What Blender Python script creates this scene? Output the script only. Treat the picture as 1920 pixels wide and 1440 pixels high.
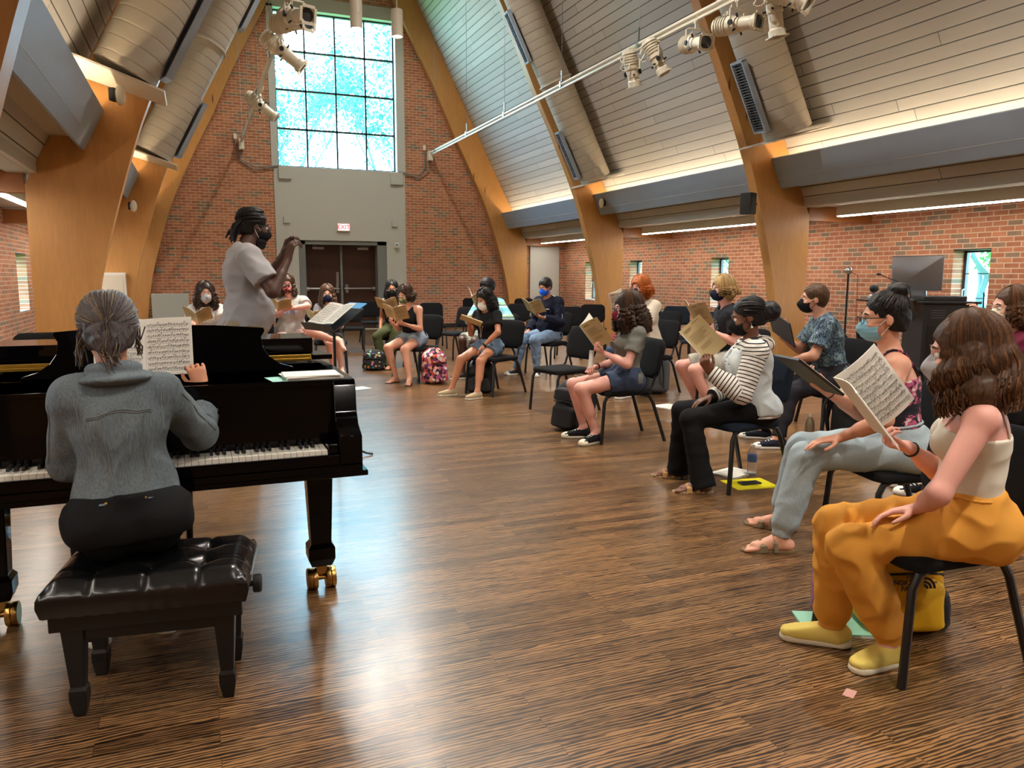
import bpy, math, random
import numpy as np
from mathutils import Vector, Matrix
random.seed(7); np.random.seed(7)
R = math.radians
for o in list(bpy.data.objects): bpy.data.objects.remove(o)
sc = bpy.context.scene
col = sc.collection

# ---------------------------------------------------------------- camera
cam_d = bpy.data.cameras.new('camera'); cam = bpy.data.objects.new('camera', cam_d); col.objects.link(cam)
cam_d.sensor_fit = 'HORIZONTAL'; cam_d.sensor_width = 36.0; cam_d.lens = 1450.0/1920*36
cam_d.clip_start = .05; cam_d.clip_end = 200
YAW, PITCH, ROLL = R(22.1), R(7.97), R(.1)
fw = Vector((math.sin(YAW)*math.cos(PITCH), math.cos(YAW)*math.cos(PITCH), -math.sin(PITCH)))
r0 = Vector((math.cos(YAW), -math.sin(YAW), 0)); u0 = r0.cross(fw)
rr = r0*math.cos(ROLL)+u0*math.sin(ROLL); uu = u0*math.cos(ROLL)-r0*math.sin(ROLL)
cam.matrix_world = Matrix(((rr.x, uu.x, -fw.x, 0), (rr.y, uu.y, -fw.y, 0), (rr.z, uu.z, -fw.z, 1.4), (0, 0, 0, 1)))
sc.camera = cam
# ---------------------------------------------------------------- exposure
vs = sc.view_settings; vs.view_transform = 'Standard'; vs.look = 'None'; vs.gamma = 1; vs.use_curve_mapping = False
vs.exposure = 0.82
sc.cycles.max_bounces = 7; sc.cycles.diffuse_bounces = 4; sc.cycles.glossy_bounces = 4; sc.cycles.transmission_bounces = 6
sc.cycles.transparent_max_bounces = 8; sc.cycles.caustics_reflective = False; sc.cycles.caustics_refractive = False
sc.cycles.use_denoising = True; sc.cycles.sample_clamp_indirect = 6
# ---------------------------------------------------------------- daylight
w = bpy.data.worlds.new('world'); sc.world = w; w.use_nodes = True
bg = w.node_tree.nodes['Background']
bg.inputs[0].default_value = (.46, .76, 1.0, 1); bg.inputs[1].default_value = 14
def lamp(name, kind, loc, rot, energy, color=(1, 1, 1), parent=None, **kw):
    d = bpy.data.lights.new(name, kind); d.energy = energy; d.color = color
    for k, v in kw.items(): setattr(d, k, v)
    o = bpy.data.objects.new(name, d); col.objects.link(o); o.location = loc; o.rotation_euler = rot
    if parent: o.parent = parent
    return o
def aim(v):
    return Vector(v).to_track_quat('-Z', 'Y').to_euler()
# sampling portal in the gable window (lets daylight in, gives off nothing itself)
p = lamp('window_portal', 'AREA', (3.5, 20.52, 5.9), aim((0, -1, 0)), 1, shape='RECTANGLE', size=2.95, size_y=3.65)
p.data.cycles.is_portal = True

# ---------------------------------------------------------------- materials
MATS = {}
def lin(c): return tuple(((x/255)/12.92 if x/255 <= .04045 else ((x/255+.055)/1.055)**2.4) for x in c)
class NT:
    def __init__(s, name):
        s.m = bpy.data.materials.new(name); s.m.use_nodes = True; s.t = s.m.node_tree; s.b = s.t.nodes['Principled BSDF']
        MATS[name] = s.m
    def n(s, typ, ins=None, **kw):
        nd = s.t.nodes.new('ShaderNode'+typ)
        for k, v in kw.items(): setattr(nd, k, v)
        for k, v in (ins or {}).items():
            if hasattr(v, 'is_output'): s.t.links.new(v, nd.inputs[k])
            else: nd.inputs[k].default_value = v
        return nd
    def set(s, **kw):
        for k, v in kw.items():
            k = k.replace('_', ' ')
            if hasattr(v, 'is_output'): s.t.links.new(v, s.b.inputs[k])
            else: s.b.inputs[k].default_value = v
    def math(s, op, a, b=0.0, c=0.0):
        return s.n('Math', {0: a, 1: b, 2: c}, operation=op).outputs[0]
    def ramp(s, fac, stops, interp='LINEAR'):
        nd = s.n('ValToRGB', {'Fac': fac}); nd.color_ramp.interpolation = interp
        e = nd.color_ramp.elements
        while len(e) > 1: e.remove(e[-1])
        for i, (p, c) in enumerate(stops):
            el = e[0] if i == 0 else e.new(p)
            el.position = p; el.color = (*c, 1)
        return nd.outputs['Color']
    def mix(s, f, a, b, mode='MIX'):
        nd = s.n('Mix', data_type='RGBA', blend_type=mode)
        for i, v in ((0, f), (6, a), (7, b)):
            if hasattr(v, 'is_output'): s.t.links.new(v, nd.inputs[i])
            else: nd.inputs[i].default_value = v if not isinstance(v, tuple) or len(v) == 4 else (*v, 1)
        return nd.outputs[2]
    def bump(s, h, strength=.3, dist=.01):
        s.set(Normal=s.n('Bump', {'Height': h, 'Strength': strength, 'Distance': dist}).outputs[0])
    def co(s, scale=(1, 1, 1), src='Object', rot=(0, 0, 0)):
        tc = s.n('TexCoord'); return s.n('Mapping', {'Vector': tc.outputs[src], 'Scale': scale, 'Rotation': rot}).outputs[0]
    def noise(s, vec, scale, detail=3, rough=.5):
        return s.n('TexNoise', {'Vector': vec, 'Scale': scale, 'Detail': detail, 'Roughness': rough}).outputs['Fac']
def plain(name, c, rough=.5, metal=0, bump=0, bscale=200, emit=None, coat=0, var=0):
    if name in MATS: return MATS[name]
    t = NT(name); c = lin(c); t.set(Base_Color=(*c, 1), Roughness=rough, Metallic=metal, Coat_Weight=coat)
    if var:
        nz = t.noise(t.co(), 6, 4); t.set(Base_Color=t.mix(nz, tuple(x*(1-var) for x in c), tuple(min(1, x*(1+var)) for x in c)))
    if rough >= .85: t.set(Specular_IOR_Level=.2)
    if bump: t.bump(t.noise(t.co(), bscale, 4), bump, .002)
    if emit: t.set(Emission_Color=(*lin(emit[0]), 1), Emission_Strength=emit[1])
    return t.m
def brick(name, rot):
    t = NT(name); v = t.co(rot=rot)
    bt = t.n('TexBrick', {'Vector': v, 'Color1': (0, 0, 0, 1), 'Color2': (1, 1, 1, 1), 'Mortar': (.5, .5, .5, 1), 'Scale': 1.0, 'Mortar Size': .0065,
             'Mortar Smooth': .15, 'Bias': 0.0, 'Brick Width': .2045, 'Row Height': .0685}, offset=.5)
    c = t.ramp(bt.outputs['Color'], [(0, (.46, .165, .075)), (.22, (.40, .135, .06)), (.45, (.52, .205, .095)), (.66, (.35, .12, .055)), (.87, (.20, .165, .11)), (.93, (.155, .15, .105))], 'CONSTANT')
    nz = t.noise(v, 9, 4); c = t.mix(.3, c, t.ramp(nz, [(.3, (.26, .10, .055)), (.7, (.52, .23, .13))]))
    mc = t.mix(t.noise(v, 3), (.52, .38, .26), (.64, .49, .35))
    t.set(Base_Color=t.mix(bt.outputs['Fac'], c, mc), Roughness=.8)
    h = t.math('ADD', t.math('MULTIPLY', bt.outputs['Fac'], -1.0), t.math('MULTIPLY', t.noise(v, 60), .35))
    t.bump(h, .35, .006); return t.m
M_BRICK_F = brick('brick_far', (R(-90), 0, 0))
M_BRICK_S = brick('brick_side', (R(-90), R(-90), 0))
def wood(name, c1, c2, scale, rough=.42, knots=True):
    t = NT(name); v = t.co(scale=scale)
    a = t.noise(v, 2.2, 6, .6); b = t.noise(t.co(scale=tuple(s*5 for s in scale)), 3, 3)
    c = t.mix(t.math('MULTIPLY_ADD', b, .45, t.math('MULTIPLY', a, .6)), lin(c1), lin(c2))
    if knots:
        vo = t.n('TexVoronoi', {'Vector': t.co(scale=tuple(min(x, 2.2) for x in scale)), 'Scale': 1.25, 'Randomness': 1.0}).outputs['Distance']
        c = t.mix(t.ramp(vo, [(.028, (1, 1, 1)), (.06, (0, 0, 0))]), c, lin((110, 62, 26)))
    t.set(Base_Color=c, Roughness=rough); t.bump(b, .05, .002); return t.m
M_GLULAM = wood('glulam', (158, 108, 56), (212, 158, 92), (2.5, 2.5, .35))
M_BEAM = wood('beam_wood', (128, 78, 36), (178, 118, 62), (.3, 3, 3), knots=False)
def boards(name, c):
    t = NT(name); tc = t.n('TexCoord'); sp = t.n('SeparateXYZ', {0: tc.outputs['Object']})
    u = t.math('MULTIPLY', sp.outputs['Z'], 1/.135); row = t.math('FLOOR', u); f = t.math('FRACT', u)
    rn = t.n('TexWhiteNoise', {'W': row}, noise_dimensions='1D').outputs['Value']
    g = t.math('SUBTRACT', 1.0, t.n('MapRange', {'Value': t.math('ABSOLUTE', t.math('SUBTRACT', f, .5)), 'From Min': .445, 'From Max': .48}).outputs[0])
    y = t.math('ADD', sp.outputs['Y'], t.math('MULTIPLY', rn, 9.0)); j = t.math('FRACT', t.math('MULTIPLY', y, 1/3.6))
    jr = t.n('TexWhiteNoise', {'Vector': t.n('CombineXYZ', {0: row, 1: t.math('FLOOR', t.math('MULTIPLY', y, 1/3.6))}).outputs[0]}, noise_dimensions='2D').outputs['Value']
    joint = t.math('GREATER_THAN', j, .0022)
    nz = t.noise(t.co(scale=(1, .15, 1)), 12, 4)
    tone = t.math('ADD', t.math('MULTIPLY', jr, .16), t.math('ADD', .80, t.math('MULTIPLY', nz, .12)))
    k = t.math('MULTIPLY', tone, t.math('MULTIPLY_ADD', t.math('MULTIPLY', g, joint), .88, .12))
    cc = t.n('VectorMath', {0: lin(c), 'Scale': k}, operation='SCALE').outputs[0]
    t.set(Base_Color=cc, Roughness=.6); t.bump(t.math('ADD', t.math('MULTIPLY', g, 1.0), t.math('MULTIPLY', jr, .5)), .6, .012); return t.m
M_CEIL = boards('ceiling_boards', (196, 195, 193))
def floor_mat():
    t = NT('oak_floor'); v = t.co()
    bt = t.n('TexBrick', {'Vector': v, 'Color1': (0, 0, 0, 1), 'Color2': (1, 1, 1, 1), 'Mortar': (.5, .5, .5, 1), 'Scale': 1, 'Mortar Size': .0009, 'Mortar Smooth': .3,
              'Bias': 0, 'Brick Width': .95, 'Row Height': .075}, offset=.37, offset_frequency=2)
    g1 = t.noise(t.n('VectorMath', {0: t.co(scale=(1.1, 9, 1)), 1: t.n('VectorMath', {0: bt.outputs['Color'], 'Scale': 31.0}, operation='SCALE').outputs[0]}, operation='ADD').outputs[0], 2.2, 8, .68)
    wv = t.n('TexWave', {'Vector': t.n('VectorMath', {0: t.co(scale=(.5, 4.0, 1)), 1: t.n('VectorMath', {0: bt.outputs['Color'], 'Scale': 17.0}, operation='SCALE').outputs[0]}, operation='ADD').outputs[0],
             'Scale': 5.5, 'Distortion': 9.0, 'Detail': 3.0, 'Detail Scale': 1.4, 'Detail Roughness': .6}, wave_type='BANDS', bands_direction='Y').outputs['Fac']
    grain = t.math('MULTIPLY_ADD', wv, .45, t.math('MULTIPLY', g1, .6))
    base = t.ramp(grain, [(.34, lin((38, 26, 17))), (.47, lin((84, 58, 36))), (.62, lin((142, 106, 68)))])
    tone = t.ramp(bt.outputs['Color'], [(0, (.55, .52, .50)), (.5, (.9, .9, .9)), (1, (1.25, 1.2, 1.12))])
    c = t.mix(1.0, base, tone, 'MULTIPLY'); c = t.mix(bt.outputs['Fac'], c, lin((40, 24, 14)))
    wear = t.ramp(t.noise(v, .9, 5, .6), [(.42, (0, 0, 0)), (.72, (1, 1, 1))])
    t.set(Base_Color=t.mix(t.math('MULTIPLY', wear, .18), c, lin((150, 116, 78))), Roughness=t.math('MULTIPLY_ADD', g1, .08, .25), Coat_Weight=.2, Coat_Roughness=.18)
    cup = t.math('ABSOLUTE', t.math('SUBTRACT', t.math('FRACT', t.math('MULTIPLY', t.n('SeparateXYZ', {0: v}).outputs['Y'], 1/.075)), .5))
    h = t.math('ADD', t.math('MULTIPLY', cup, .35), t.math('ADD', t.math('MULTIPLY', grain, .10), t.math('MULTIPLY', t.noise(v, 2.0, 2), 2.0)))
    t.bump(h, .22, .0035); return t.m
M_FLOOR = floor_mat()
M_WPAINT = plain('grey_paint', (186, 186, 178), .6, bump=.03)
M_WHITE = plain('white_paint', (226, 224, 216), .5)
M_FASCIA = plain('fascia_paint', (152, 166, 184), .55, var=.06)
M_SOFFIT = plain('soffit_paint', (190, 188, 182), .6)
M_BLACK = plain('black_metal', (17, 17, 18), .38)
M_BLKP = plain('black_plastic', (22, 22, 24), .5)
M_FABRIC = plain('black_upholstery', (19, 19, 21), .9, bump=.5, bscale=500)
M_FABRIC2 = plain('blue_black_upholstery', (28, 36, 48), .9, bump=.5, bscale=500)
M_LACQ = plain('piano_lacquer', (5, 5, 6), .06); M_LACQ.node_tree.nodes['Principled BSDF'].inputs['Specular IOR Level'].default_value = .2
M_LEATHER = plain('black_leather', (10, 10, 11), .27, bump=.15, bscale=90, coat=.2)
M_SATIN = plain('satin_black_wood', (12, 12, 13), .35)
M_BRASS = plain('brass', (186, 150, 84), .28, 1)
M_GOLD = plain('gold_plate', (196, 160, 70), .35, 1)
M_STEEL = plain('steel', (170, 172, 175), .3, 1)
M_CHROME = plain('chrome', (200, 204, 210), .15, 1)
M_LAMPW = plain('white_enamel', (224, 218, 200), .38)
M_DUCT = plain('duct_wrap', (176, 170, 158), .75, bump=.15, bscale=40)
M_LED = plain('led_lens', (255, 255, 255), .4, emit=((255, 246, 232), 20))
M_LEDW = plain('cove_lens', (255, 255, 255), .4, emit=((255, 222, 176), 42))
M_DOOR = wood('door_veneer', (48, 30, 24), (74, 46, 34), (6, 6, .5), .35, knots=False)
M_DFRAME = plain('door_frame_paint', (120, 124, 122), .4)
M_MULL = plain('window_mullion', (24, 34, 48), .4)
M_KEYW = plain('ivory_key', (236, 232, 220), .2); M_FELT = plain('red_felt', (120, 16, 26), .9)
M_PAPER = plain('paper', (236, 234, 224), .7); M_TAN = plain('tan_cover', (206, 184, 134), .75)
def glass():
    t = NT('window_glass'); t.t.nodes.remove(t.b)
    tr = t.n('BsdfTransparent', {'Color': (.93, .98, .97, 1)}); gl = t.n('BsdfGlossy', {'Roughness': .02, 'Color': (1, 1, 1, 1)})
    mx = t.n('MixShader', {0: .06, 1: tr.outputs[0], 2: gl.outputs[0]})
    t.t.links.new(mx.outputs[0], t.t.nodes['Material Output'].inputs[0]); return t.m
M_GLASS = glass()

# ---------------------------------------------------------------- mesh helpers
class MB:
    def __init__(s): s.v = []; s.f = []; s.mi = []; s.cur = 0
    def add(s, vs, fs):
        b = len(s.v); s.v += [tuple(map(float, p)) for p in vs]; s.f += [tuple(b+i for i in q) for q in fs]; s.mi += [s.cur]*len(fs); return s
    def box(s, c, d, rot=None, taper=None):
        hx, hy, hz = d[0]/2, d[1]/2, d[2]/2; pts = []
        for z in (-1, 1):
            k = taper if (taper and z == -1) else 1
            for x, y in ((-1, -1), (1, -1), (1, 1), (-1, 1)): pts.append(Vector((x*hx*k, y*hy*k, z*hz)))
        if rot: m = Matrix.Rotation(rot[1], 3, rot[0]) if isinstance(rot, tuple) else rot; pts = [m @ q for q in pts]
        return s.add([q+Vector(c) for q in pts], [(3, 2, 1, 0), (4, 5, 6, 7), (0, 1, 5, 4), (1, 2, 6, 5), (2, 3, 7, 6), (3, 0, 4, 7)])
    def b2(s, lo, hi): return s.box([(a+b)/2 for a, b in zip(lo, hi)], [b-a for a, b in zip(lo, hi)])
    def prism(s, poly, ax, a, b):
        def P(q, h): x, y = q; return {'x': (h, x, y), 'y': (x, h, y), 'z': (x, y, h)}[ax]
        n = len(poly); return s.add([P(q, a) for q in poly]+[P(q, b) for q in poly], [tuple(range(n))[::-1], tuple(range(n, 2*n))]+[(i, (i+1) % n, n+(i+1) % n, n+i) for i in range(n)])
    def tube(s, pts, r, n=8, cap=True, flat=1.0, up=(0, 0, 1)):
        pts = [Vector(q) for q in pts]; rs = r if hasattr(r, '__len__') else [r]*len(pts); rings = []; prev = None
        for i, q in enumerate(pts):
            d = (pts[min(i+1, len(pts)-1)]-pts[max(i-1, 0)])
            if d.length < 1e-9: d = Vector((0, 0, 1))
            d.normalize()
            if prev is None:
                a = Vector(up).cross(d)
                if a.length < .1: a = Vector((1, 0, 0)).cross(d)
            else: a = prev-d*prev.dot(d)
            a.normalize(); prev = a; b = d.cross(a)
            rings.append([q+(a*math.cos(t)+b*math.sin(t)*flat)*rs[i] for t in [2*math.pi*k/n for k in range(n)]])
        vs = [p for rg in rings for p in rg]; fs = []
        for i in range(len(pts)-1):
            for k in range(n): fs.append((i*n+k, i*n+(k+1) % n, (i+1)*n+(k+1) % n, (i+1)*n+k))
        if cap: fs += [tuple(range(n))[::-1], tuple((len(pts)-1)*n+k for k in range(n))]
        return s.add(vs, fs)
    def cyl(s, a, b, r, n=16): return s.tube([a, b], r, n)
    def lathe(s, prof, c=(0, 0, 0), ax='z', n=20):
        vs = []; fs = []
        for (r, h) in prof:
            for k in range(n):
                t = 2*math.pi*k/n; x, y = r*math.cos(t), r*math.sin(t)
                q = {'z': (x, y, h), 'y': (x, h, y), 'x': (h, x, y)}[ax]; vs.append([q[i]+c[i] for i in range(3)])
        m = len(prof)
        for i in range(m-1):
            for k in range(n): fs.append((i*n+k, i*n+(k+1) % n, (i+1)*n+(k+1) % n, (i+1)*n+k))
        fs += [tuple(range(n))[::-1], tuple((m-1)*n+k for k in range(n))]
        return s.add(vs, fs)
    def ell(s, c, r, n=16, m=10, rot=None):
        vs = []; fs = []
        for i in range(m+1):
            ph = math.pi*i/m
            for k in range(n):
                t = 2*math.pi*k/n; q = Vector((r[0]*math.sin(ph)*math.cos(t), r[1]*math.sin(ph)*math.sin(t), r[2]*math.cos(ph)))
                if rot: q = rot @ q
                vs.append(q+Vector(c))
        for i in range(m):
            for k in range(n): fs.append((i*n+k, (i+1)*n+k, (i+1)*n+(k+1) % n, i*n+(k+1) % n))
        return s.add(vs, fs)
    def slab(s, c, d, rad, puff=0.0, n=6, rot=None, edge=.012):
        """rounded-rectangle cushion in the local XY plane, thickness d[2], puffed faces"""
        hx, hy, hz = d[0]/2, d[1]/2, d[2]/2; out = []
        for cx, cy, a0 in ((hx-rad, hy-rad, 0), (-hx+rad, hy-rad, 90), (-hx+rad, -hy+rad, 180), (hx-rad, -hy+rad, 270)):
            for k in range(n+1):
                t = R(a0+90*k/n); out.append((cx+rad*math.cos(t), cy+rad*math.sin(t)))
        N = len(out); layers = [(-hz, 1-edge/hx*1.0), (-hz+edge*.6, 1.0), (hz-edge*.6, 1.0), (hz-edge*.1, 1-edge*.6/hx), (hz+puff*.45, .86), (hz+puff*.8, .6), (hz+puff, .3)]
        vs = []
        for z, k in layers:
            for x, y in out: vs.append(Vector((x*k, y*k, z)))
        fs = [tuple(range(N))[::-1]]
        for i in range(len(layers)-1):
            for k in range(N): fs.append((i*N+k, i*N+(k+1) % N, (i+1)*N+(k+1) % N, (i+1)*N+k))
        fs.append(tuple((len(layers)-1)*N+k for k in range(N)))
        m = rot if rot else Matrix.Identity(3)
        return s.add([m @ q+Vector(c) for q in vs], fs)
    def build(s, name, mat, parent=None, smooth=True, bevel=0, ang=35):
        me = bpy.data.meshes.new(name); me.from_pydata(s.v, [], s.f)
        for m in (mat if isinstance(mat, (list, tuple)) else [mat]): me.materials.append(m)
        if any(s.mi): me.polygons.foreach_set('material_index', s.mi)
        me.update(); o = bpy.data.objects.new(name, me); col.objects.link(o)
        if smooth: me.shade_smooth(); me.set_sharp_from_angle(angle=R(ang))
        if bevel:
            b = o.modifiers.new('bevel', 'BEVEL'); b.width = bevel; b.segments = 2; b.limit_method = 'ANGLE'; b.angle_limit = R(40)
        if parent: o.parent = parent
        return o
def tag(o, label=None, cat=None, group=None, kind=None):
    if label: o['label'] = label
    if cat: o['category'] = cat
    if group: o['group'] = group
    if kind: o['kind'] = kind
    return o
def empty(name, loc, rz=0, label=None, cat=None, group=None):
    o = bpy.data.objects.new(name, None); col.objects.link(o); o.location = loc; o.rotation_euler = (0, 0, rz); o.empty_display_size = .1
    return tag(o, label, cat, group)
def children(o): return [c for c in bpy.data.objects if c.parent == o]
def copy_tree(o, parent=None, kids=None):
    kids = kids if kids is not None else KIDS
    c = o.copy(); col.objects.link(c); c.parent = parent
    for ch in kids(o): copy_tree(ch, c, kids)
    return c
def KIDS(o): return list(o.children)
def struct(o): o['kind'] = 'structure'; return o
def text_mesh(s, size, name, mat, parent=None, loc=(0, 0, 0), rot=(0, 0, 0), ext=.001, align='CENTER', sx=1.0, bold=0):
    c = bpy.data.curves.new(name, 'FONT'); c.body = s; c.size = size; c.extrude = ext; c.align_x = align; c.align_y = 'CENTER'; c.offset = bold
    o = bpy.data.objects.new(name, c); o.location = loc; o.rotation_euler = rot; o.scale = (sx, 1, 1)
    col.objects.link(o); dg = bpy.context.evaluated_depsgraph_get(); me = bpy.data.meshes.new_from_object(o.evaluated_get(dg))
    me.name = name; bpy.data.objects.remove(o); q = bpy.data.objects.new(name, me); col.objects.link(q); q.location = loc; q.rotation_euler = rot; q.scale = (sx, 1, 1)
    me.materials.clear(); me.materials.append(mat)
    if parent: q.parent = parent
    return q
# ================================================================ ROOM
XC, YF, YB, XL, XR = 3.5, 20.2, -7.2, -2.8, 9.8
def zroof(dx): return 3.1+(4.64-abs(dx))*1.95
RIDGE = zroof(0)
struct(MB().b2((XL-.3, YB-.3, -.12), (XR+.3, YF+.75, 0)).build('floor', M_FLOOR, smooth=False))
ZA = 2.47
def gable(x0, x1, z0=0.0):
    """wall outline between x0 and x1 from z0 up to the roof line"""
    pts = [(x0, z0), (x1, z0)]
    xs = sorted([x for x in (XC-4.964, XC, XC+4.964) if x0 < x < x1], reverse=True)
    f = lambda x: ZA+.05 if abs(x-XC) > 4.96 else zroof(x-XC)+.05
    return pts+[(x1, f(x1))]+[(x, f(x)) for x in xs]+[(x0, f(x0))]
fa = MB(); fa.prism(gable(XL-.3, 1.9), 'y', YF, YF+.35); fa.prism(gable(5.18, XR+.3), 'y', YF, YF+.35)
fa.prism(gable(1.9, 5.18, 7.95), 'y', YF, YF+.35)
struct(fa.build('wall_far', M_BRICK_F, smooth=False))
# painted bay around the door and the tall window
pa = MB()
pa.b2((1.9, YF-.03, 2.27), (5.18, YF+.35, 4.05)); pa.b2((1.9, YF-.03, 0), (2.43, YF+.35, 2.27)); pa.b2((4.66, YF-.03, 0), (5.18, YF+.35, 2.27))
pa.b2((1.86, YF-.03, 4.05), (2.02, YF+.35, 7.8)); pa.b2((4.98, YF-.03, 4.05), (5.2, YF+.35, 7.8)); pa.b2((1.86, YF-.03, 7.74), (5.2, YF+.35, 8.05))
struct(pa.build('wall_bay', M_WPAINT, smooth=False, bevel=.006))
# tall window
wn = empty('window_1', (3.5, YF+.22, 5.9)); struct(wn)
fr = MB(); W2, H2 = 1.48, 1.84
for x in (-W2, W2): fr.box((x, 0, 0), (.07, .1, 2*H2+.07))
for z in (-H2, H2): fr.box((0, 0, z), (2*W2, .1, .07))
for k in (1, 2, 3): fr.box((-W2+2*W2*k/4, 0, 0), (.04, .07, 2*H2))
for k in (1, 2, 3): fr.box((0, 0, -H2+2*H2*k/4), (2*W2, .07, .045))
fr.build('window_frame', M_MULL, wn, smooth=False)
MB().box((0, .02, 0), (2*W2, .008, 2*H2)).build('window_glass', M_GLASS, wn, smooth=False)
# door pair in its recess
dr = empty('door_1', (3.54, YF+.30, 0)); struct(dr)
f = MB(); f.b2((-1.11, -.3, 0), (-.94, .06, 2.27)); f.b2((.88, -.3, 0), (1.12, .06, 2.27)); f.b2((-1.11, -.3, 2.17), (1.12, .06, 2.28)); f.b2((-.045, -.05, 0), (.015, .06, 2.18))
f.build('door_frame', M_DFRAME, dr, smooth=False, bevel=.004)
for sx in (-1, 1):
    x0, x1 = (-.94, -.045) if sx < 0 else (.015, .88)
    lf = MB().b2((x0+.004, 0, .02), (x1-.004, .045, 2.165)).build('door_leaf', M_DOOR, dr, smooth=False, bevel=.003)
    hb = MB(); hb.tube([(x0+.03, -.07, 1.06), (x1-.03, -.07, 1.06)], .028, 10); hx = x1-.09 if sx < 0 else x0+.09
    hb.box((hx, -.045, 1.06), (.075, .09, .22)); hb.box((x0+.06 if sx < 0 else x1-.06, -.045, 1.06), (.06, .08, .1))
    hb.build('push_bar', M_STEEL, lf)
    cl = MB(); xm = (x0+x1)/2-.1*sx*-1
    cl.box((xm, -.05, 2.09), (.28, .06, .06)); cl.tube([(xm-.05, -.09, 2.13), (xm+.17*sx, -.2, 2.14), (xm-.2*sx, -.04, 2.17)], .008, 6); cl.build('door_closer', M_STEEL, lf)
    if sx < 0: MB().box((x1-.07, -.01, 1.32), (.07, .02, .34)).build('pull_plate', M_STEEL, lf)
struct(MB().b2((2.43, YF-.02, 0), (4.66, YF+.3, .012)).build('trim_1', plain('threshold', (196, 190, 176), .35), smooth=False))
struct(MB().b2((2.4, YF+.36, 0), (4.7, YF+.5, 2.3)).build('wall_lobby', M_BLACK, smooth=False))

# side walls with deep slit windows
def side_wall(name, x, sgn, wins, material, z0=.77, z1=1.77, depth=.34):
    """wall of thickness depth outside the room; wins = [(ya, yb)]"""
    b = MB(); xa, xb = (x, x+sgn*depth) if sgn > 0 else (x-depth, x)
    ys = [YB-.3]
    for (ya, yb) in wins: ys += [ya, yb]
    ys.append(YF+.35)
    for i in range(0, len(ys), 2): b.b2((xa, ys[i], 0), (xb, ys[i+1], ZA+.06))
    for (ya, yb) in wins: b.b2((xa, ya, 0), (xb, yb, z0)); b.b2((xa, ya, z1), (xb, yb, ZA+.06))
    return struct(b.build(name, material, smooth=False))
WR = [(-4.8, -4.25), (-1.3, -.75), (2.0, 2.55), (7.25, 7.8), (12.75, 13.3), (15.98, 16.53), (18.3, 18.85)]
WL = [(4.0, 4.6), (9.5, 10.2), (15.45, 16.3)]
side_wall('wall_right', XR, 1, WR, M_BRICK_S); side_wall('wall_left', XL, -1, WL, M_BRICK_S)
nwin = 2
for wall, (x, sg, wins) in {'r': (XR, 1, WR), 'l': (XL, -1, WL)}.items():
    for ya, yb in wins:
        if yb < 0: continue
        yc = (ya+yb)/2; w2 = (yb-ya)/2; e = empty('window_%d' % nwin, (x+sg*.24, yc, 1.27)); struct(e); nwin += 1
        f = MB()
        for y in (-w2+.02, w2-.02): f.box((0, y, 0), (.05, .04, 1.0))
        for z in (-.48, .48): f.box((0, 0, z), (.05, 2*w2, .04))
        for z in (-.17, .17): f.box((0, 0, z), (.02, 2*w2, .012))
        f.build('window_frame', plain('bronze_frame', (60, 62, 66), .4), e, smooth=False)
        MB().box((sg*.012, 0, 0), (.005, 2*w2, 1.0)).build('window_glass', M_GLASS, e, smooth=False)
        MB().box((-sg*.11, 0, -.5), (.26, 2*w2+.02, .025)).build('window_sill', M_WHITE, e, smooth=False, bevel=.004)
        MB().box((-sg*.12, 0, .495), (.26, 2*w2, .018)).build('window_head', plain('steel_lintel', (34, 30, 30), .5), e, smooth=False)
        if wall == 'r':
            h = MB(); h.tube([(-.05, w2-.05, -.05), (-.085, w2-.05, -.06), (-.095, w2-.06, -.16)], .012, 8); h.build('window_latch', M_STEEL, e)
bk = MB().prism(gable(XL-.3, XR+.3), 'y', YB-.35, YB)
struct(bk.build('wall_back', M_BRICK_F, smooth=False))
# nook panel in the far right corner, baseboards
struct(MB().b2((8.72, YF-.06, 0), (9.62, YF, ZA)).build('wall_panel', M_WPAINT, smooth=False, bevel=.004))
MB_ = plain('rubber_base', (30, 28, 30), .45)
for nm, a, c in (('far', (XL, YF-.012, 0), (1.9, YF, .11)), ('far_right', (5.18, YF-.012, 0), (8.72, YF, .11)), ('right', (XR-.012, YB, 0), (XR, YF, .11)), ('left', (XL, YB, 0), (XL+.012, YF, .11))):
    struct(MB().b2(a, c).build('baseboard_'+nm, MB_, smooth=False))
# ceiling: two steep board planes and the flat aisle soffits
for sg, nm in ((1, 'right'), (-1, 'left')):
    pl = [(XC, RIDGE), (XC+sg*4.99, zroof(4.99)), (XC+sg*5.2, zroof(4.99)), (XC+sg*.1, RIDGE+.25)] if sg > 0 else [(XC, RIDGE), (XC-.1, RIDGE+.25), (XC-5.2, zroof(4.99)), (XC-4.99, zroof(4.99))]
    struct(MB().prism(pl, 'y', YB-.3, YF+.4).build('ceiling_'+nm, M_CEIL, smooth=False))
    x0, x1 = (XC+4.93, XR+.3) if sg > 0 else (XL-.3, XC-4.93)
    struct(MB().b2((x0, YB-.3, ZA), (x1, YF+.35, ZA+.12)).build('ceiling_aisle_'+nm, M_SOFFIT, smooth=False))
    xe = XC+sg*4.93
    struct(MB().b2((min(xe, xe+sg*.07), YB, ZA-.05), (max(xe, xe+sg*.07), YF, ZA+.0)).build('trim_aisle_'+nm, M_SOFFIT, smooth=False))

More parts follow.
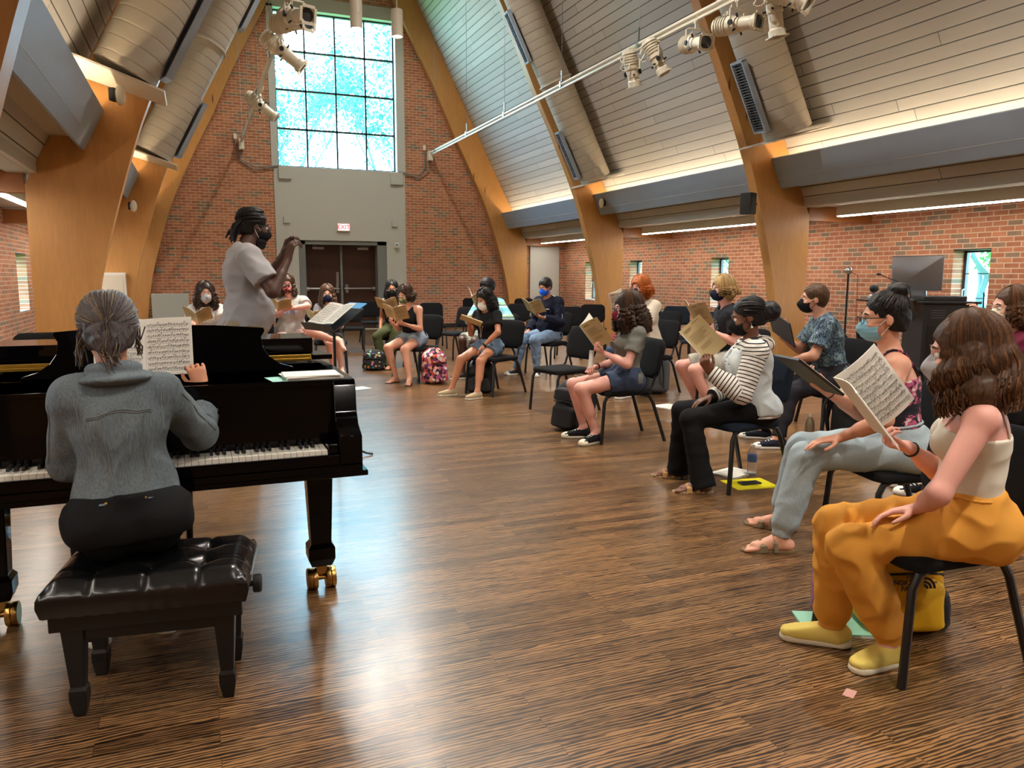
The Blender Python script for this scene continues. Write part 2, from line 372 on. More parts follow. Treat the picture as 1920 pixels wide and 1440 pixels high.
# ---------------------------------------------------------------- glulam arches
IN = [(0, 10.87), (.8, 9.35), (1.41, 8.19), (2.48, 6.12), (2.95, 5.07), (3.33, 4.34), (3.64, 3.68), (3.89, 3.13), (4.07, 2.6), (4.22, 2.1), (4.40, 1.46), (4.52, .8), (4.60, 0)]
OUT = [(0, RIDGE-.01), (4.64, zroof(4.64)-.01), (4.93, zroof(4.93)-.01), (5.045, 2.45), (5.05, 1.46), (5.05, 0)]
AY = [-1.65, 3.80, 9.25, 14.72, 19.98]
def arch(y, label):
    t = .17
    o = empty('wooden_arch', (XC, y+t/2, 0), 0, label, 'wooden arch', 'curved timber arches holding up the roof')
    for sg in (1, -1):
        poly = [(sg*x, z) for x, z in OUT]+[(sg*x, z) for x, z in IN[::-1]]
        # split into quads between inner and outer for clean shading
        b = MB(); n = 40
        def samp(L):
            z = [p[1] for p in L][::-1]; x = [p[0] for p in L][::-1]; return z, x
        zi, xi = samp(IN); zo, xo = samp(OUT); pts = []
        for k in range(n+1):
            s = k/n; zi_ = IN[-1][1]+(IN[0][1]-IN[-1][1])*s
            xin = float(np.interp(zi_, zi, xi)); zo_ = s*RIDGE if s < 1 else RIDGE
            # outer partner: roughly perpendicular to the member
            zo_ = min(RIDGE-.01, zi_+(.0 if zi_ < 1.9 else min(.36, (zi_-1.9)*.45)) if zi_ < 6 else zi_+.36+(RIDGE-.37-IN[0][1])*(zi_-6)/(IN[0][1]-6))
            xout = float(np.interp(zo_, zo, xo)); pts.append((sg*xin, zi_, sg*xout, zo_))
        vs = []; fs = []
        for (a, za, c, zc) in pts: vs += [(a, -t/2, za), (c, -t/2, zc), (c, t/2, zc), (a, t/2, za)]
        for k in range(n):
            q = 4*k
            for i in range(4):
                j = (i+1) % 4; fs.append((q+i, q+j, q+4+j, q+4+i) if sg < 0 else (q+i, q+4+i, q+4+j, q+j))
        fs += [(0, 1, 2, 3), (4*n+3, 4*n+2, 4*n+1, 4*n)]
        b.add(vs, fs); b.build('arch_leg', M_GLULAM, o, smooth=False)
        MB().b2((min(sg*5.05, sg*6.3), -.07, 2.22), (max(sg*5.05, sg*6.3), .07, 2.44)).build('tie_beam', M_BEAM, o, smooth=False, bevel=.006)
    return o
arch(AY[4], 'timber arch against the far brick wall'); arch(AY[3], 'second timber arch from the far wall, with air ducts'); arch(AY[2], 'nearest whole timber arch, with broad amber legs left and right')
arch(AY[1], 'timber arch edge cut by the top left corner of the picture'); arch(AY[0], 'timber arch behind the camera')
# fascia boards with cove lights between the arches
nt = 2
for i in range(len(AY)):
    ya = AY[i]+.17; yb = AY[i+1] if i < 4 else YF
    if yb-ya < .3: continue
    for sg in (1, -1):
        b = MB(); q = [(XC+sg*4.285, 3.075), (XC+sg*4.49, 2.665), (XC+sg*4.53, 2.685), (XC+sg*4.325, 3.095)]
        if sg < 0: q = q[::-1]
        b.prism(q, 'y', ya, yb); struct(b.build('trim_%d' % nt, M_FASCIA, smooth=False)); nt += 1
        b = MB(); q = [(XC+sg*4.42, 2.80), (XC+sg*4.80, 2.80), (XC+sg*4.80, 2.83), (XC+sg*4.42, 2.83)]
        if sg < 0: q = q[::-1]
        b.prism(q, 'y', ya, yb); struct(b.build('trim_%d' % nt, M_SOFFIT, smooth=False)); nt += 1
        e = empty('cove_light', (XC+sg*4.56, (ya+yb)/2, 2.845), 0, ('concealed warm light strip behind the %s grey fascia board, %s' % ('right' if sg > 0 else 'left', ['behind the camera', 'nearest bay', 'middle bay', 'farthest bay'][i])), 'cove light', 'hidden strip lights behind the fascia boards')
        MB().box((0, 0, 0), (.05, yb-ya-.1, .03)).build('housing', M_WHITE, e, smooth=False)
        MB().box((0, 0, .02), (.035, yb-ya-.14, .008)).build('lens', M_LEDW, e, smooth=False)
        # linear fixture on the aisle soffit
        xl = XC+sg*5.45
        e = empty('linear_light', (xl, (ya+yb)/2, ZA), 0, ('long white light box under the %s aisle ceiling, %s' % ('right' if sg > 0 else 'left', ['behind the camera', 'nearest the camera', 'between the two nearest column pairs' if 0 else 'in the middle bay', 'in the farthest bay'][i])), 'light fixture', 'linear light boxes over the side aisles')
        L = yb-ya-.35
        MB().box((0, 0, -.095), (.13, L, .17)).build('housing', M_WHITE, e, smooth=False, bevel=.004)
        MB().box((0, 0, -.186), (.1, L-.02, .012)).build('lens', M_LED, e, smooth=False)

# ---------------------------------------------------------------- air ducts beside the arches
SL = 1.95; UD = Vector((-1, 0, SL)).normalized(); DN = Vector((-SL, 0, -1)).normalized()
def duct(y, sg, label):
    """round duct hung under the roof beside an arch; local frame: x mirrored by sg"""
    o = empty('air_duct', (XC, y, 0), 0, label, 'air duct', 'wrapped air ducts climbing the roof beside the arches')
    def P(z, off, dy=0.0):
        q = Vector((4.64-(z-3.1)/SL, dy, z))+DN*off; return Vector((q.x*sg, q.y, q.z))
    off, r, yc = .43, .315, -.60
    n = 28; b = MB(); rings = []
    zs = [3.53+.001]+list(np.arange(3.6, 11.0, .135)); N2 = Vector((DN.x*sg, 0, DN.z)); Yv = Vector((0, 1, 0))
    vs = []; fs = []
    prof = []
    for i, z in enumerate(zs):
        prof.append((z, r))
        if i < len(zs)-1: prof += [(z+.010, r), (zs[i+1]-.016, r), (zs[i+1]-.010, r-.0005), (zs[i+1]-.005, r-.005)]
    for z, rad in prof:
        c = P(z, off, yc)
        for k in range(n):
            t = 2*math.pi*k/n; vs.append(c+(N2*math.cos(t)*.92+Yv*math.sin(t)*1.12)*rad)
    m = len(prof)
    for i in range(m-1):
        for k in range(n):
            a = (i*n+k, i*n+(k+1) % n, (i+1)*n+(k+1) % n, (i+1)*n+k); fs.append(a if sg > 0 else a[::-1])
    fs += [tuple(range(n)), tuple((m-1)*n+k for k in range(n))]
    b.add(vs, fs).build('duct_wrap', M_DUCT, o, ang=50)
    # white bracket plate under the lower end
    e = MB(); q0, q1 = P(3.40, .02, 0), P(3.54, .82, 0); d = (q1-q0)
    for (ya, yb, th) in ((-.98, -.05, .02),):
        u = Vector((UD.x*sg, 0, UD.z))*.010
        pts = [q0+Vector((0, ya, 0)), q1+Vector((0, ya*.55-.2, 0)), q1+Vector((0, yb, 0)), q0+Vector((0, yb, 0))]
        vv = [p-u for p in pts]+[p+u for p in pts]; e.add(vv, [(0, 1, 2, 3), (7, 6, 5, 4), (0, 4, 5, 1), (1, 5, 6, 2), (2, 6, 7, 3), (3, 7, 4, 0)])
    e.build('end_bracket', M_WHITE, o, smooth=False)
    # two grilles on the inner cheek, a strap band
    ax = Vector((UD.x*sg, 0, UD.z)); side = (N2*.95+Yv*.22).normalized(); tan = side.cross(ax).normalized()
    for z0, L in ((4.1, .95), (6.2, .95)):
        c = P(z0, off, yc)+side*(r*1.02)
        g = MB(); m3 = Matrix((tan, ax, side)).transposed()
        for s_ in (-.15, .15): g.box(c+tan*s_+side*.02, (.03, L, .07), m3)
        for s_ in (-L/2, L/2): g.box(c+ax*s_+side*.02, (.33, .03, .07), m3)
        g.build('grille_frame', M_FASCIA, o, smooth=False)
        g = MB(); g.box(c+side*.005, (.28, L-.03, .01), m3); g.build('grille_back', M_BLACK, o, smooth=False)
        g = MB()
        for k in range(26): g.box(c+ax*(-L/2+.03+(L-.06)*k/25)+side*.03, (.28, .006, .03), m3)
        g.build('grille_slats', plain('slat_grey', (120, 124, 128), .5), o, smooth=False)
    bnd = MB(); pts = []
    for k in range(25):
        t = math.pi*2*k/24; pts.append(P(5.3, off, yc)+(N2*math.cos(t)*.92+Yv*math.sin(t)*1.12)*(r+.012))
    bnd.tube(pts, .02, 8, cap=False); bnd.build('strap', M_DUCT, o)
    return o
duct(9.25, 1, 'large wrapped duct beside the right leg of the nearest arch'); duct(14.72, 1, 'wrapped duct beside the right leg of the second arch')
duct(9.25, -1, 'large wrapped duct at the upper left, beside the nearest arch'); duct(14.72, -1, 'narrow-looking wrapped duct at the left, beside the second arch')

# ---------------------------------------------------------------- lighting pipes and stage lights
def pipe(x, label):
    o = empty('lighting_pipe', (x, YF, 4.57), 0, label, 'lighting pipe', 'white lighting pipes running to the far wall')
    MB().tube([(0, -.14, 0), (0, -26.5, 0)], .028, 12).build('pipe', M_LAMPW, o)
    MB().b2((-.015, -26, -.075), (.015, -.4, -.045)).build('raceway', M_LAMPW, o, smooth=False)
    MB().b2((-.06, -.2, -.2), (.06, -.02, .04)).build('junction_box', M_LAMPW, o, smooth=False, bevel=.008)
    for y in (-.6, -3.08, -5.4, -8.0, -10.45, -13.4, -16.4):
        hk = MB(); hk.box((0, y, .0), (.07, .05, .09)); hk.tube([(0, y, .04), (0, y, .22)], .012, 6); hk.build('clamp', M_CHROME, o)
        MB().tube([(0, y, .2), (0, y, zroof(x-XC)-4.57-.01)], .0045, 5).build('hanger_wire', M_STEEL, o)
    return o
pipe(5.84, 'right white lighting pipe with hanging spotlights'); pipe(1.18, 'left white lighting pipe in front of the tall window')
def stage_light(loc, az, tilt, label, long=True, s=1.0, upside=False):
    """ellipsoidal spotlight on a C-clamp and yoke. az/tilt = direction the lens faces."""
    o = empty('stage_light', loc, az, label, 'spotlight', 'white theatre spotlights on the pipes')
    dz = -.30*s; ct, st = math.cos(tilt), math.sin(tilt)
    m = Matrix(((ct, 0, -st), (0, 1, 0), (st, 0, ct)))   # local +x tilted by tilt (negative = down)
    T = lambda x, y, z: m @ Vector((x*s, y*s, z*s))+Vector((0, 0, dz))
    c = MB(); c.tube([(0, 0, .05), (.035*s, 0, .045), (.045*s, 0, .0), (.03*s, 0, -.045), (0, 0, -.05)], .012, 8); c.cyl((0, 0, -.04), (0, 0, -.13*s), .012); c.box((.0, 0, -.05), (.05, .03, .02)); c.build('clamp', M_LAMPW, o)
    y = MB(); y.tube([(0, -.12*s, dz), (0, -.125*s, -.15*s), (0, -.1*s, -.13*s), (0, .1*s, -.13*s), (0, .125*s, -.15*s), (0, .12*s, dz)], .011, 8); y.build('yoke', M_LAMPW, o)
    def lat(prof, name, mat, n=18):
        b = MB(); b.lathe(prof, n=n, ax='x'); b.v = [tuple(T(*q)) for q in b.v]; return b.build(name, mat, o)
    lat([(.02, -.30), (.085, -.30), (.10, -.27), (.10, -.05), (.085, -.03), (.085, .06), (.02, .06)], 'lamp_housing', M_LAMPW)
    fins = MB()
    for k in range(5): fins.lathe([(.104, -.26+.035*k), (.112, -.255+.035*k), (.104, -.25+.035*k)], n=18, ax='x')
    fins.v = [tuple(T(*q)) for q in fins.v]; fins.build('cooling_fins', M_LAMPW, o)
    L = .24 if long else .12
    lat([(.03, .05), (.075, .05), (.075, L-.02), (.09, L), (.09, L+.06), (.078, L+.06), (.072, L+.03), (.0, L+.03)], 'lens_barrel', M_LAMPW)
    lat([(.0, L+.034), (.07, L+.034), (.072, L+.04), (.0, L+.05)], 'lens', plain('lens_glass', (54, 60, 66), .08), 18)
    f = MB()
    for a in range(4):
        an = a*math.pi/2; f.box((L+.065, .085*math.cos(an), .085*math.sin(an)), (.012, .15 if a % 2 else .03, .03 if a % 2 else .15))
    f.v = [tuple(T(*q)) for q in f.v]; f.build('gel_holder', M_LAMPW, o, smooth=False)
    for sy in (-1, 1):
        k = MB(); k.lathe([(.0, .0), (.03, .0), (.03, .02), (.0, .02)], (0, sy*.125-.01, 0), 'y', 12); k.v = [tuple(T(*q)) for q in k.v]; k.build('knob', M_BLKP, o)
    for a in (0.6, 2.2, 3.9, 5.3): MB().tube([T(.03, .085*math.cos(a), .085*math.sin(a)), T(.03, .125*math.cos(a), .125*math.sin(a))], .012, 6).build('shutter_handle', M_BLKP, o)
    cb = MB(); pts = [T(-.3, 0, 0)]+[Vector((-.18*s-.06*math.cos(t), .05*math.sin(t*1.3), -.05*s-.16*s+.1*math.sin(t))) for t in np.linspace(0, 5.5, 12)]+[Vector((-.05, .02, .03))]
    cb.tube(pts, .007, 6); cb.build('cable', M_LAMPW, o)
    return o
stage_light((5.84, 9.25, 4.53), R(-30), R(-62), 'smaller-looking spotlight of the close pair on the right pipe, left one', False)
stage_light((5.84, 9.9, 4.53), R(20), R(-72), 'spotlight of the close pair on the right pipe, right one', False)
stage_light((5.84, 8.42, 4.53), R(-98), R(-12), 'spotlight on the right pipe facing the camera, just left of the dark arch edge', True)
stage_light((5.84, 7.62, 4.53), R(-75), R(-8), 'spotlight on the right pipe facing the camera, in front of the duct', True)
stage_light((5.84, 7.0, 4.53), R(-10), R(-80), 'spotlight cut by the top edge, hanging over the boards right of the duct', True)
stage_light((5.84, 6.72, 4.53), R(-60), R(-30), 'tilted spotlight cut by the top edge, farthest right on the right pipe', False)
stage_light((1.18, 14.2, 4.53), R(-12), R(-38), 'lower white spotlight in front of the tall window, small and pointing down right', True)
stage_light((1.18, 10.7, 4.53), R(-12), R(-38), 'upper long white spotlight in front of the tall window, pointing down right', True)
stage_light((1.18, 9.75, 4.60), R(-55), R(-8), 'spotlight at the top edge over the tall window facing the camera, left one', True)
stage_light((1.18, 9.35, 4.56), R(-70), R(-10), 'spotlight at the top edge over the tall window showing its round dark lens', True)
def pendant(loc, label):
    o = empty('pendant_light', loc, 0, label, 'pendant light', 'white cylinder pendants hanging from the ridge')
    MB().lathe([(.0, .36), (.078, .36), (.08, .35), (.08, .19), (.077, .187), (.08, .184), (.08, .0), (.07, .0), (.068, .03), (.0, .03)], n=24).build('shade', M_LAMPW, o)
    MB().lathe([(.0, .022), (.066, .022), (.066, .028), (.0, .028)], n=24).build('lens', plain('warm_lens', (255, 255, 255), .4, emit=((255, 236, 205), 25)), o)
    MB().tube([(0, 0, .36), (0, 0, zroof(loc[0]-XC)-loc[2])], .008, 8).build('stem', M_LAMPW, o)
    lamp('lamp', 'SPOT', (0, 0, .0), (0, 0, 0), 330 if loc[2] < 6 else 520, (1.0, .92, .82), o, spot_size=R(150), spot_blend=.9, shadow_soft_size=.07)
    return o
pendant((2.16, 10.86, 4.66), 'left white cylinder pendant over the tall window'); pendant((2.80, 11.2, 4.72), 'right white cylinder pendant over the tall window')
for x, y, z in ((1.9, -3.8, 5.4), (5.1, -3.8, 5.4), (1.9, .2, 5.4), (5.1, .2, 5.4), (1.9, 4.6, 5.4), (5.1, 4.6, 5.4), (3.5, 8.2, 6.6), (3.5, 13.2, 7.9), (3.5, 17.0, 8.9)):  # unseen pendants, added above and behind the view as extra room light
    pendant((x, y, z), 'added white cylinder pendant high up, out of the picture, to brighten the room')
# ---------------------------------------------------------------- trees and ground outside
def bark(): return plain('bark', (84, 112, 124), .8)
M_LEAF = plain('leaf_pale', (70, 150, 146), .6); M_LEAF2 = plain('leaf_green', (96, 160, 92), .6)
def tree(x, y, h, label, seed, leafm, nl=2600, spread=1.0):
    rnd = random.Random(seed); o = empty('leafy_tree', (x, y, -1.0), 0, label, 'tree', 'trees outside the windows')
    b = MB(); tips = []
    def grow(p, d, L, r, lv):
        pts = [p]; q = p.copy(); dd = d.copy()
        for k in range(5):
            dd = (dd+Vector((rnd.uniform(-.22, .22), rnd.uniform(-.22, .22), rnd.uniform(-.05, .16)))).normalized(); q = q+dd*L/5; pts.append(q.copy())
        b.tube(pts, [r*(1-.11*k) for k in range(6)], 5 if lv else 8)
        if lv >= 2: tips.extend(pts[1:])
        if lv < 4:
            for k in range(3 if lv else 5):
                a = pts[rnd.choice((2, 3, 4, 5))]; nd = (dd+Vector((rnd.uniform(-1, 1)*spread, rnd.uniform(-.8, .8)*spread, rnd.uniform(-.15, .6)))).normalized(); grow(a, nd, L*rnd.uniform(.55, .75), r*.5, lv+1)
    grow(Vector((0, 0, 0)), Vector((rnd.uniform(-.15, .15), 0, 1)), h*.5, .13, 0)
    b.build('trunk', bark(), o)
    f = MB()
    for k in range(nl):
        t = rnd.choice(tips)+Vector((rnd.gauss(0, .2), rnd.gauss(0, .2), rnd.gauss(0, .16))); s = rnd.uniform(.05, .10)
        a = Vector((rnd.uniform(-1, 1), rnd.uniform(-1, 1), rnd.uniform(-1, 1))).normalized(); c = a.cross(Vector((rnd.uniform(-1, 1), rnd.uniform(-1, 1), rnd.uniform(-1, 1)))).normalized()
        f.add([t-a*s, t+c*s*.5, t+a*s, t-c*s*.5], [(0, 1, 2, 3)])
    f.build('foliage', leafm, o, smooth=False)
    return o
tree(5.9, 28, 12, 'pale tree seen through the right half of the tall window', 3, M_LEAF, 9000)
tree(4.2, 31, 13, 'pale tree seen through the middle of the tall window', 11, M_LEAF, 8000)
tree(1.2, 33, 11, 'pale tree seen through the left half of the tall window', 5, M_LEAF, 5000)
tree(16.5, 12.6, 5, 'green bush outside the slit window behind the lectern', 8, M_LEAF2, 6000, 1.3)
tree(19, 23.5, 6, 'green tree outside the slit window beside the second arch', 9, M_LEAF2, 2400, 1.3)
MB().b2((-60, -60, -1.6), (80, 90, -1.5)).build('lawn', plain('lawn_grass', (110, 150, 90), .9)); lw = bpy.data.objects['lawn']; tag(lw, 'green ground outside the building', 'ground', kind='structure'); lw.name = 'floor_outside'
# ================================================================ ORCHESTRA CHAIRS
def make_chair(name='orchestra_chair', fab=None):
    fab = fab or M_FABRIC; o = empty(name, (0, 0, 0))
    MB().slab((.02, 0, .427), (.46, .47, .045), .07, .016).build('seat', fab, o, ang=60)
    ty = Matrix.Rotation(R(90), 3, 'Y').to_4x4().to_3x3()
    rot = Matrix.Rotation(R(-13), 3, 'Y') @ Matrix(((0, 0, 1), (0, 1, 0), (-1, 0, 0)))
    b = MB(); b.slab((-.262, 0, .70), (.34, .46, .04), .085, .010, rot=rot); b.build('backrest', fab, o, ang=60)
    for s in (-1, 1):
        MB().tube([(.02, s*.20, .412), (.17, s*.205, .412), (.212, s*.208, .395), (.235, s*.21, .35), (.262, s*.222, .0)], .0155, 8).build('leg', M_BLACK, o)
        MB().tube([(-.10, s*.20, .412), (-.17, s*.205, .395), (-.205, s*.208, .34), (-.315, s*.228, .0)], .0155, 8).build('leg', M_BLACK, o)
    f = MB()
    for s in (-1, 1): f.tube([(.02, s*.20, .412), (-.13, s*.20, .418), (-.195, s*.20, .47), (-.222, s*.20, .55), (-.29, s*.20, .82)], .0115, 8)
    f.cyl((-.08, -.2, .412), (-.08, .2, .412), .01); f.cyl((.1, -.2, .412), (.1, .2, .412), .01)
    f.build('frame', M_BLACK, o); return o
chair_a = make_chair(); chair_b = make_chair('orchestra_chair', M_FABRIC2)
for q, nm in ((chair_b, 'orchestra_chair'),): pass
CH = [ # x, y, heading deg, label, blue
 (2.45, 2.00, 176, 'black chair under the singer in mustard joggers, nearest the camera', 0),
 (3.30, 2.86, 167, 'black chair under the singer with the bun and light jeans', 0),
 (3.35, 4.22, 188, 'black chair under the singer in the striped hoodie', 1),
 (3.37, 5.79, 173, 'black chair under the curly haired singer in denim shorts', 0),
 (3.52, 7.25, 193, 'empty black chair in front, left of the curly haired singer', 0),
 (3.27, 8.62, 206, 'black chair under the singer in the black tee with a tablet', 0),
 (2.74, 10.16, 217, 'black chair under the singer in the black tank top', 0),
 (2.88, 12.0, 237, 'black chair under the singer in olive trousers', 0),
 (4.72, 10.22, 210, 'black chair under the singer in the striped track jacket', 0),
 (3.84, 10.16, 208, 'black chair under the tall singer in the blue striped shirt', 0),
 (5.03, 8.00, 192, 'black chair under the red haired singer', 0),
 (5.03, 6.44, 178, 'black chair under the blond singer', 0),
 (4.98, 5.04, 177, 'black chair under the man in the leaf print tee', 0),
 (4.74, 3.27, 166, 'black chair under the singer in the maroon top', 0),
 (1.79, 11.48, 262, 'black chair under the long haired singer behind the music stand', 0),
 (1.18, 10.82, 260, 'black chair under the singer in pink striped trousers', 0),
 (.72, 10.75, 268, 'black chair hidden behind the conductor', 0),
 (3.38, 16.06, 268, 'empty black chair in front of the brown double doors', 0),
 (2.62, 14.38, 262, 'empty black chair half hidden behind the blue folder', 0),
 (4.27, 14.61, 262, 'empty black chair behind the black tank top singer', 0),
 (4.04, 12.52, 205, 'empty black chair standing alone left of the blue striped singer', 0),
 (6.07, 17.36, 258, 'empty black chair against the brick, behind the blue striped singer', 0),
 (5.52, 13.56, 225, 'empty black chair right of the blue striped singer', 0),
 (7.13, 16.72, 255, 'empty black chair in front of the grey wall panel', 0),
 (5.92, 11.98, 240, 'empty black chair right behind the track jacket singer', 0),
 (6.79, 12.72, 245, 'empty black chair at the foot of the second arch', 0),
 (8.30, 13.10, 250, 'empty black chair farthest right against the side wall', 0),
 (6.45, 10.05, 190, 'empty black chair seen edge on, right of the red haired singer', 0),
 (7.82, 11.54, 238, 'empty chair with a bluish seat behind the tan booklet', 1),
 (6.95, 9.60, 200, 'empty chair with a blue seat and shiny legs, in the gap', 1),
 (5.45, 5.45, 250, 'empty black chair with a rounded back beside the leaf print tee', 0),
 (6.75, 6.0, 260, 'empty black chair in front of the equipment rack', 0),
 (-1.31, 8.05, 280, 'empty black chair at the far left, tilted, over the piano edge', 0),
 (-1.20, 9.1, 265, 'empty black chair at the far left, only its round top showing', 0),
 (7.35, 5.3, 240, 'empty black chair beside the slit window behind the maroon top', 0)]
ca = cb = False
for x, y, h, lab, blue in CH:
    if blue: q = chair_b if not cb else copy_tree(chair_b); cb = True
    else: q = chair_a if not ca else copy_tree(chair_a); ca = True
    q.location = (x, y, 0); q.rotation_euler = (0, 0, R(h)); tag(q, lab, 'chair', 'black orchestra chairs')

# ================================================================ GRAND PIANO
PX = -.165
pn = empty('grand_piano', (PX, 3.0, 0), 0, 'glossy black grand piano with its front lid folded back', 'piano')
def rimpoly(inset=0.0):
    i = inset; R_, L_ = .745-i, -.745+i
    pts = [(R_, .14+i), (R_, .75)]
    P0, P1, P2, P3 = Vector((R_, .75)), Vector((R_, 1.45)), Vector((.05-i*.5, 1.35)), Vector((-.12-i, 1.95-i))
    for k in range(1, 11):
        t = k/10; q = P0*(1-t)**3+P1*3*t*(1-t)**2+P2*3*t*t*(1-t)+P3*t**3; pts.append((q.x, q.y))
    pts += [(-.25, 2.09-i), (-.45, 2.13-i), (-.64, 2.08-i), (L_, 1.92-i), (L_, .14+i)]
    return pts
MB().prism(rimpoly(), 'z', .66, .985).build('rim', M_LACQ, pn, smooth=True, bevel=.006, ang=30)
for s, cnt in ((1, 0), (-1, 0)):
    b = MB(); x0, x1 = (.655, .745) if s > 0 else (-.745, -.655)
    prof = [(-.0, .655), (.16, .655), (.16, .985), (.13, .985), (.115, .96), (.10, .86), (.07, .81), (.03, .79), (.0, .775)]
    b.prism([(y, z) for y, z in prof], 'x', x0, x1); b.build('arm', M_LACQ, pn, bevel=.004)
kb = MB(); kb.b2((-.745, .0, .63), (.745, .45, .668)); kb.b2((-.655, -.0, .655), (.655, .02, .705)); kb.b2((-.655, .02, .66), (.655, .2, .70)); kb.build('keybed', M_LACQ, pn, smooth=False, bevel=.004)
MB().b2((-.765, -.004, .612), (.765, .5, .634)).build('key_bottom', M_LACQ, pn, smooth=False, bevel=.004)
for s in (-1, 1): MB().b2((min(s*.615, s*.655), .02, .70), (max(s*.615, s*.655), .155, .745)).build('key_block', M_LACQ, pn, smooth=False, bevel=.005)
kw = 1.225/52
for i in range(52):
    x = -.6125+kw*i
    MB().b2((x+.0006, .022, .70), (x+kw-.0006, .17, .722)).build('white_key', M_KEYW, pn, smooth=False, bevel=.0012)
pat = [0, 1, 3, 4, 6]  # within octave starting at A: A B C D E F G
for i in range(51):
    if i % 7 in (0, 2, 3, 5, 6):
        x = -.6125+kw*(i+1); MB().box((x, .125, .7295), (.0115, .092, .015)).build('black_key', M_BLKP, pn, smooth=False, bevel=.002)
MB().b2((-.614, .168, .715), (.614, .176, .727)).build('felt_strip', M_FELT, pn, smooth=False)
fb = MB().prism([(.174, .70), (.30, .70), (.30, .985), (.235, .985), (.20, .93), (.178, .80)], 'x', -.655, .655).build('fallboard', M_LACQ, pn)
for x in (.24,): MB().b2((x, .176, .872), (x+.08, .178, .876)).build('fallboard_inlay', M_BRASS, fb, smooth=False)
MB().b2((-.655, .13, .965), (.655, .50, .985)).build('desk_shelf', M_LACQ, pn, smooth=False, bevel=.003)
# music desk with curved wings
dk = []
for k in range(0, 9):
    t = k/8*math.pi/2; dk.append((.52-.14*math.sin(t)*1.0, .0+.17*(1-math.cos(t))))
dk = [(-.005, 0)]
right = [(.52, 0), (.515, .012), (.46, .03), (.42, .06), (.395, .10), (.388, .15), (.405, .175), (.40, .19), (.2, .205), (0, .21)]
poly = right+[(-x, z) for x, z in right[::-1][1:]]
b = MB(); b.prism([(x, z) for x, z in poly], 'y', 0, .018); c, s_ = math.cos(R(-14)), math.sin(R(-14))
b.v = [(x+.03, .50+y*c-z*s_, .99+z*c+y*s_) for x, y, z in b.v]; b.build('music_desk', M_LACQ, pn, smooth=False, bevel=.003)
# lid with the front flap folded back over it, brass hinge along the fold
MB().prism([(x, y) for x, y in rimpoly(-.015) if y > .7]+[(-.76, .78), (.76, .78)] if 0 else [(x, max(y, .78)) for x, y in rimpoly(-.015)], 'z', 1.0, 1.022).build('lid', M_LACQ, pn, smooth=False, bevel=.003)
MB().b2((-.68, .86, 1.024), (.68, 1.22, 1.098)).build('lid_flap', M_LACQ, pn, smooth=False, bevel=.004)
hg = MB()
for z0, z1 in ((.998, 1.012), (1.013, 1.027)): hg.b2((-.755, .755+(z0-.998)*.9, z0), (.66, .775+(z0-.998)*.9, z1))
hg.build('brass_hinge', M_GOLD, pn, smooth=False, bevel=.002)
MB().b2((-.70, .50, .97), (.70, .775, .985)).build('tuning_deck', M_BLKP, pn, smooth=False)
MB().b2((-.745, .3, .984), (-.655, .78, 1.0)).build('rim_cap', M_LACQ, pn, smooth=False)
for (x, y) in ((.625, .42), (-.625, .50), (-.35, 1.75)):
    lg = MB(); prof = [(.07, .64), (.07, .60), (.058, .585), (.044, .22), (.058, .20), (.058, .15), (.044, .115)]
    vs = []; fs = []
    for r_, z in prof: vs += [(x-r_, y-r_, z), (x+r_, y-r_, z), (x+r_, y+r_, z), (x-r_, y+r_, z)]
    for i in range(len(prof)-1):
        for k in range(4): fs.append((4*i+k, 4*(i+1)+k, 4*(i+1)+(k+1) % 4, 4*i+(k+1) % 4))
    fs += [(0, 1, 2, 3), tuple(len(vs)-1-k for k in range(4))]
    L = lg.add(vs, fs).build('leg', M_LACQ, pn, smooth=False, bevel=.004)
    cs = MB(); cs.box((x, y, .10), (.045, .05, .05)); cs.cyl((x, y, .065), (x, y, .12), .02); cs.cyl((x-.055, y, .05), (x+.055, y, .05), .012)
    for s in (-1, 1): cs.lathe([(.02, -.022), (.046, -.022), (.048, -.018), (.048, -.004), (.045, 0), (.048, .004), (.048, .018), (.046, .022), (.02, .022)], (x+s*.04, y, .048), 'x', 24)
    cs.build('caster', M_BRASS, L)
ly = MB(); ly.tube([(-.1, .55, .62), (-.08, .55, .12)], .014, 8); ly.tube([(.1, .55, .62), (.08, .55, .12)], .014, 8); ly.box((0, .55, .11), (.26, .1, .05)); l_ = ly.build('pedal_lyre', M_LACQ, pn)
for k in (-.07, 0, .07): MB().tube([(k, .50, .10), (k, .42, .075), (k, .38, .065)], [.009, .011, .013], 8, flat=.5).build('pedal', M_BRASS, l_)

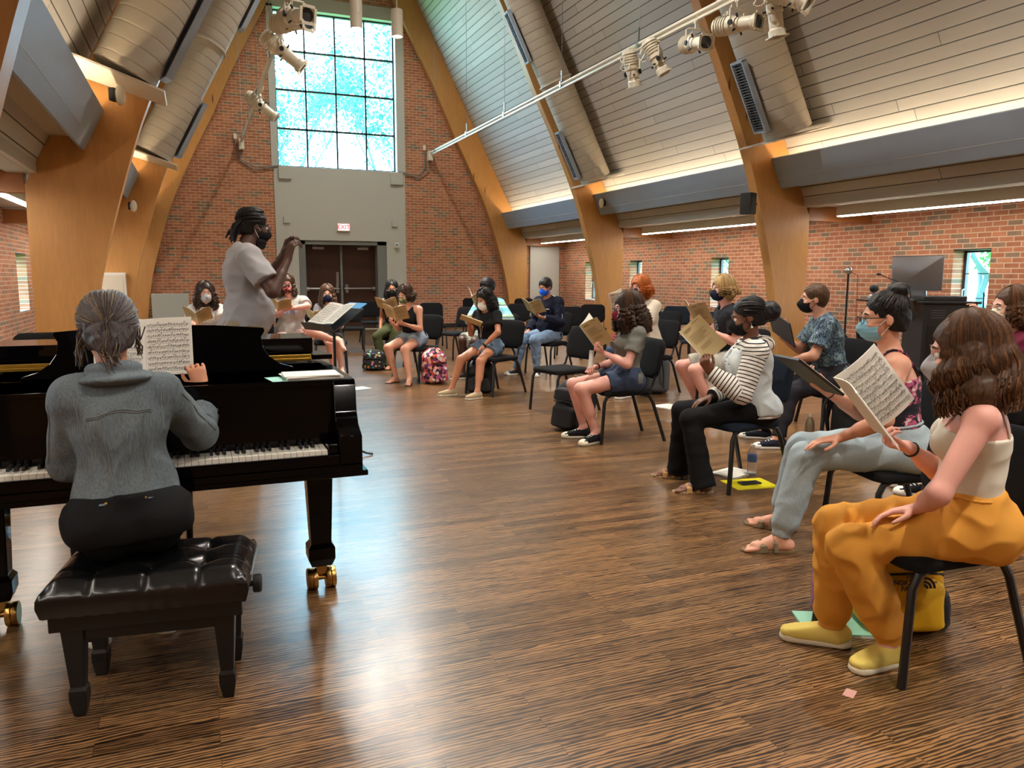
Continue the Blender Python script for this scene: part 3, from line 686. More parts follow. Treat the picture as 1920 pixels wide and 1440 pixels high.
# ---- artist bench
bn = empty('piano_bench', (-.17, 2.77, 0), R(-8), 'black tufted leather piano bench with a side knob', 'bench')
def cushion():
    nx, ny = 61, 41; W, D = .60, .39; b = MB(); vs = []; btn = [(u, v) for v in (-.11, .0, .11) for u in ((-.19, -.065, .065, .19) if v == 0 else (-.125, 0, .125))]
    btn = [(-.16, -.07), (0, -.07), (.16, -.07), (-.16, .07), (0, .07), (.16, .07)]
    def H(x, y):
        ex = max(0, (abs(x)-W/2+.05)/.05); ey = max(0, (abs(y)-D/2+.05)/.05); e = min(1, math.hypot(ex, ey)); h = .466-.035*e*e
        for (u, v) in btn: h -= .022*math.exp(-((x-u)**2+(y-v)**2)/.0009)
        for u in (-.16, 0, .16): h -= .008*math.exp(-((x-u)/.008)**2)*(1 if abs(y) > .07 else .5)
        for v in (-.07, .07): h -= .006*math.exp(-((y-v)/.009)**2)
        return h
    for j in range(ny):
        for i in range(nx):
            x = -W/2+W*i/(nx-1); y = -D/2+D*j/(ny-1); vs.append((x, y, H(x, y)))
    fs = [(j*nx+i, j*nx+i+1, (j+1)*nx+i+1, (j+1)*nx+i) for j in range(ny-1) for i in range(nx-1)]
    ring = [i for i in range(nx)]+[j*nx+nx-1 for j in range(1, ny)]+[(ny-1)*nx+i for i in range(nx-2, -1, -1)]+[j*nx for j in range(ny-2, 0, -1)]
    prev = ring; n = len(ring)
    for (k, z) in ((1.025, .415), (1.03, .39), (1.0, .355)):
        base = len(vs); vs += [(vs[r][0]*k, vs[r][1]*k*1.01, z-.0025*math.sin(r*1.3)) for r in ring]; cur = list(range(base, base+n))
        fs += [(prev[a], cur[a], cur[(a+1) % n], prev[(a+1) % n]) for a in range(n)]; prev = cur
    fs.append(tuple(prev)); return b.add(vs, fs)
cu = cushion().build('cushion', M_LEATHER, bn, ang=70)
for (u, v) in [(-.16, -.07), (0, -.07), (.16, -.07), (-.16, .07), (0, .07), (.16, .07)]: MB().ell((u, v, .447), (.010, .010, .005), 10, 6).build('button', M_LEATHER, cu)
MB().b2((-.285, -.18, .30), (.285, .18, .358)).build('seat_box', M_SATIN, bn, smooth=False, bevel=.004)
MB().b2((-.25, -.15, .255), (.25, .15, .31)).build('apron', M_SATIN, bn, smooth=False, bevel=.004)
for sx in (-1, 1):
    for sy in (-1, 1):
        vs = []; fs = []; prof = [(.034, .31), (.021, .10), (.026, .088), (.026, .055), (.017, .0)]; x, y = sx*.225, sy*.13
        for r_, z in prof: vs += [(x-r_, y-r_, z), (x+r_, y-r_, z), (x+r_, y+r_, z), (x-r_, y+r_, z)]
        for i in range(len(prof)-1):
            for k in range(4): fs.append((4*i+k, 4*(i+1)+k, 4*(i+1)+(k+1) % 4, 4*i+(k+1) % 4))
        fs += [(0, 1, 2, 3), tuple(len(vs)-1-k for k in range(4))]; MB().add(vs, fs).build('leg', M_SATIN, bn, smooth=False, bevel=.003)
for s in (-1, 1): MB().lathe([(.0, 0), (.01, 0), (.01, .02), (.03, .022), (.032, .03), (.032, .045), (.028, .05), (.0, .05)], (s*.285 if s > 0 else -.335, 0, .335), 'x', 20).build('knob', M_BLKP, bn)

# ================================================================ PAPER THINGS
M_INK = plain('printed_ink', (70, 66, 60), .8); M_INK2 = plain('cover_print', (128, 104, 66), .8)
def frame3(up, rd):
    """rotation whose +Z is the spine and whose +Y faces the reader"""
    z = Vector(up).normalized(); y = Vector(rd); y = (y-z*y.dot(z)).normalized(); x = y.cross(z); return Matrix((x, y, z)).transposed()
def booklet(loc, up, rd, label, opn=55, W=.172, H=.262, cover=None, ink=True, pages=True, name='music_booklet', group='open choral booklets', curl=.012):
    cover = cover or M_TAN; m = frame3(up, rd); o = empty(name, loc, 0, label, 'booklet' if cover is M_TAN else 'score', group); o.rotation_mode = 'QUATERNION'; o.rotation_quaternion = m.to_quaternion()
    a = R(opn)
    def leaf(s, off, n=8, w=W, h=H, z0=0):
        pts = []
        for k in range(n+1):
            t = k/n; d = w*t; cy = curl*math.sin(math.pi*t)
            x = s*(d*math.sin(a)+(-cy)*math.cos(a)*-1*0+off*math.cos(a)*-1*0); pts.append(Vector((s*(d*math.sin(a)-(cy+off)*math.cos(a)), d*math.cos(a)+(cy+off)*math.sin(a), 0)))
        return pts
    def sheet(s, o0, o1, nm, mat, w=W, h=H, z0=0.0):
        A = leaf(s, o0, w=w); B = leaf(s, o1, w=w); n = len(A); vs = []
        for P in (A, B):
            for z in (z0, z0+h): vs += [(p.x, p.y, z) for p in P]
        fs = []
        q = lambda l, z, k: (l*2+z)*n+k
        for k in range(n-1):
            fs += [(q(0, 0, k), q(0, 0, k+1), q(0, 1, k+1), q(0, 1, k)), (q(1, 0, k), q(1, 1, k), q(1, 1, k+1), q(1, 0, k+1)), (q(0, 0, k), q(1, 0, k), q(1, 0, k+1), q(0, 0, k+1)), (q(0, 1, k), q(0, 1, k+1), q(1, 1, k+1), q(1, 1, k))]
        fs += [(q(0, 0, 0), q(0, 1, 0), q(1, 1, 0), q(1, 0, 0)), (q(0, 0, n-1), q(1, 0, n-1), q(1, 1, n-1), q(0, 1, n-1))]
        if s < 0: fs = [f[::-1] for f in fs]
        return MB().add(vs, fs).build(nm, mat, o, ang=60)
    for s in (-1, 1):
        cv = sheet(s, 0, .0006, 'cover', cover)
        if pages: sheet(s, .0008, .0035, 'page_block', M_PAPER, w=W-.003, h=H-.003, z0=.0015)
        if ink:
            rnd = random.Random(len(label)+s); b = MB()
            def quad(u0, u1, v0, v1, off):
                P = []
                for u in (u0, u1):
                    d = u*W; cy = curl*math.sin(math.pi*u)+off; P.append((s*(d*math.sin(a)-cy*math.cos(a)), d*math.cos(a)+cy*math.sin(a)))
                b.add([(P[0][0], P[0][1], v0*H), (P[1][0], P[1][1], v0*H), (P[1][0], P[1][1], v1*H), (P[0][0], P[0][1], v1*H)], [(0, 1, 2, 3)])
            if ink == 'music':
                ns = 9
                for k in range(ns):
                    v = .07+.86*(k+.25)/ns
                    for l in range(5):
                        for sg in range(6): quad(.07+.86*sg/6, .07+.86*(sg+1)/6, v+l*.0078, v+l*.0078+.0016, .0042)
                    u = .1
                    while u < .92:
                        hh = v+rnd.uniform(-.006, .034); quad(u, u+.016, hh, hh+.010, .0044); quad(u+.013, u+.0165, hh, hh+.032, .0044)
                        if rnd.random() < .35: quad(u, u+.05, hh+.028, hh+.034, .0044)
                        u += rnd.uniform(.025, .06)
                    u = .1
                    while u < .9:
                        wd = rnd.uniform(.012, .04); quad(u, u+wd, v-.022, v-.016, .0042); u += wd+rnd.uniform(.01, .03)
                    quad(.07, .074, v, v+.033, .0043); quad(.93, .934, v, v+.033, .0043)
                b.build('printed_music', M_INK, o, smooth=False)
            else:
                if s > 0:
                    for k in range(3): quad(.12, .12+rnd.uniform(.2, .34), .90-k*.025, .912-k*.025, -.0012)
                    quad(.55, .85, .93, .945, -.0012)
                for k in range(9): quad(.14, .14+rnd.uniform(.45, .72), .72-k*.03, .728-k*.03, -.0012)
                for k in range(4): quad(.2, .2+rnd.uniform(.4, .6), .36-k*.03, .368-k*.03, -.0012)
                b.build('cover_print', M_INK2, cv, smooth=False)
    return o
def sheets(name, loc, rz, size, mat, label, cat, n=1, group=None, th=.004, jit=.01):
    o = empty(name, loc, rz, label, cat, group); rnd = random.Random(int(loc[0]*100))
    for k in range(n):
        b = MB(); a = rnd.uniform(-.08, .08)*(k > 0); b.box((rnd.uniform(-jit, jit)*(k > 0), rnd.uniform(-jit, jit)*(k > 0), th*(k+.5)), (size[0], size[1], th*.9), ('Z', a)); b.build('sheet', mat if k == n-1 else M_PAPER, o, smooth=False)
    return o
# score on the piano desk, papers and device on the shelf
booklet((-.205, 3.44, .992), (0, .24, 1), (0, -1, .2), 'white score open on the piano music desk', opn=78, W=.185, H=.236, cover=M_PAPER, ink='music', name='piano_score', group=None, curl=.008)
o = sheets('paper_stack', (.425, 3.235, .986), R(3), (.22, .17), M_PAPER, 'stack of white papers on the right end of the piano', 'papers', 4, th=.004)
sheets('green_folder', (.335, 3.22, .9855), R(8), (.17, .15), plain('mint_card', (160, 214, 196), .6), 'pale green folder under the white papers on the piano', 'folder', 1, th=.0006)
e = empty('metronome', (-.80, 3.30, .986), R(8), 'small glossy black device on the left end of the piano', 'metronome')
MB().box((0, 0, .03), (.12, .09, .06), taper=.8).build('case', M_BLKP, e, smooth=False, bevel=.006); MB().box((0, -.03, .066), (.13, .10, .012), ('X', R(25))).build('screen', M_LACQ, e, smooth=False, bevel=.003)

# ================================================================ MUSIC STAND
ms = empty('music_stand', (.96, 5.97, 0), R(20), 'black music stand with an open score in front of the conductor', 'music stand')
MB().cyl((0, 0, .05), (0, 0, 1.02), .011).build('pole', M_BLACK, ms)
for k in range(3): a = R(90+120*k); MB().tube([(0, 0, .12), (.22*math.cos(a), .22*math.sin(a), .02), (.27*math.cos(a), .27*math.sin(a), .01)], .009, 6).build('leg', M_BLACK, ms)
rt = Matrix.Rotation(R(62), 3, 'Y')
b = MB(); b.box((0, 0, 0), (.012, .46, .30)); b.box((-.03, 0, -.145), (.06, .46, .008)); b.v = [tuple(Matrix.Rotation(R(58), 3, 'Y') @ Vector(v)+Vector((.0, 0, 1.07))) for v in b.v]; b.build('desk', M_BLACK, ms, smooth=False, bevel=.003)
booklet((.86, 5.93, 1.03), (.52, .20, .40), (-.55, -.2, .85), 'white open score lying on the music stand', opn=84, W=.19, H=.25, cover=M_PAPER, ink='music', name='conductor_score', group=None, curl=.006)
e = empty('blue_folder', (1.07, 6.03, 1.125), 0, 'light blue folder sticking out behind the score on the music stand', 'folder')
b = MB(); b.box((0, 0, 0), (.24, .26, .006)); b.v = [tuple(Matrix.Rotation(R(20), 3, 'Z') @ Matrix.Rotation(R(-31), 3, 'Y') @ Vector(v)) for v in b.v]; b.build('folder_cover', plain('blue_card', (88, 164, 220), .5), e, smooth=False)

# ================================================================ WALL THINGS
def squarebox(name, x, z, w, h, d, mat, label, cat, y=None, group=None):
    o = empty(name, (x, (YF-.03 if y is None else y), z), 0, label, cat, group); MB().box((0, -d/2, 0), (w, d, h)).build('cover', mat, o, smooth=False, bevel=.006); return o
squarebox('wall_speaker', 2.165, 3.9, .30, .31, .05, M_WPAINT, 'large grey square panel under the left end of the tall window', 'wall box', group='grey boxes on the painted bay')
squarebox('wall_speaker', 4.955, 3.88, .32, .31, .05, M_WPAINT, 'large grey square panel under the right end of the tall window', 'wall box', group='grey boxes on the painted bay')
squarebox('wall_speaker', 2.17, 2.76, .16, .16, .04, M_WPAINT, 'small grey square box left of the exit sign', 'wall box', group='grey boxes on the painted bay')
squarebox('wall_speaker', 4.88, 2.73, .15, .16, .04, M_WPAINT, 'small grey square box right of the exit sign', 'wall box', group='grey boxes on the painted bay')
al = squarebox('fire_alarm', 4.92, 2.18, .12, .13, .06, M_WHITE, 'white fire alarm strobe right of the double doors', 'alarm')
MB().ell((0, -.07, .02), (.035, .02, .02)).build('strobe', M_STEEL, al)
squarebox('wall_plate', 5.36, 1.56, .12, .09, .02, plain('grey_plate', (150, 146, 138), .5), 'small grey plate on the brick right of the doors', 'outlet', y=YF, group='grey plates on the brick')
squarebox('wall_plate', -.80, 1.53, .11, .11, .02, plain('grey_plate', (150, 146, 138), .5), 'small grey plate on the brick left of the conductor', 'outlet', y=YF, group='grey plates on the brick')
ex = squarebox('exit_sign', 3.555, 2.61, .32, .20, .05, M_WHITE, 'lit red exit sign above the brown double doors', 'exit sign')
MB().box((0, -.052, 0), (.28, .004, .16)).build('panel', plain('exit_face', (255, 214, 210), .5, emit=((255, 190, 185), 1.2)), ex, smooth=False)
text_mesh('EXIT', .155, 'lettering', plain('exit_red', (230, 30, 50), .5, emit=((240, 30, 55), 1.2)), ex, (0, -.056, 0), (R(90), 0, 0), .001, bold=.002)
for sx, x in ((1, 5.84), (-1, 1.18)):
    bx = squarebox('cable_box', x-.13, 4.70 if sx > 0 else 4.68, .07, .13, .05, M_WHITE, 'small white cable box on the brick %s of the tall window' % ('right' if sx > 0 else 'left'), 'cable box', y=YF, group='cable boxes by the tall window')
    c = MB(); x0 = 5.2 if sx > 0 else 1.86
    for k in (0, .08):
        P = [Vector((x-.13+k*1.2*1, YF-.04, 4.60)), Vector((x-.13+k*1.2, YF-.04, 4.2-k)), Vector((x-.3*sx, YF-.04, 4.0-k)), Vector((x0+sx*.06, YF-.05, 4.02-k*.3)), Vector((x0-sx*.2, YF-.06, 4.06))]
        pts = [((P[i]+P[i+1])/2 if j == 0 else P[i+1]) for i in range(4) for j in (0, 1)]
        c.tube([P[0]]+pts[:-1]+[P[-1]], .014, 6)
    tag(c.build('cable_loop', plain('grey_cable', (130, 128, 124), .5), None), 'grey cable loop hanging %s of the tall window' % ('right' if sx > 0 else 'left'), 'cable', 'cables beside the tall window')
# acoustic board leaning left, defibrillator cabinet on the second left column
e = empty('acoustic_board', (-.55, 19.3, 0), R(2), 'pale grey board standing against the far wall behind the singers', 'board')
MB().box((0, 0, .50), (.78, .06, .97)).build('panel', plain('board_grey', (168, 170, 160), .8), e, smooth=False, bevel=.01)
e = empty('wall_cabinet', (-1.295, 14.70, 1.14), 0, 'white cabinet with a small dark window on the second left column', 'cabinet')
b = MB(); b.b2((-.21, -.17, -.30), (.21, .02, .30)); b.build('case', M_WHITE, e, smooth=False, bevel=.006)
MB().b2((-.0, -.178, -.16), (.1, -.168, .16)).build('window', plain('dark_window', (50, 54, 58), .15), e, smooth=False); MB().b2((-.16, -.19, -.26), (.17, -.17, .26)).build('door', M_LAMPW, e, smooth=False, bevel=.004)
# speakers, cameras and sensors on the columns
e = empty('loudspeaker', (7.34, 9.16, 2.42), R(200), 'black loudspeaker on the left side of the nearest right column', 'loudspeaker')
MB().box((0, 0, 0), (.17, .17, .30)).build('case', M_BLKP, e, smooth=False, bevel=.012); MB().lathe([(0, 0), (.06, 0), (.065, .01), (0, .012)], (.082, 0, -.04), 'x', 18).build('cone', M_BLACK, e); MB().tube([(-.085, 0, 0), (-.16, .04, 0)], .015, 8).build('bracket', M_BLACK, e)
def sensor(loc, az, label, white=True):
    o = empty('motion_sensor', loc, az, label, 'sensor', 'sensors and cameras on the timber'); MB().box((.03, 0, 0), (.06, .10, .12)).build('mount', M_BLKP, o, smooth=False, bevel=.01)
    MB().ell((.09, 0, -.005), (.045, .055, .095)).build('lens_cover', M_LAMPW if white else M_BLKP, o); return o
sensor((7.86, 14.35, 2.88), R(205), 'white oval sensor on the fascia right of the second column'); sensor((-.66, 8.55, 3.10), R(-20), 'black and white sensor on the fascia at the top left'); sensor((-.92, 14.35, 2.52), R(-60), 'small camera between the two left columns')
# ================================================================ LECTERN CORNER
rk = empty('equipment_rack', (8.62, 7.0, 0), R(62), 'black equipment rack lectern by the slit window', 'rack')
MB().box((0, 0, .54), (.62, .62, 1.06)).build('cabinet', M_BLKP, rk, smooth=False, bevel=.008)
MB().box((0, 0, 1.085), (.68, .68, .03)).build('worktop', M_BLACK, rk, smooth=False, bevel=.006); MB().box((-.05, .05, 1.13), (.45, .5, .06), taper=1).build('keyboard_box', M_BLKP, rk, smooth=False, bevel=.01)
v_ = MB()
for k in range(4):
    for s in (-1, 1): v_.box((-.313, s*.14, .90+.03*k), (.004, .16, .008))
v_.build('vent_slots', plain('slot_grey', (70, 70, 72), .5), rk, smooth=False)
MB().box((-.315, 0, .42), (.004, .5, .76)).build('door', M_BLACK, rk, smooth=False)
MB().box((.05, .62, 1.10), (.42, .62, .025)).build('side_shelf', M_BLACK, rk, smooth=False, bevel=.005); MB().tube([(.05, .3, .86), (.05, .62, 1.08)], .018, 8).build('shelf_brace', M_BLACK, rk)
im = empty('desktop_computer', (8.52, 7.28, 1.10), R(118+180-90), 'silver desktop computer seen from behind, on the rack', 'computer')
M_ALU = plain('aluminium', (176, 178, 182), .35, .85)
b = MB(); b.slab((0, 0, 0), (.60, .44, .012), .012, .014); b.v = [(-z+.0, x, y+.34) for x, y, z in b.v]; b.build('screen_body', M_ALU, im, ang=50)
b = MB(); b.add([(-.02, -.09, .30), (-.02, .09, .30), (-.17, .10, .0), (-.17, -.10, .0), (-.03, -.09, .30), (-.03, .09, .30), (-.18, .10, .006), (-.18, -.10, .006)], [(0, 1, 2, 3), (7, 6, 5, 4), (0, 4, 5, 1), (1, 5, 6, 2), (2, 6, 7, 3), (3, 7, 4, 0)]); b.box((-.09, 0, .004), (.19, .2, .008)); b.build('stand', M_ALU, im, smooth=False)
lg = MB(); lg.ell((-.0285, 0, .37), (.002, .026, .028), 20, 10); lg.ell((-.0285, .007, .404), (.002, .005, .011), 10, 8, Matrix.Rotation(R(-25), 3, 'X')); L_ = lg.build('logo', M_BLACK, im)
def kit(name, loc, rz, label, cat): return empty(name, loc, rz, label, cat)
e = kit('gooseneck_microphone', (8.05, 6.95, 1.10), R(150), 'thin gooseneck microphone bent over the rack', 'microphone')
MB().tube([(0, 0, 0), (0, 0, .12), (.03, 0, .18), (.16, 0, .24), (.32, 0, .30), (.36, 0, .32)], .006, 6).build('neck', M_BLACK, e); MB().ell((.38, 0, .325), (.03, .016, .016)).build('head', M_BLKP, e); MB().lathe([(0, 0), (.05, 0), (.045, .02), (.012, .03), (0, .03)]).build('base', M_BLACK, e)
e = kit('conference_camera', (8.1, 7.55, 1.125), R(200), 'small dark conference camera on the side shelf of the rack', 'camera')
MB().lathe([(0, 0), (.07, 0), (.065, .03), (.03, .045), (.03, .07), (0, .07)]).build('base', M_STEEL, e); MB().ell((0, 0, .12), (.07, .055, .055)).build('head', M_BLKP, e)
e = kit('microphone_stand', (7.55, 7.45, 0), 0, 'slim floor stand with a silver ball camera in front of the brick', 'stand')
MB().cyl((0, 0, .02), (0, 0, 1.43), .012).build('pole', M_BLACK, e); MB().lathe([(0, 0), (.14, 0), (.14, .012), (.02, .025), (0, .025)]).build('base', M_BLACK, e)
MB().ell((0, 0, 1.47), (.048, .048, .048)).build('ball', M_CHROME, e); MB().tube([(.04, 0, 1.45), (.12, -.02, 1.42), (.14, -.02, 1.38), (.15, -.02, .8)], .004, 5).build('cable', plain('red_cable', (150, 60, 40), .5), e)

# ================================================================ BAGS AND FLOOR THINGS
def bagmesh(dims, seed=0, lean=.0, n=26):
    """soft upright pack: superellipsoid with sag"""
    rnd = random.Random(seed); W, D, H = dims; vs = []; fs = []; m = 18
    ph = [rnd.uniform(0, 6) for _ in range(6)]
    for j in range(m+1):
        v = j/m; z = H*v; sc_ = (1-.05*v)*(min(1, (v+.02)/.10)**.4)*(1-max(0, (v-.72)/.28)**2.3*.62)
        for k in range(n):
            t = 2*math.pi*k/n; c, s = math.cos(t), math.sin(t); e = .55
            x = W/2*math.copysign(abs(c)**e, c)*sc_; y = D/2*math.copysign(abs(s)**e, s)*sc_*(1.08-.25*v)
            wob = 1+.03*math.sin(3*t+ph[0]+5*v)+.025*math.sin(7*t+ph[1]-4*v)
            vs.append((x*wob+lean*v*v, y*wob, z*(1+.01*math.sin(5*t+ph[2]))))
    for j in range(m):
        for k in range(n): fs.append((j*n+k, j*n+(k+1) % n, (j+1)*n+(k+1) % n, (j+1)*n+k))
    fs += [tuple(range(n))[::-1], tuple(m*n+k for k in range(n))]
    return MB().add(vs, fs)
def backpack(loc, rz, dims, mat, label, trim=None, pocket=None, seed=1, tilt=0, name='backpack'):
    trim = trim or M_BLKP; o = empty(name, loc, rz, label, 'backpack'); W, D, H = dims
    if tilt: o.rotation_euler = (tilt, 0, rz)
    bagmesh(dims, seed).build('main_body', mat, o, ang=80)
    b = bagmesh((W*.8, D*.42, H*.5), seed+1); b.v = [(x, y-D*.47, z+H*.06) for x, y, z in b.v]; b.build('front_pocket', pocket or mat, o, ang=80)
    b = bagmesh((W*.72, D*.3, H*.26), seed+2); b.v = [(x, y-D*.44, z+H*.60) for x, y, z in b.v]; b.build('upper_pocket', pocket or mat, o, ang=80)
    for s in (-1, 1):
        MB().tube([(s*W*.2, D*.38, H*.92), (s*W*.26, D*.60, H*.80), (s*W*.30, D*.66, H*.5), (s*W*.32, D*.5, H*.16)], [.012, .024, .022, .010], 8, flat=.45, up=(1, 0, 0)).build('shoulder_strap', trim, o)
    MB().tube([(-.035, D*.2, H*.97), (-.03, D*.22, H*1.05), (.03, D*.22, H*1.05), (.035, D*.2, H*.97)], .007, 8).build('grab_handle', trim, o)
    MB().tube([(-W*.36, -D*.49, H*.56), (-W*.3, -D*.60, H*.60), (0, -D*.64, H*.615), (W*.3, -D*.60, H*.60), (W*.36, -D*.49, H*.56)], .005, 6).build('zip', trim, o)
    return o
def floral():
    t = NT('floral_print'); v = t.co(); vo = t.n('TexVoronoi', {'Vector': v, 'Scale': 26.0}).outputs['Color']
    c = t.ramp(t.n('SeparateColor', {0: vo}).outputs[0], [(0, lin((30, 20, 40))), (.22, lin((190, 90, 130))), (.42, lin((235, 170, 150))), (.6, lin((110, 60, 120))), (.75, lin((200, 70, 60))), (.9, lin((240, 220, 210)))], 'CONSTANT')
    t.set(Base_Color=c, Roughness=.7); return t.m
def darkfloral():
    t = NT('dark_floral'); v = t.co(); vo = t.n('TexVoronoi', {'Vector': v, 'Scale': 18.0}).outputs
    c = t.mix(t.math('LESS_THAN', vo['Distance'], .3), lin((14, 13, 15)), vo['Color']); c = t.mix(.45, c, lin((30, 20, 14))); t.set(Base_Color=c, Roughness=.8); return t.m
backpack((2.84, 9.72, 0), R(25), (.32, .24, .46), floral(), 'pink and purple patterned backpack beside the black tank top singer', seed=4)
backpack((2.42, 11.45, 0), R(-20), (.34, .22, .30), darkfloral(), 'small black bag with a flower print by the olive trousers', seed=5)
backpack((3.14, 8.75, 0), R(-30), (.34, .26, .40), M_BLKP, 'black backpack under the chair of the singer with a tablet', seed=6)
backpack((5.06, 7.95, 0), R(150), (.40, .30, .50), plain('grey_nylon', (74, 76, 78), .7), 'grey backpack on the floor behind the curly haired singer', seed=7, tilt=0)
backpack((3.16, 6.28, 0), R(-70), (.34, .26, .46), plain('black_nylon', (15, 15, 17), .7), 'black backpack behind the legs of the curly haired singer', seed=8)
M_YEL = plain('yellow_nylon', (226, 176, 22), .6, bump=.2, bscale=120)
nf = backpack((2.57, 2.20, 0), R(-20), (.34, .26, .44), M_YEL, 'yellow and black backpack under the nearest chair', seed=9, pocket=M_YEL)
b = bagmesh((.36, .30, .20), 3); b.v = [(x+.03, y+.02, z) for x, y, z in b.v]; b.build('black_base', plain('black_nylon', (15, 15, 17), .7), nf, ang=80)
lgx = empty('tmp', (0, 0, 0))
for k, tline in enumerate(('THE', 'NORTH', 'FACE')):
    q = text_mesh(tline, .026, 'lettering', M_BLACK, nf, (-.015, -.192, .268-.024*k), (R(84), 0, 0), .001, 'RIGHT', bold=.0006)
q = MB()
for r0_, r1_ in ((.008, .018), (.022, .032), (.036, .046)):
    vs = []; fs = []; n = 10
    for k in range(n+1):
        t = math.pi/2*k/n; vs += [(.01+r0_*math.sin(t), -.194, .222+r0_*math.cos(t)), (.01+r1_*math.sin(t), -.194, .222+r1_*math.cos(t))]
    fs = [(2*k, 2*k+1, 2*k+3, 2*k+2) for k in range(n)]; vs2 = [(x, y-.002, z) for x, y, z in vs]; q.add(vs, fs); q.add(vs2, [f[::-1] for f in fs])
q.build('logo_arcs', M_BLACK, nf, smooth=False); bpy.data.objects.remove(lgx)
backpack((4.93, 4.72, 0), R(10), (.36, .26, .46), plain('black_nylon', (15, 15, 17), .7), 'black backpack in front of the man in the leaf print tee', seed=12)
def bottle(loc, label, body, cap, h=.22, r=.033, clear=False, band=None, name='water_bottle'):
    o = empty(name, loc, 0, label, 'bottle'); m = body
    MB().lathe([(0, 0), (r*.9, 0), (r, .008), (r, h*.3), (r*.93, h*.36), (r, h*.42), (r, h*.66), (r*.9, h*.76), (r*.45, h*.9), (r*.4, h*.94), (0, h*.94)], n=24).build('body', m, o)
    MB().lathe([(0, h*.92), (r*.46, h*.92), (r*.46, h), (0, h)], n=18).build('cap', cap, o)
    if band: MB().lathe([(r*1.01, h*.44), (r*1.015, h*.46), (r*1.015, h*.64), (r*1.01, h*.66)], n=24).build('label_band', band, o)
    return o
def clearmat(name, c, rough=.05, tr=.9):
    t = NT(name); t.set(Base_Color=(*lin(c), 1), Roughness=rough, Transmission_Weight=tr, IOR=1.3, Alpha=.75); return t.m
M_CLEAR = clearmat('clear_plastic', (235, 240, 245)); M_PINKC = clearmat('pink_plastic', (190, 130, 190), .1, .6)
bottle((3.60, 4.33, 0), 'clear plastic water bottle on the floor by the yellow folder', M_CLEAR, M_WHITE, band=plain('blue_band', (60, 90, 150), .5))
b_ = bottle((2.385, 2.40, 0), 'purple drinking bottle behind the yellow shoe', M_PINKC, M_STEEL, h=.25, r=.037)
MB().tube([(-.02, 0, .25), (-.025, 0, .27), (.02, 0, .272), (.03, 0, .245)], .006, 8).build('lid_loop', M_STEEL, b_); MB().box((0, 0, .255), (.03, .025, .012)).build('button', plain('red_button', (180, 40, 50), .4), b_, smooth=False)
bottle((4.63, 5.0-.12, 0), 'tan metal flask behind the striped hoodie chair', plain('tan_metal', (150, 136, 112), .35, .6), plain('cream_cap', (200, 190, 160), .5), h=.28, r=.037, name='metal_flask')
bottle((5.12, 4.55, 0), 'clear bottle right of the black backpack', M_CLEAR, M_WHITE, h=.23)
cp = empty('baseball_cap', (4.86, 4.70, .46), R(200), 'cream cap lying on the black backpack', 'cap'); MB().ell((0, 0, .0), (.10, .09, .075)).build('crown', plain('cream_cloth', (214, 204, 176), .8), cp); MB().ell((.10, 0, -.02), (.09, .075, .008)).build('brim', plain('cream_cloth', (214, 204, 176), .8), cp)
M_YC = plain('yellow_card', (236, 226, 20), .5)
sheets('yellow_folder', (3.42, 4.13, 0), R(-8), (.31, .24), M_YC, 'bright yellow folder on the floor', 'folder', 1, th=.004)
sheets('music_sheets', (3.50, 4.40, 0), R(15), (.26, .20), M_PAPER, 'white papers on the floor behind the yellow folder', 'papers', 3)
ph = empty('mobile_phone', (3.42, 4.13, .0045), R(-6), 'black phone lying on the yellow folder', 'phone'); MB().slab((0, 0, .005), (.15, .075, .008), .01, .0).build('body', M_BLKP, ph)
sheets('loose_papers', (4.66, 6.98, 0), R(10), (.24, .26), M_PAPER, 'white papers on the floor in front of the blond singer', 'papers', 3)
nb = sheets('notebook', (2.33, 2.25, 0), R(-28), (.29, .21), plain('mint_cover', (160, 222, 196), .5), 'mint green notebook on the floor under the yellow shoe', 'notebook', 2, th=.007, jit=0)
sheets('paper_scrap', (1.985, 1.84, 0), R(30), (.055, .035), plain('pink_paper', (190, 140, 130), .8), 'tiny pink scrap of paper on the floor, lower right', 'paper scrap', 1, th=.0006)
sheets('dropped_sheet', (1.80, 9.6, 0), R(20), (.30, .21), plain('mint_paper', (214, 236, 228), .8), 'pale sheet on the floor beside the piano corner', 'paper', 1, th=.001)
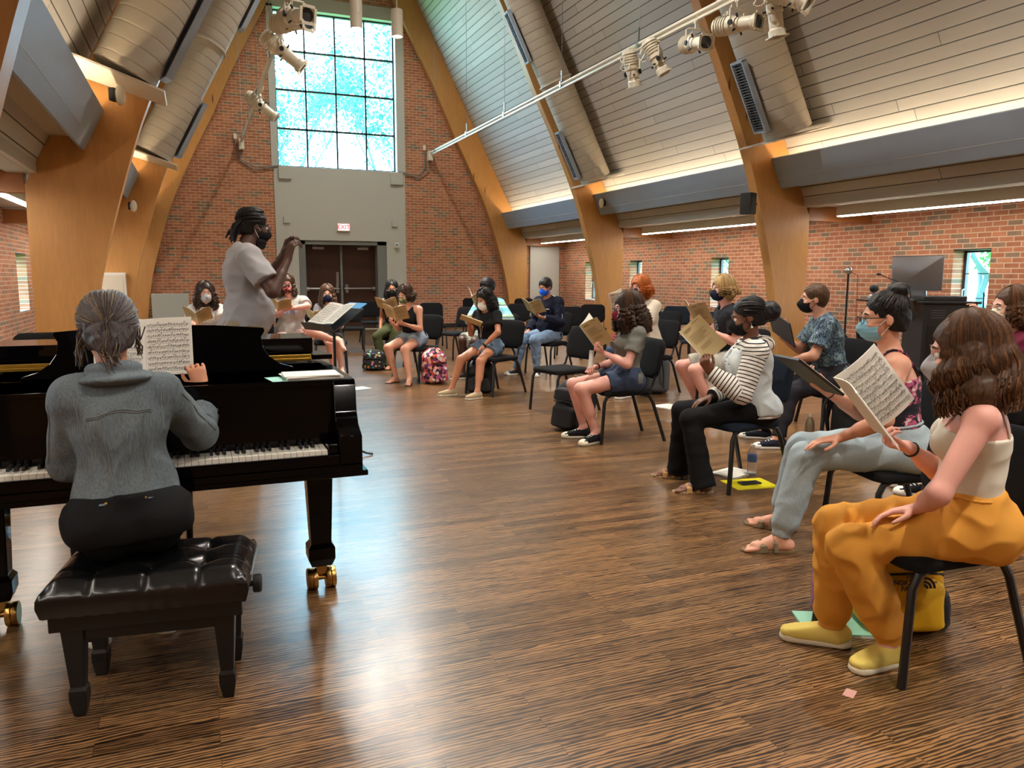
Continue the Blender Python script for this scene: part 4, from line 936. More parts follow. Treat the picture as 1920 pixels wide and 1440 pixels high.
# ================================================================ FIGURES: smooth blended volumes meshed with surface nets
V3 = lambda *a: np.array(a, float)
def nrm(v): v = np.asarray(v, float); return v/max(np.linalg.norm(v), 1e-9)
class Vol:
    def __init__(s, lo, hi, h):
        s.h = h; s.lo = np.array(lo, float)-2*h; n = np.ceil((np.array(hi)+2*h-s.lo)/h).astype(int)+1
        s.n = n; s.f = np.full(tuple(n), .5, np.float32)
        s.ax = [(s.lo[i]+h*np.arange(n[i])).astype(np.float32) for i in range(3)]
    def region(s, lo, hi):
        a = np.maximum(np.floor((np.array(lo)-s.lo)/s.h).astype(int), 0); b = np.minimum(np.ceil((np.array(hi)-s.lo)/s.h).astype(int)+1, s.n)
        if (b <= a).any(): return None
        sl = tuple(slice(a[i], b[i]) for i in range(3)); X = np.meshgrid(*[s.ax[i][sl[i]] for i in range(3)], indexing='ij', sparse=True); return sl, X
    def blend(s, sl, d, k, sub=False):
        f = s.f[sl]
        if sub: d = -d; r = np.maximum(f, d) if k <= 0 else -smin(-f, -d, k)
        else: r = np.minimum(f, d) if k <= 0 else smin(f, d, k)
        s.f[sl] = r
    def cone(s, a, b, ra, rb, k=.02, cap0=False, cap1=False, sub=False, flat=None):
        a, b = np.array(a, float), np.array(b, float); m = max(ra, rb)+k+.03; lo = np.minimum(a, b)-m; hi = np.maximum(a, b)+m; q = s.region(lo, hi)
        if q is None: return
        sl, (x, y, z) = q; d = b-a; L2 = max(d@d, 1e-12); px_, py_, pz_ = x-a[0], y-a[1], z-a[2]
        proj = (px_*d[0]+py_*d[1]+pz_*d[2])/L2; t = np.clip(proj, 0, 1); vx, vy, vz = px_-t*d[0], py_-t*d[1], pz_-t*d[2]
        if flat is not None:
            n_, fc = nrm(flat[0]), flat[1]; c = (vx*n_[0]+vy*n_[1]+vz*n_[2])*(1/fc-1); vx, vy, vz = vx+c*n_[0], vy+c*n_[1], vz+c*n_[2]
        D = np.sqrt(vx*vx+vy*vy+vz*vz)-(ra+(rb-ra)*t)
        if flat is not None: D = D*min(1, flat[1])**.5
        L = math.sqrt(L2)
        if cap1: D = np.maximum(D, (proj-1)*L)
        if cap0: D = np.maximum(D, -proj*L)
        s.blend(sl, D.astype(np.float32), k, sub)
    def ell(s, c, r, ax=None, k=.02, sub=False):
        c = np.array(c, float); r = np.array(r, float); m = r.max()+k+.03; q = s.region(c-m, c+m)
        if q is None: return
        sl, (x, y, z) = q; p = (x-c[0], y-c[1], z-c[2])
        if ax is None: u = p
        else: u = [p[0]*a[0]+p[1]*a[1]+p[2]*a[2] for a in ax]
        k0 = np.sqrt((u[0]/r[0])**2+(u[1]/r[1])**2+(u[2]/r[2])**2); k1 = np.sqrt((u[0]/r[0]**2)**2+(u[1]/r[1]**2)**2+(u[2]/r[2]**2)**2)
        s.blend(sl, (k0*(k0-1)/np.maximum(k1, 1e-6)).astype(np.float32), k, sub)
    def cut(s, c, n, keep_neg=True):
        """keep the side where (p-c).n < 0"""
        x, y, z = np.meshgrid(*s.ax, indexing='ij', sparse=True); n = nrm(n)
        s.f = np.maximum(s.f, ((x-c[0])*n[0]+(y-c[1])*n[1]+(z-c[2])*n[2]).astype(np.float32))
    def wrinkle(s, amp, fr=1.0, seed=0, ax=(1, 1, 1)):
        rnd = np.random.RandomState(seed); x, y, z = np.meshgrid(*s.ax, indexing='ij', sparse=True); m = np.abs(s.f) < .03; w = 0
        for i in range(5):
            d = rnd.randn(3)*np.array(ax); d = d/np.linalg.norm(d)*rnd.uniform(45, 110)*fr; e = rnd.randn(3)*18*fr
            w = w+np.sin(x*d[0]+y*d[1]+z*d[2]+rnd.uniform(0, 6)+1.6*np.sin(x*e[0]+y*e[1]+z*e[2]))
        s.f = np.where(m, s.f+amp*.5*np.abs(w)*.7-amp*.5, s.f).astype(np.float32)
    def mesh(s):
        f = s.f; ins = f < 0; nx, ny, nz = f.shape
        cnt = sum(ins[i:nx-1+i, j:ny-1+j, k:nz-1+k].astype(np.int8) for i in (0, 1) for j in (0, 1) for k in (0, 1)); act = (cnt > 0) & (cnt < 8)
        I = np.argwhere(act)
        if len(I) == 0: return None
        idx = np.full(act.shape, -1, np.int64); idx[act] = np.arange(len(I))
        C = {(i, j, k): f[I[:, 0]+i, I[:, 1]+j, I[:, 2]+k] for i in (0, 1) for j in (0, 1) for k in (0, 1)}
        P = np.zeros((len(I), 3)); N = np.zeros(len(I))
        for a in C:
            for ax in range(3):
                if a[ax] == 0:
                    b = list(a); b[ax] = 1; b = tuple(b); fa, fb = C[a], C[b]; m = (fa < 0) != (fb < 0); t = np.where(m, fa/np.where(m, fa-fb, 1), 0)
                    q = np.tile(np.array(a, float), (len(I), 1)); q[:, ax] += t; P += q*m[:, None]; N += m
        Vv = (P/N[:, None]+I)*s.h+s.lo; Q = []
        for ax in range(3):
            o1, o2 = [(1, 2), (2, 0), (0, 1)][ax]; sl0 = [slice(1, None)]*3; sl0[ax] = slice(0, -1); sl1 = [slice(1, None)]*3; sl1[ax] = slice(1, None)
            A, B = ins[tuple(sl0)], ins[tuple(sl1)]; e = np.argwhere(A != B); off = np.ones(3, int); off[ax] = 0; e = e+off
            ok = (e < np.array(act.shape)).all(1); e = e[ok]; sgn = ins[e[:, 0], e[:, 1], e[:, 2]]
            def cell(d1, d2): c = e.copy(); c[:, o1] -= d1; c[:, o2] -= d2; return idx[c[:, 0], c[:, 1], c[:, 2]]
            q = np.stack([cell(1, 1), cell(0, 1), cell(0, 0), cell(1, 0)], 1); q[~sgn] = q[~sgn][:, ::-1]; Q.append(q)
        Q = np.concatenate(Q); Q = Q[(Q >= 0).all(1)]
        # light smoothing
        for it in range(2):
            acc = np.zeros_like(Vv); n_ = np.zeros(len(Vv))
            for i in range(4):
                a, b = Q[:, i], Q[:, (i+1) % 4]; np.add.at(acc, a, Vv[b]); np.add.at(n_, a, 1); np.add.at(acc, b, Vv[a]); np.add.at(n_, b, 1)
            Vv = Vv*.55+.45*acc/np.maximum(n_, 1)[:, None]
        return Vv, Q
def smin(a, b, k): h = np.clip(.5+.5*(b-a)/k, 0, 1); return b+(a-b)*h-k*h*(1-h)
def obj_from(VQ, name, mat, parent=None, org=(0, 0, 0), attr=None):
    Vv, Q = VQ; me = bpy.data.meshes.new(name); v = Vv-np.array(org)
    me.vertices.add(len(v)); me.vertices.foreach_set('co', v.astype(np.float32).ravel()); me.loops.add(len(Q)*4); me.loops.foreach_set('vertex_index', Q.astype(np.int32).ravel())
    me.polygons.add(len(Q)); me.polygons.foreach_set('loop_start', np.arange(0, len(Q)*4, 4, dtype=np.int32)); me.polygons.foreach_set('loop_total', np.full(len(Q), 4, np.int32))
    me.update(calc_edges=True); me.shade_smooth()
    for m in (mat if isinstance(mat, (list, tuple)) else [mat]): me.materials.append(m)
    if attr is not None:
        at = me.attributes.new('u', 'FLOAT', 'POINT'); at.data.foreach_set('value', attr(Vv).astype(np.float32))
    o = bpy.data.objects.new(name, me); col.objects.link(o)
    if parent: o.parent = parent
    return o

from mathutils.bvhtree import BVHTree
_BV = {}
def snap(obj, pts, off=.001):
    """put points (object space) onto the surface of obj, off metres proud"""
    if obj.name not in _BV:
        me = obj.data; _BV[obj.name] = BVHTree.FromPolygons([v.co.copy() for v in me.vertices], [tuple(p.vertices) for p in me.polygons])
    out = []
    for p in pts:
        l, n, i, dd = _BV[obj.name].find_nearest(Vector(p)); out.append(l+n*off)
    return out
# ---------------------------------------------------------------- cloth, skin and hair materials
def skin(name, c):
    if name in MATS: return MATS[name]
    t = NT(name); c = lin(c); nz = t.noise(t.co(), 9, 4); t.set(Base_Color=t.mix(nz, tuple(x*.86 for x in c), (min(1, c[0]*1.10), c[1]*1.02, c[2]*1.0)), Roughness=.5, Subsurface_Weight=.08, Subsurface_Radius=(.01, .004, .002), Subsurface_Scale=.6)
    t.bump(t.noise(t.co(), 160, 3), .08, .001); return t.m
def cloth(name, c, var=.08, rough=.85, bs=420):
    if name in MATS: return MATS[name]
    t = NT(name); c = lin(c); nz = t.noise(t.co(), 7, 4); t.set(Base_Color=t.mix(nz, tuple(x*(1-var) for x in c), tuple(min(1, x*(1+var)) for x in c)), Roughness=rough, Specular_IOR_Level=.2); t.bump(t.noise(t.co(), bs, 2), .25, .001); return t.m
def denim(name, c1, c2, sc=(90, 90, 14)):
    if name in MATS: return MATS[name]
    t = NT(name); a = t.noise(t.co(scale=sc), 3.0, 4, .7); b = t.noise(t.co(), 5, 4); f = t.math('MULTIPLY_ADD', a, .75, t.math('MULTIPLY', b, .35))
    t.set(Base_Color=t.ramp(f, [(.3, lin(c1)), (.75, lin(c2))]), Roughness=.85); t.bump(a, .3, .0015); return t.m
def striped(name, stops, freq, src='u', interp='CONSTANT'):
    if name in MATS: return MATS[name]
    t = NT(name)
    if src == 'u': v = t.n('Attribute', attribute_name='u').outputs['Fac']
    else: v = t.n('SeparateXYZ', {0: t.co()}).outputs[src]
    f = t.math('FRACT', t.math('MULTIPLY', v, freq)); t.set(Base_Color=t.ramp(f, [(p, lin(c)) for p, c in stops], interp), Roughness=.85); t.bump(t.noise(t.co(), 380, 2), .2, .001); return t.m
def printed(name, base, cols, scale, thr=.5, rough=.8):
    if name in MATS: return MATS[name]
    t = NT(name); v = t.co(); w_ = t.n('TexNoise', {'Vector': v, 'Scale': 7.0, 'Detail': 3.0}).outputs['Color']
    vv = t.n('VectorMath', {0: v, 1: t.n('VectorMath', {0: w_, 'Scale': .16}, operation='SCALE').outputs[0]}, operation='ADD').outputs[0]
    n1 = t.n('TexNoise', {'Vector': vv, 'Scale': scale, 'Detail': 4.0, 'Roughness': .65}).outputs['Fac']; st = [(0, lin(base))]
    for i, c in enumerate(cols): st.append((thr+.07*i, lin(c)))
    t.set(Base_Color=t.ramp(n1, st, 'CONSTANT'), Roughness=rough); return t.m
def hairmat(name, c, c2):
    if name in MATS: return MATS[name]
    t = NT(name); a = t.noise(t.co(scale=(60, 60, 7)), 3, 3); b = t.noise(t.co(scale=(60, 60, 60)), 3, 3)
    t.set(Base_Color=t.ramp(t.math('MULTIPLY_ADD', a, .7, t.math('MULTIPLY', b, .3)), [(.32, lin(c)), (.75, lin(c2))]), Roughness=.48, Specular_IOR_Level=.3); t.bump(a, .4, .002); return t.m

# ---------------------------------------------------------------- the person builder
def person(J, label, sk, hair, top, bottom, shoes, mask=None, male=False, g=1.0, h=.008, hy=0, hp=8, glasses=None, hands=None, bust=1.0, eye=(60, 40, 28), hs=1.0, detail=1, brow=None, headdir=None, extras=None):
    k = J['k']; P = {n: np.array(v, float) for n, v in J.items() if isinstance(v, (list, tuple))}
    hd = R(J['h']); th = R(J['th']); F0 = V3(math.cos(hd), math.sin(hd), 0); L0 = V3(-math.sin(hd), math.cos(hd), 0); Z = V3(0, 0, 1)
    pel, neck = P['pel'], P['neck']; U = nrm(neck-pel); SLt = nrm(P['shL']-P['shR']); SLt = nrm(SLt-U*(SLt@U)); Ft = np.cross(SLt, U)
    Lm = nrm(L0-U*(L0@U)); Fm = np.cross(Lm, U)
    org = V3(pel[0], pel[1], 0)
    if headdir is not None: Hf = nrm(headdir)
    else: a = th+R(hy); Hf = nrm(V3(math.cos(a)*math.cos(R(hp)), math.sin(a)*math.cos(R(hp)), -math.sin(R(hp))))
    Hl = nrm(np.cross(Z, Hf)); Hu = np.cross(Hf, Hl); HA = (Hf, Hl, Hu); Hc = P['head']
    H = lambda x, y, z: Hc+(Hf*x+Hl*y+Hu*z)*hs
    TL = float(np.linalg.norm(neck-pel))/.5; T = lambda f, l, u: pel+Fm*f*k*g+Lm*l*k*g+U*u*TL
    TT = lambda f, l, u: pel+Ft*f*k*g+SLt*l*k*g+U*u*TL
    mg = (1.06 if male else 1.0)
    def torso(v, t=0.0, kk=.045, hips=True):
        A = (Fm, Lm, U); B = (Ft, SLt, U)
        if hips:
            v.ell(T(-.005, 0, .015), V3(.105*g*k+t, .150*g*k+t, .115*k+t), A, kk)
            for s in (-1, 1): v.ell(T(-.05, s*.075, -.01), V3(.10*g*k+t, .085*g*k+t, .095*k+t), A, kk)
        v.ell(T(.005, 0, .17), V3(.095*g*k*mg+t, .125*g*k*mg+t, .13*k+t), A, kk)
        v.ell(TT(.0, 0, .34), V3(.105*g*k*mg+t, .140*g*k*mg+t, .155*k+t), B, kk)
        sh0 = (P['shL']+P['shR'])/2
        v.cone(P['shL']*.82+sh0*.18, P['shR']*.82+sh0*.18, .052*k*mg+t, .052*k*mg+t, kk)
        for s in 'LR': v.cone(neck-U*.005, P['sh'+s]*.8+sh0*.2+Z*.0, .042*k+t, .046*k+t, kk*.8)
        v.ell(sh0+Ft*.02-U*.06, V3(.085*k*mg*g+t, .14*k*mg+t, .09*k+t), B, kk)
        if not male and bust > 0:
            for s in (-1, 1): v.ell(TT(.085, s*.072, .335), V3(.062, .064, .062)*k*bust+t, None, .03)
    def arm(v, s, t=0.0, f0=0.0, f1=1.0, g0=0.0, g1=1.0, cap=False, kk=.02, flare=0.0):
        a, b, c = P['sh'+s], P['el'+s], P['wr'+s]; r = (.047*mg*g**.5, .037*mg, .037*mg, .0235*mg)
        if f1 > f0: v.cone(a+(b-a)*f0, a+(b-a)*f1, (r[0]+(r[1]-r[0])*f0)*k+t, (r[0]+(r[1]-r[0])*f1)*k+t+flare, kk, cap1=cap and f1 < 1)
        if g1 > g0 and f1 >= 1:
            m = b+(c-b)*.28; v.cone(b, c if g1 >= 1 else b+(c-b)*g1, r[2]*k+t, (r[2]+(r[3]-r[2])*g1)*k+t, kk, cap1=cap)
            v.cone(b+(c-b)*.1, b+(c-b)*min(.5, g1), .036*k*mg+t, .034*k*mg+t, kk)
    def leg(v, s, t=0.0, f1=1.0, g1=1.0, cap=False, kk=.03, tb=None, flare=0.0):
        a, b, c = P['hi'+s], P['kn'+s], P['an'+s]; tb = t if tb is None else tb
        ra, rb = .083*g*k, .054*k*g**.6; v.cone(a, a+(b-a)*f1, ra+t, ra+(rb-ra)*f1+tb*(1 if f1 >= 1 else 1), kk, cap1=cap and f1 < 1)
        if f1 >= 1 and g1 > 0:
            sh = nrm(c-b); bk = nrm(-F0+sh*(F0@sh)); e = b+(c-b)*g1; v.cone(b, e, rb*.92+tb, (rb*.9+(.034*k-rb*.9)*g1)+tb+flare, kk, cap1=cap)
            v.cone(b+(c-b)*.12+bk*.012, b+(c-b)*min(.55, g1)+bk*.016, .047*k+tb, .043*k+tb, kk)
    # ---------------- body: one continuous skin
    allp = np.array([v for v in P.values()]+[H(0, 0, .14)]); v = Vol(allp.min(0)-.2, allp.max(0)+.2, h)
    v.f[:] = .5; torso(v); 
    v.cone(neck-U*.03, Hc-Hu*.045-Hf*.012, .050*k*mg, .050*k*mg, .025)
    legs = 'knL' in P
    bare = bottom.get('bare', 1.0)
    if legs:
        for s in 'LR': leg(v, s)
    for s in 'LR':
        if 'el'+s in P: v.ell(P['sh'+s], V3(.05, .05, .05)*k*mg, None, .03); arm(v, s)
    # head
    v.ell(H(-.014, 0, .028), V3(.096, .075, .084)*hs, HA, .02); v.ell(H(.028, 0, -.03), V3(.064, .060, .078)*hs, HA, .025)
    v.cone(H(.03, 0, -.085), H(.066, 0, -.092), .032*hs, .020*hs, .02); v.cone(H(.085, 0, .004), H(.108, 0, -.034), .009*hs, .0135*hs, .010)
    v.cone(H(.082, -.03, .02), H(.082, .03, .02), .012*hs, .012*hs, .012)
    for s in (-1, 1):
        v.ell(H(.092, s*.031, -.001), V3(.012, .017, .011)*hs, HA, .008, sub=True); v.ell(H(.062, s*.038, -.03), V3(.03, .022, .022)*hs, HA, .015)
        v.ell(H(-.006, s*.077, -.008), V3(.020, .009, .031)*hs, HA, .006)
    v.ell(H(.094, 0, -.060), V3(.010, .022, .007)*hs, HA, .006); v.ell(H(.092, 0, -.071), V3(.010, .019, .007)*hs, HA, .006)
    # hands with five fingers
    HD = {}
    for s in 'LR':
        if 'el'+s not in P: continue
        sg = 1 if s == 'L' else -1; sp = (hands or {}).get(s, {}); fo = nrm(P['wr'+s]-P['el'+s]); d = nrm(sp.get('d', fo)); n = sp.get('n')
        n = nrm(n) if n is not None else nrm(-Z+fo*fo[2]); n = nrm(n-d*(n@d)); sd = np.cross(n, d)*(-sg)  # thumb side
        if 'td' in sp and sd@np.array(sp['td']) < 0: sd = -sd
        w_ = P['wr'+s]; q = k*(1.06 if male else .98); cu = sp.get('curl', (25, 30, 20)); spread = sp.get('spread', .10); HD[s] = (w_, d, n, sd)
        for i, (o_, lk, ls) in enumerate(((.030, .088, (.040, .026, .021)), (.010, .092, (.045, .029, .022)), (-.010, .088, (.041, .027, .021)), (-.028, .080, (.032, .021, .019)))):
            b0 = w_+d*.012*q+sd*o_*.45*q; kn_ = w_+d*lk*q+sd*o_*q; v.cone(b0, kn_, .0145*q, .0105*q, .012)
            p_ = kn_; c_ = 0; rad = (.0092, .0084, .0076, .0066)
            base = nrm(d+sd*(o_*spread*18))
            for j in range(3):
                extra = sp.get('fc', {}).get(i, 0); c_ += R(cu[j]+extra+i*sp.get('fan', 2)); dr = base*math.cos(c_)+n*math.sin(c_); nx_ = p_+dr*ls[j]*q; v.cone(p_, nx_, rad[j]*q, rad[j+1]*q, .0025); p_ = nx_
        v.cone(w_, w_+d*.03*q, .021*k, .019*k, .012, flat=(n, .7))
        ta = sp.get('thumb', (.75, .55, .35)); t0 = w_+d*.022*q+sd*.020*q; t1 = t0+nrm(d*ta[0]+sd*.75+n*ta[1])*.042*q; t2 = t1+nrm(d*1.0+sd*.28+n*ta[2])*.032*q; t3 = t2+nrm(d*1.0+sd*.05+n*ta[2])*.024*q
        v.cone(t0, t1, .0155*q, .0115*q, .010); v.cone(t1, t2, .0108*q, .0095*q, .003); v.cone(t2, t3, .0095*q, .0078*q, .003)
    # feet
    FT = {}
    if legs:
        for s in 'LR':
            an, to = P['an'+s], P['to'+s]; fd = nrm(V3(*(to-an)[:2], 0)) if bottom.get('kd', '') != s else nrm(to-an); L = .17*k
            zf = 0.0 if bottom.get('kd', '') != s else None
            fu = Z if zf is not None else nrm(np.cross(fd, np.cross(nrm(P['kn'+s]-an), fd))); sdv = np.cross(fu, fd)
            base = V3(an[0], an[1], 0)+Z*P.get('lift'+s, V3(0, 0, 0))[2] if zf is not None else an-fu*.08
            FT[s] = (base, fd, fu, sdv)
            if shoes.get('open', True):
                v.ell(base-fd*.035+fu*.033, V3(.036, .030, .030)*k, (fd, sdv, fu), .02); v.cone(base+fu*.060+fd*.01, base+fd*.125*k+fu*.026, .034*k, .020*k, .025, flat=(sdv, 1.15))
                v.cone(base-fd*.03+fu*.028, base+fd*.13*k+fu*.022, .028*k, .022*k, .02, flat=(sdv, 1.45))
                for i in range(5):
                    o_ = (-.030+.015*i)*(1 if s == 'L' else -1); ln = (.175, .178, .172, .165, .155)[4-i if 0 else i]; a_ = base+fd*.125*k+sdv*(-o_)*k+fu*.018
                    v.cone(a_, base+fd*(.182-.007*i)*k+sdv*(-o_)*1.05*k+fu*.014, .0115*k, (.0115 if i == 0 else .0085)*k, .004)
            else: v.cone(an, base+fu*.05+fd*.03, .036*k, .035*k, .02)
    body = obj_from(v.mesh(), 'person', sk, None, org); body.location = org; tag(body, label, 'person')
    def part(name, vol, mat, attr=None, parent=None):
        mq = vol.mesh()
        return obj_from(mq, name, mat, parent or body, org, attr) if mq is not None else None
    def vol_like(pts, pad, hh=None): p_ = np.array(pts); return Vol(p_.min(0)-pad, p_.max(0)+pad, hh or h)
    def tubepart(name, pts, r, mat, n=6, parent=None, flat=1.0):
        return MB().tube([Vector(np.array(q)-org) for q in pts], r, n, flat=flat).build(name, mat, parent or body)
    # ---------------- top
    tt = top.get('t', .012); hem = top.get('hem', .06); kind = top['kind']
    tp = [pel, neck, P['shL'], P['shR']]+[P[x] for x in ('elL', 'elR', 'wrL', 'wrR') if x in P]
    v = vol_like(tp, .22); torso(v, tt, .05, True)
    fl = top.get('loose', 0)
    if fl: v.ell(T(.02, 0, .10), V3(.115*g*k+fl, .155*g*k+fl, .15*k), (Fm, Lm, U), .05)
    sl = top.get('sleeve', .55)
    if kind in ('tee', 'long', 'jacket'):
        for s in 'LR':
            if 'el'+s not in P: continue
            v.ell(P['sh'+s], V3(.05, .05, .05)*k*mg+tt, None, .03)
            if kind == 'tee': arm(v, s, tt+.004, 0, sl, cap=True, flare=top.get('flare', .010))
            else: arm(v, s, tt+.006, 0, 1, 0, top.get('fore', .92), cap=True)
    if kind == 'tee' or kind == 'long' or kind == 'jacket':
        v.ell(neck+Ft*.035+U*.035, V3(.075, .065, .07)*k*top.get('neckw', 1.0), (Ft, SLt, U), .012, sub=True); v.cut(neck+U*.045, U+Ft*.25 if kind != 'jacket' else U)
    if kind == 'tank':
        for s in 'LR': v.ell(P['sh'+s]+U*.02, V3(.088, .072, .125)*k, (Ft, SLt, U), .015, sub=True)
        v.ell(neck+Ft*.05+U*.02, V3(.08, .070, .13)*k, (Ft, SLt, U), .015, sub=True); v.ell(neck-Ft*.07+U*.05, V3(.07, .06, .12)*k, (Ft, SLt, U), .015, sub=True); v.cut(neck+U*.0, U)
    if kind == 'cami':
        v.cut(pel+U*(top.get('cami_h', .365))*TL, U-Ft*.12)
    if top.get('hemplane', True): v.cut(pel-U*hem*TL+0*Z, -U+Fm*top.get('hemtilt', 0))
    if top.get('wr', .006): v.wrinkle(top.get('wr', .005), top.get('wf', .7), seed=int(abs(pel[0])*100))
    def attr_top(Vv):
        u = (Vv-pel)@U; out = u.copy()
        for s in 'LR':
            if 'el'+s not in P: continue
            a, b, c = P['sh'+s], P['el'+s], P['wr'+s]; d = b-a; L = np.linalg.norm(d); t = ((Vv-a)@d)/L**2; dist = np.linalg.norm(Vv-(a+np.clip(t, 0, 1)[:, None]*d), axis=1); m = (dist < .085*k) & (t > .12); out = np.where(m, 1+t*L, out)
            e = c-b; L2 = np.linalg.norm(e); t2 = ((Vv-b)@e)/L2**2; d2 = np.linalg.norm(Vv-(b+np.clip(t2, 0, 1)[:, None]*e), axis=1); m2 = (d2 < .075*k) & (t2 > .05) & (d2 < dist+.005); out = np.where(m2, 1+L+t2*L2, out)
        return out
    shirt = part(top.get('name', 'shirt'), v, top['mat'], attr_top if top.get('attr') else None)
    if kind == 'cami':
        for s in (-1, 1):
            pts = [TT(.10, s*.075, .40), TT(.085, s*.085, .455), (P['shL' if s > 0 else 'shR'])*.5+neck*.5+U*.035, TT(-.085, s*.075, .44), TT(-.10, s*.065, .37)]
            dn = []
            for a_, b_ in zip(pts, pts[1:]): dn += [a_+(b_-a_)*q/5 for q in range(5)]
            MB().tube(snap(body, [Vector(q-org) for q in dn+[pts[-1]]], .002), top.get('strap_r', .006), 6, flat=.5).build('strap', top['mat'], shirt)
    # ---------------- bottom
    if legs:
        bt = bottom.get('t', .012); v = vol_like([pel, P['knL'], P['knR'], P['anL'], P['anR']], .24)
        v.ell(T(-.005, 0, .015), V3(.105*g*k+bt, .150*g*k+bt, .115*k+bt), (Fm, Lm, U), .04)
        for s in (-1, 1): v.ell(T(-.05, s*.075, -.01), V3(.10*g*k+bt, .085*g*k+bt, .095*k+bt), (Fm, Lm, U), .04)
        v.ell(T(.0, 0, .10), V3(.095*g*k+bt, .128*g*k+bt, .10*k+bt), (Fm, Lm, U), .04)
        bk_ = bottom['kind']
        for s in 'LR':
            kn, an = P['kn'+s], P['an'+s]; sh = an-kn
            if bk_ == 'shorts': leg(v, s, bt, f1=bottom.get('len', .55), cap=True, tb=bt+bottom.get('flare', .018))
            elif bk_ == 'flare':
                leg(v, s, bt, kk=.03, g1=.6); v.cone(kn+sh*.25, an+sh*.13, .046*k+bt, .085*k, .03, cap1=True)
            elif bk_ == 'jogger':
                leg(v, s, bt, g1=.8, tb=bt*.9); v.cone(kn+sh*.05, kn+sh*.84, .062*k+bt*.8, .055*k+bt*.7, .03); v.cone(kn+sh*.82, an+sh*.02, .046*k, .046*k, .012, cap1=True)
            else: leg(v, s, bt, g1=bottom.get('len', .97), cap=True, tb=bt)
        v.cut(pel+U*bottom.get('waist', .13)*TL, U)
        v.f = np.maximum(v.f, -(v.ax[2][None, None, :]-.012)).astype(np.float32)
        if bottom.get('wr', .006): v.wrinkle(bottom.get('wr', .006), bottom.get('wf', .6), seed=5+int(abs(pel[1])*10), ax=bottom.get('wax', (1, 1, 1)))
        def attr_leg(Vv):
            out = np.zeros(len(Vv))
            for s in 'LR':
                a, b, c = P['hi'+s], P['kn'+s], P['an'+s]
                for (p0, p1) in ((a, b), (b, c)):
                    d = nrm(p1-p0); rel = Vv-p0; t = rel@d; m = (t > -.12) & (t < np.linalg.norm(p1-p0)+.05); r_ = rel-np.outer(t, d); e1 = nrm(L0-d*(L0@d)); e2 = np.cross(d, e1); an_ = np.arctan2(r_@e2, r_@e1)/(2*math.pi)+.5
                    near = np.linalg.norm(r_, axis=1) < .13; out = np.where(m & near, an_, out)
            return out
        trousers = part(bottom.get('name', 'trousers'), v, bottom['mat'], attr_leg if bottom.get('attr') else None)
        if bk_ == 'jogger':
            for s in 'LR':
                kn, an = P['kn'+s], P['an'+s]; sh = an-kn; v = vol_like([kn+sh*.8, an], .09)
                v.cone(kn+sh*.86, an+sh*.03, .047*k, .044*k, .008, cap0=True, cap1=True); v.wrinkle(.004, 1.6, 3, (1, 1, .1)); part('ankle_cuff', v, bottom['mat'], parent=trousers)
            v = vol_like([pel+U*.1*TL, pel+U*.17*TL], .22)
            for j in range(3): v.ell(pel+U*(.095+.022*j)*TL+Fm*.004, V3(.103*g*k+bt*.6, .136*g*k+bt*.6, .016), (Fm, Lm, U), .006)
            v.wrinkle(.004, 1.8, 9, (1, 1, .1)); part('waistband', v, bottom['mat'], parent=trousers)
        # ---------------- shoes
        if shoes:
            for s in 'LR':
                base, fd, fu, sdv = FT[s]; sk_ = shoes['kind']; L = k
                if sk_ == 'sandal' or sk_ == 'flip':
                    th_ = shoes.get('sole', .014); v = vol_like([base-fd*.1, base+fd*.24], .09, min(h, .006))
                    v.cone(base-fd*.045*L+fu*.0, base+fd*.12*L+fu*.0, .036*L, .044*L, .01); v.cone(base+fd*.12*L, base+fd*.165*L, .044*L, .036*L, .01); v.cut(base+fu*(th_*.55), fu); v.cut(base-fu*(th_*.45), -fu); so = part('sandal', v, shoes['mat'])
                    if sk_ == 'flip':
                        for q in (-1, 1): tubepart('thong_strap', [base+fd*.14*L+fu*.012, base+fd*.11*L+sdv*q*.02+fu*.045, base+fd*.05*L+sdv*q*.038*L+fu*.012], .0055, shoes['strap'], 6, so, .5)
                    else:
                        for f0_ in (.035, .095): 
                            hh_ = .083 if f0_ < .05 else .058
                            pts = [base+fd*f0_*L+sdv*(-.044)+fu*.006, base+fd*f0_*L+sdv*(-.040)+fu*hh_*.6, base+fd*f0_*L+fu*hh_*1.0, base+fd*f0_*L+sdv*.040+fu*hh_*.6, base+fd*f0_*L+sdv*.044+fu*.006]
                            tubepart('strap', pts, .017, shoes['strap'], 8, so, .3)
                else:
                    v = vol_like([base-fd*.1, base+fd*.24], .11, min(h, .007)); v.ell(base-fd*.03*L+fu*.045, V3(.048, .038, .045)*L, (fd, sdv, fu), .02)
                    v.cone(base+fu*.055, base+fd*.13*L+fu*.035, .040*L, .034*L, .03, flat=(sdv, 1.1)); v.cone(base-fd*.02+fu*.035, base+fd*.165*L+fu*.030, .035*L, .030*L, .02, flat=(sdv, 1.3))
                    v.cone(base+fu*.13, base+fu*.055, .030, .036, .012); v.cut(base+fu*(.088 if sk_ != 'high' else .115)+fd*.0, fu+fd*.25); v.cut(base, -fu); so = part('shoe', v, shoes['mat'])
                    v = vol_like([base-fd*.1, base+fd*.24], .09, min(h, .006)); v.cone(base-fd*.035*L+fu*.01, base+fd*.155*L+fu*.01, .043*L, .043*L, .01, flat=(sdv, 1.05)); v.cut(base+fu*.026, fu); v.cut(base, -fu); part('sole', v, shoes.get('solemat', M_WHITE), parent=so)
